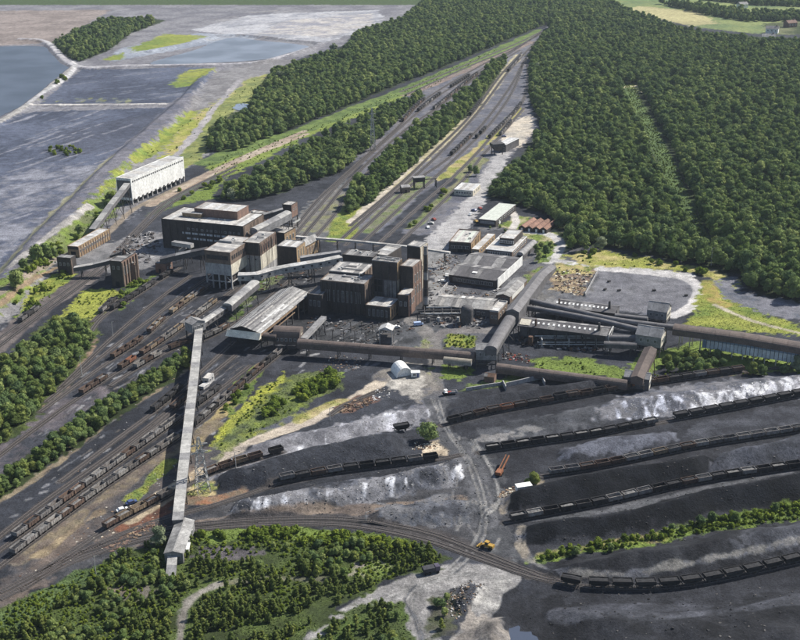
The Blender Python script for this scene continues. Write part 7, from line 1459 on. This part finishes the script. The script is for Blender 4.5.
# left scrub woods and hedge
def belt(poly, sp, meshes, tr, label, group, name, rs, dens=None, seed=0, keep=2.2, cat='tree', top=2.4):
    q = near_avoid(scatter(poly, sp, .45, dens, seed, top=(top if tr else 0)), keep); out = []
    q = sorted(q.tolist(), key=lambda p: PX((p[0], p[1], 0))[0])
    for j, p in enumerate(q): out.append(plant(name, random.choice(meshes), tr, (f'{ordinal(j)} {label}'.replace(' in the', ' from the left in the', 1).replace(' on the', ' from the left on the', 1) if len(q) < 150 else ('tall ' if j % 2 else 'low ') + label + next(t_ for l_, t_ in ((30, ' (outer end)'), (60, ' (middle)'), (900, ' (inner end)')) if PX((p[0], p[1], 0))[0] < l_)), cat, group, p[0], p[1], (R(*rs) if len(q) < 150 else R(rs[0], .8 * rs[0] + .2 * rs[1]) if j % 2 == 0 else R(.5 * (rs[0] + rs[1]), rs[1])), R(0, 6.28)))
    return out
belt([(-40, 400), (12, 355), (50, 322), (84, 318), (98, 332), (70, 378), (12, 436), (-40, 470)], 4.3, SCR + [WILL[0]] * 0 + SCR, T_SC, 'scrub tree in the left edge thicket', 'trees of the left edge thicket', 'scrub_tree', (.6, 1.15), (12, .2), 31)
belt([(-40, 500), (12, 470), (60, 430), (110, 396), (160, 366), (186, 352), (190, 364), (150, 393), (80, 443), (12, 490), (-40, 520)], 3.5, SCR, T_SC, 'scrub tree in the left yard hedge', 'trees of the left yard hedge', 'scrub_tree', (.5, .95), None, 32)
belt([(528, 562), (560, 548), (640, 537), (720, 518), (800, 504), (850, 497), (850, 512), (800, 518), (720, 529), (640, 544), (545, 561)], 2.7, BUSH, None, 'bramble bush on the green strip between the front coal banks', 'bushes on the green strip', 'bush', (.4, .95), None, 33, 2, 'bush')
for j, (px, py) in enumerate(((576, 556), (610, 551), (672, 531), (700, 525), (712, 523), (735, 521), (776, 512))): g = U(px, py); plant('scrub_tree', random.choice(SCR), T_SC, f'{ORD[j]} dark shrub from the left standing up from the green strip', 'tree', 'dark shrubs on the green strip', g.x, g.y, R(.5, .75), R(0, 6.28))
belt([(262, 412), (300, 388), (325, 374), (342, 373), (336, 386), (290, 408), (262, 420)], 3.0, BUSH, None, 'bright bush in the weedy triangle of sidings', 'bushes of the siding triangle', 'bush', (.9, 1.6), (10, .4), 34, 2, 'bush')
belt([(222, 412), (248, 382), (262, 366), (250, 386), (228, 412)], 3.4, BUSH, None, 'bush on the bank beside the curving wagon row', 'bushes beside the curving row', 'bush', (.8, 1.3), None, 35, 1.5, 'bush')
belt([(60, 262), (82, 230), (100, 208), (115, 192), (128, 196), (100, 222), (76, 240)], 7, BUSH + SCR[:2], None, 'bush on the grass bank below the lagoon', 'bushes below the lagoon bank', 'bush', (.9, 1.7), (16, .46), 36, 3, 'bush')
belt([(10, 290), (40, 255), (60, 240), (62, 258), (30, 285), (14, 310)], 7, BUSH + SCR[:2], None, 'bush at the far left beside the dirt track', 'bushes beside the far left track', 'bush', (.9, 1.7), (16, .44), 37, 3, 'bush')
belt([(150, 212), (166, 197), (200, 180), (226, 172), (220, 184), (190, 200), (165, 208)], 7, BUSH, None, 'bush in the grass behind the washery', 'bushes behind the washery', 'bush', (1, 1.8), (14, .45), 38, 3, 'bush')
belt([(112, 308), (126, 286), (142, 280), (156, 276), (140, 291), (122, 310)], 4, BUSH, None, 'bush at the foot of the buttressed brick tower', 'bushes by the brick tower', 'bush', (.7, 1.3), (10, .45), 39, 2, 'bush')
belt([(18, 322), (32, 292), (60, 272), (70, 276), (44, 300), (22, 325)], 5, BUSH, None, 'bush in the grass left of the brown double track', 'bushes left of the double track', 'bush', (.8, 1.6), (12, .48), 40, 2.5, 'bush')
belt([(405, 228), (425, 208), (445, 190), (452, 186), (430, 212), (412, 230)], 6, BUSH, None, 'bush between the sidings near the signal cabin', 'bushes between the far sidings', 'bush', (1, 1.8), (12, .5), 41, 2, 'bush')
belt([(48, 153), (52, 147), (75, 147), (84, 155), (60, 157)], 6, BUSH, None, 'bush on the island in the big grey lagoon', 'bushes in the grey lagoon', 'bush', (.8, 1.5), None, 42, 2, 'bush')
belt([(36, 104), (50, 88), (72, 74), (76, 76), (56, 92), (42, 104)], 9, BUSH, None, 'bush along the bank between the two left lagoons', 'bushes between the left lagoons', 'bush', (1.3, 2.2), (20, .5), 43, 2, 'bush')
belt([(560, 252), (600, 251), (650, 258), (720, 274), (716, 280), (640, 264), (590, 262)], 8, BUSH, None, 'bush in the rough grass along the wood edge', 'bushes along the right wood edge', 'bush', (.8, 1.7), (16, .5), 44, 2, 'bush')
# young growth at lower left
AV = [(smooth_line(GP(P), 8), w) for P, w in (([(178, 660), (184, 612), (196, 595), (220, 584)], 3), ([(220, 584), (260, 578), (330, 580)], 1.2), ([(300, 660), (345, 625), (390, 598), (430, 582)], 9), ([(199, 500), (177, 520), (171, 572)], 4), ([(210, 640), (260, 630), (300, 620), (330, 600)], 3))]
q = near_avoid(scatter(SCRUB_POLY, 2.0, .95, (8, .36), 51, avoid=AV), 3.0); u = np.array([PX((p[0], p[1], 0)) for p in q])
bad = ((u[:, 0] > 192) & (u[:, 0] < 264) & (u[:, 1] > 546) & (u[:, 1] < 562)) | ((u[:, 0] > 345) & (u[:, 0] < 396) & (u[:, 1] > 562) & (u[:, 1] < 582)) | ((u[:, 1] < 546) & (u[:, 0] > 195)) | ((u[:, 0] > 105) & (u[:, 0] < 160) & (u[:, 1] > 586) & (u[:, 1] < 598)) | ((u[:, 0] < 110) & (u[:, 1] < 640 - .6 * u[:, 0]))
q = q[~bad]; q = np.concatenate([q, scatter([(312, 645), (345, 614), (380, 602), (402, 604), (404, 645), (400, 680), (310, 680)], 2.8, .95, (8, .4), 52), scatter([(430, 632), (434, 606), (450, 594), (454, 602), (452, 630)], 3.0, .45, None, 53)])
q = q[np.argsort(q[:, 1])]; sap_objs = []; scr_objs = []
for j, p in enumerate(q[:300]):
    big = fbm(p[:1], p[1:2], 20, 77)[0] > .5
    px = PX((p[0], p[1], 0))[0]; yl = ('dark bushy' if big else 'pale pointed') + ' young tree ' + next(t_ for l_, t_ in ((40, 'in the bottom left corner'), (80, 'near the bottom left corner'), (125, 'left of the conveyor tail'), (182, 'just left of the pale forked track'), (240, 'just right of the pale forked track'), (310, 'in the bottom middle scrub'), (420, 'beside the pale haul road'), (900, 'on the spoil right of the haul road')) if px < l_)
    t = plant('young_tree', (SCR if big else SAPS)[j % 5], T_SP, yl, 'tree', yl.replace('young tree', 'young trees'), p[0], p[1], R(.4, .6) if big else R(.6, 1.1), R(0, 6.28))
    (scr_objs if big else sap_objs).append([o for o in t.children if o.name.startswith('crown')][0])
rest = q[300:]; big = fbm(rest[:, 0], rest[:, 1], 20, 77) > .5
mass('scrub_growth', 'dense young birch scrub filling the lower left slope', sap_objs[:5], rest[~big], (.4, 1.2)); mass('scrub_thicket', 'darker thicket patches within the lower left scrub', scr_objs[:5], rest[big][::2], (.38, .62))
# bright low bramble along the top of the scrub and in rough grass
bo = []
q = scatter([(198, 541), (200, 529), (260, 528), (340, 531), (425, 547), (400, 552), (340, 546), (270, 541)], 2.3, .45, (8, .36), 61)
q = near_avoid(q, 2.5); q = q[np.argsort(q[:, 1])]
for j, p in enumerate(q[:99]): 
    t = plant('bush', BUSH[j % 5], None, f'{ordinal(j)} nearest bramble bush along the top of the lower left scrub', 'bush', 'bramble along the scrub top', p[0], p[1], R(.55, 1.1), R(0, 6.28)); bo.append(t.children[0])
tuft = [q[99:]]
for P, sp, th, sd in (([(196, 478), (232, 446), (270, 412), (320, 378), (342, 372), (340, 384), (290, 412), (240, 442)], 2.6, .5, 62), ([(60, 320), (85, 290), (108, 288), (120, 292), (104, 312), (88, 330)], 3.5, .58, 63), ([(15, 320), (30, 290), (60, 270), (78, 268), (70, 282), (40, 305)], 3, .5, 64), ([(530, 358), (580, 358), (630, 368), (622, 378), (540, 372)], 3, .64, 65), ([(650, 382), (665, 355), (720, 350), (850, 366), (850, 378), (720, 374)], 3, .48, 66), ([(560, 254), (600, 250), (700, 268), (740, 280), (700, 272), (590, 266)], 6, .6, 67), ([(170, 140), (190, 118), (228, 96), (262, 76), (258, 95), (214, 126), (200, 160), (165, 175)], 7, .56, 68), ([(205, 165), (240, 150), (330, 122), (400, 90), (500, 48), (430, 88), (305, 138), (220, 182)], 5, .4, 69), ([(624, 84), (632, 82), (668, 150), (708, 235), (704, 250), (690, 235), (655, 155)], 2.8, .3, 70), ([(12, 290), (40, 260), (80, 222), (110, 196), (150, 150), (160, 150), (92, 232), (30, 285)], 5, .5, 71), ([(528, 562), (560, 548), (640, 537), (720, 518), (850, 497), (850, 512), (720, 529), (640, 544)], 2.0, .3, 72), ([(-40, 660), (12, 608), (60, 582), (130, 554), (110, 575), (40, 610)], 2.4, .42, 73), (SCRUB_POLY, 1.7, .42, 74), ([(206, 470), (232, 430), (262, 390), (286, 374), (262, 405), (225, 440)], 2.2, .5, 75), ([(444, 347), (450, 334), (478, 336), (474, 348)], 2.2, .4, 76)):
    tuft.append(near_avoid(scatter(P, sp, .48, (9, th), sd, avoid=(AV if P is SCRUB_POLY else None)), 1.8))
mass('undergrowth', 'low bramble and coarse weeds scattered over the rough grass', bo[:5], np.concatenate(tuft), (.2, .55))
# ------------------------------------------------------------------ air

me = MB().box(-48500, 48500, -6300, 12300, -1.2, 222).mesh('haze', []); hm = bpy.data.materials.new('haze'); hm.use_nodes = True; hn = hm.node_tree.nodes; hn.clear(); ho = hn.new('ShaderNodeOutputMaterial'); hv = hn.new('ShaderNodeVolumePrincipled')
hv.inputs['Color'].default_value = (.72, .84, 1.0, 1); hv.inputs['Density'].default_value = .00004; hv.inputs['Anisotropy'].default_value = .2; hm.node_tree.links.new(hv.outputs[0], ho.inputs['Volume']); me.materials.append(hm)
tag(link('haze', me), 'thin pale summer haze over the whole site', kind='stuff')
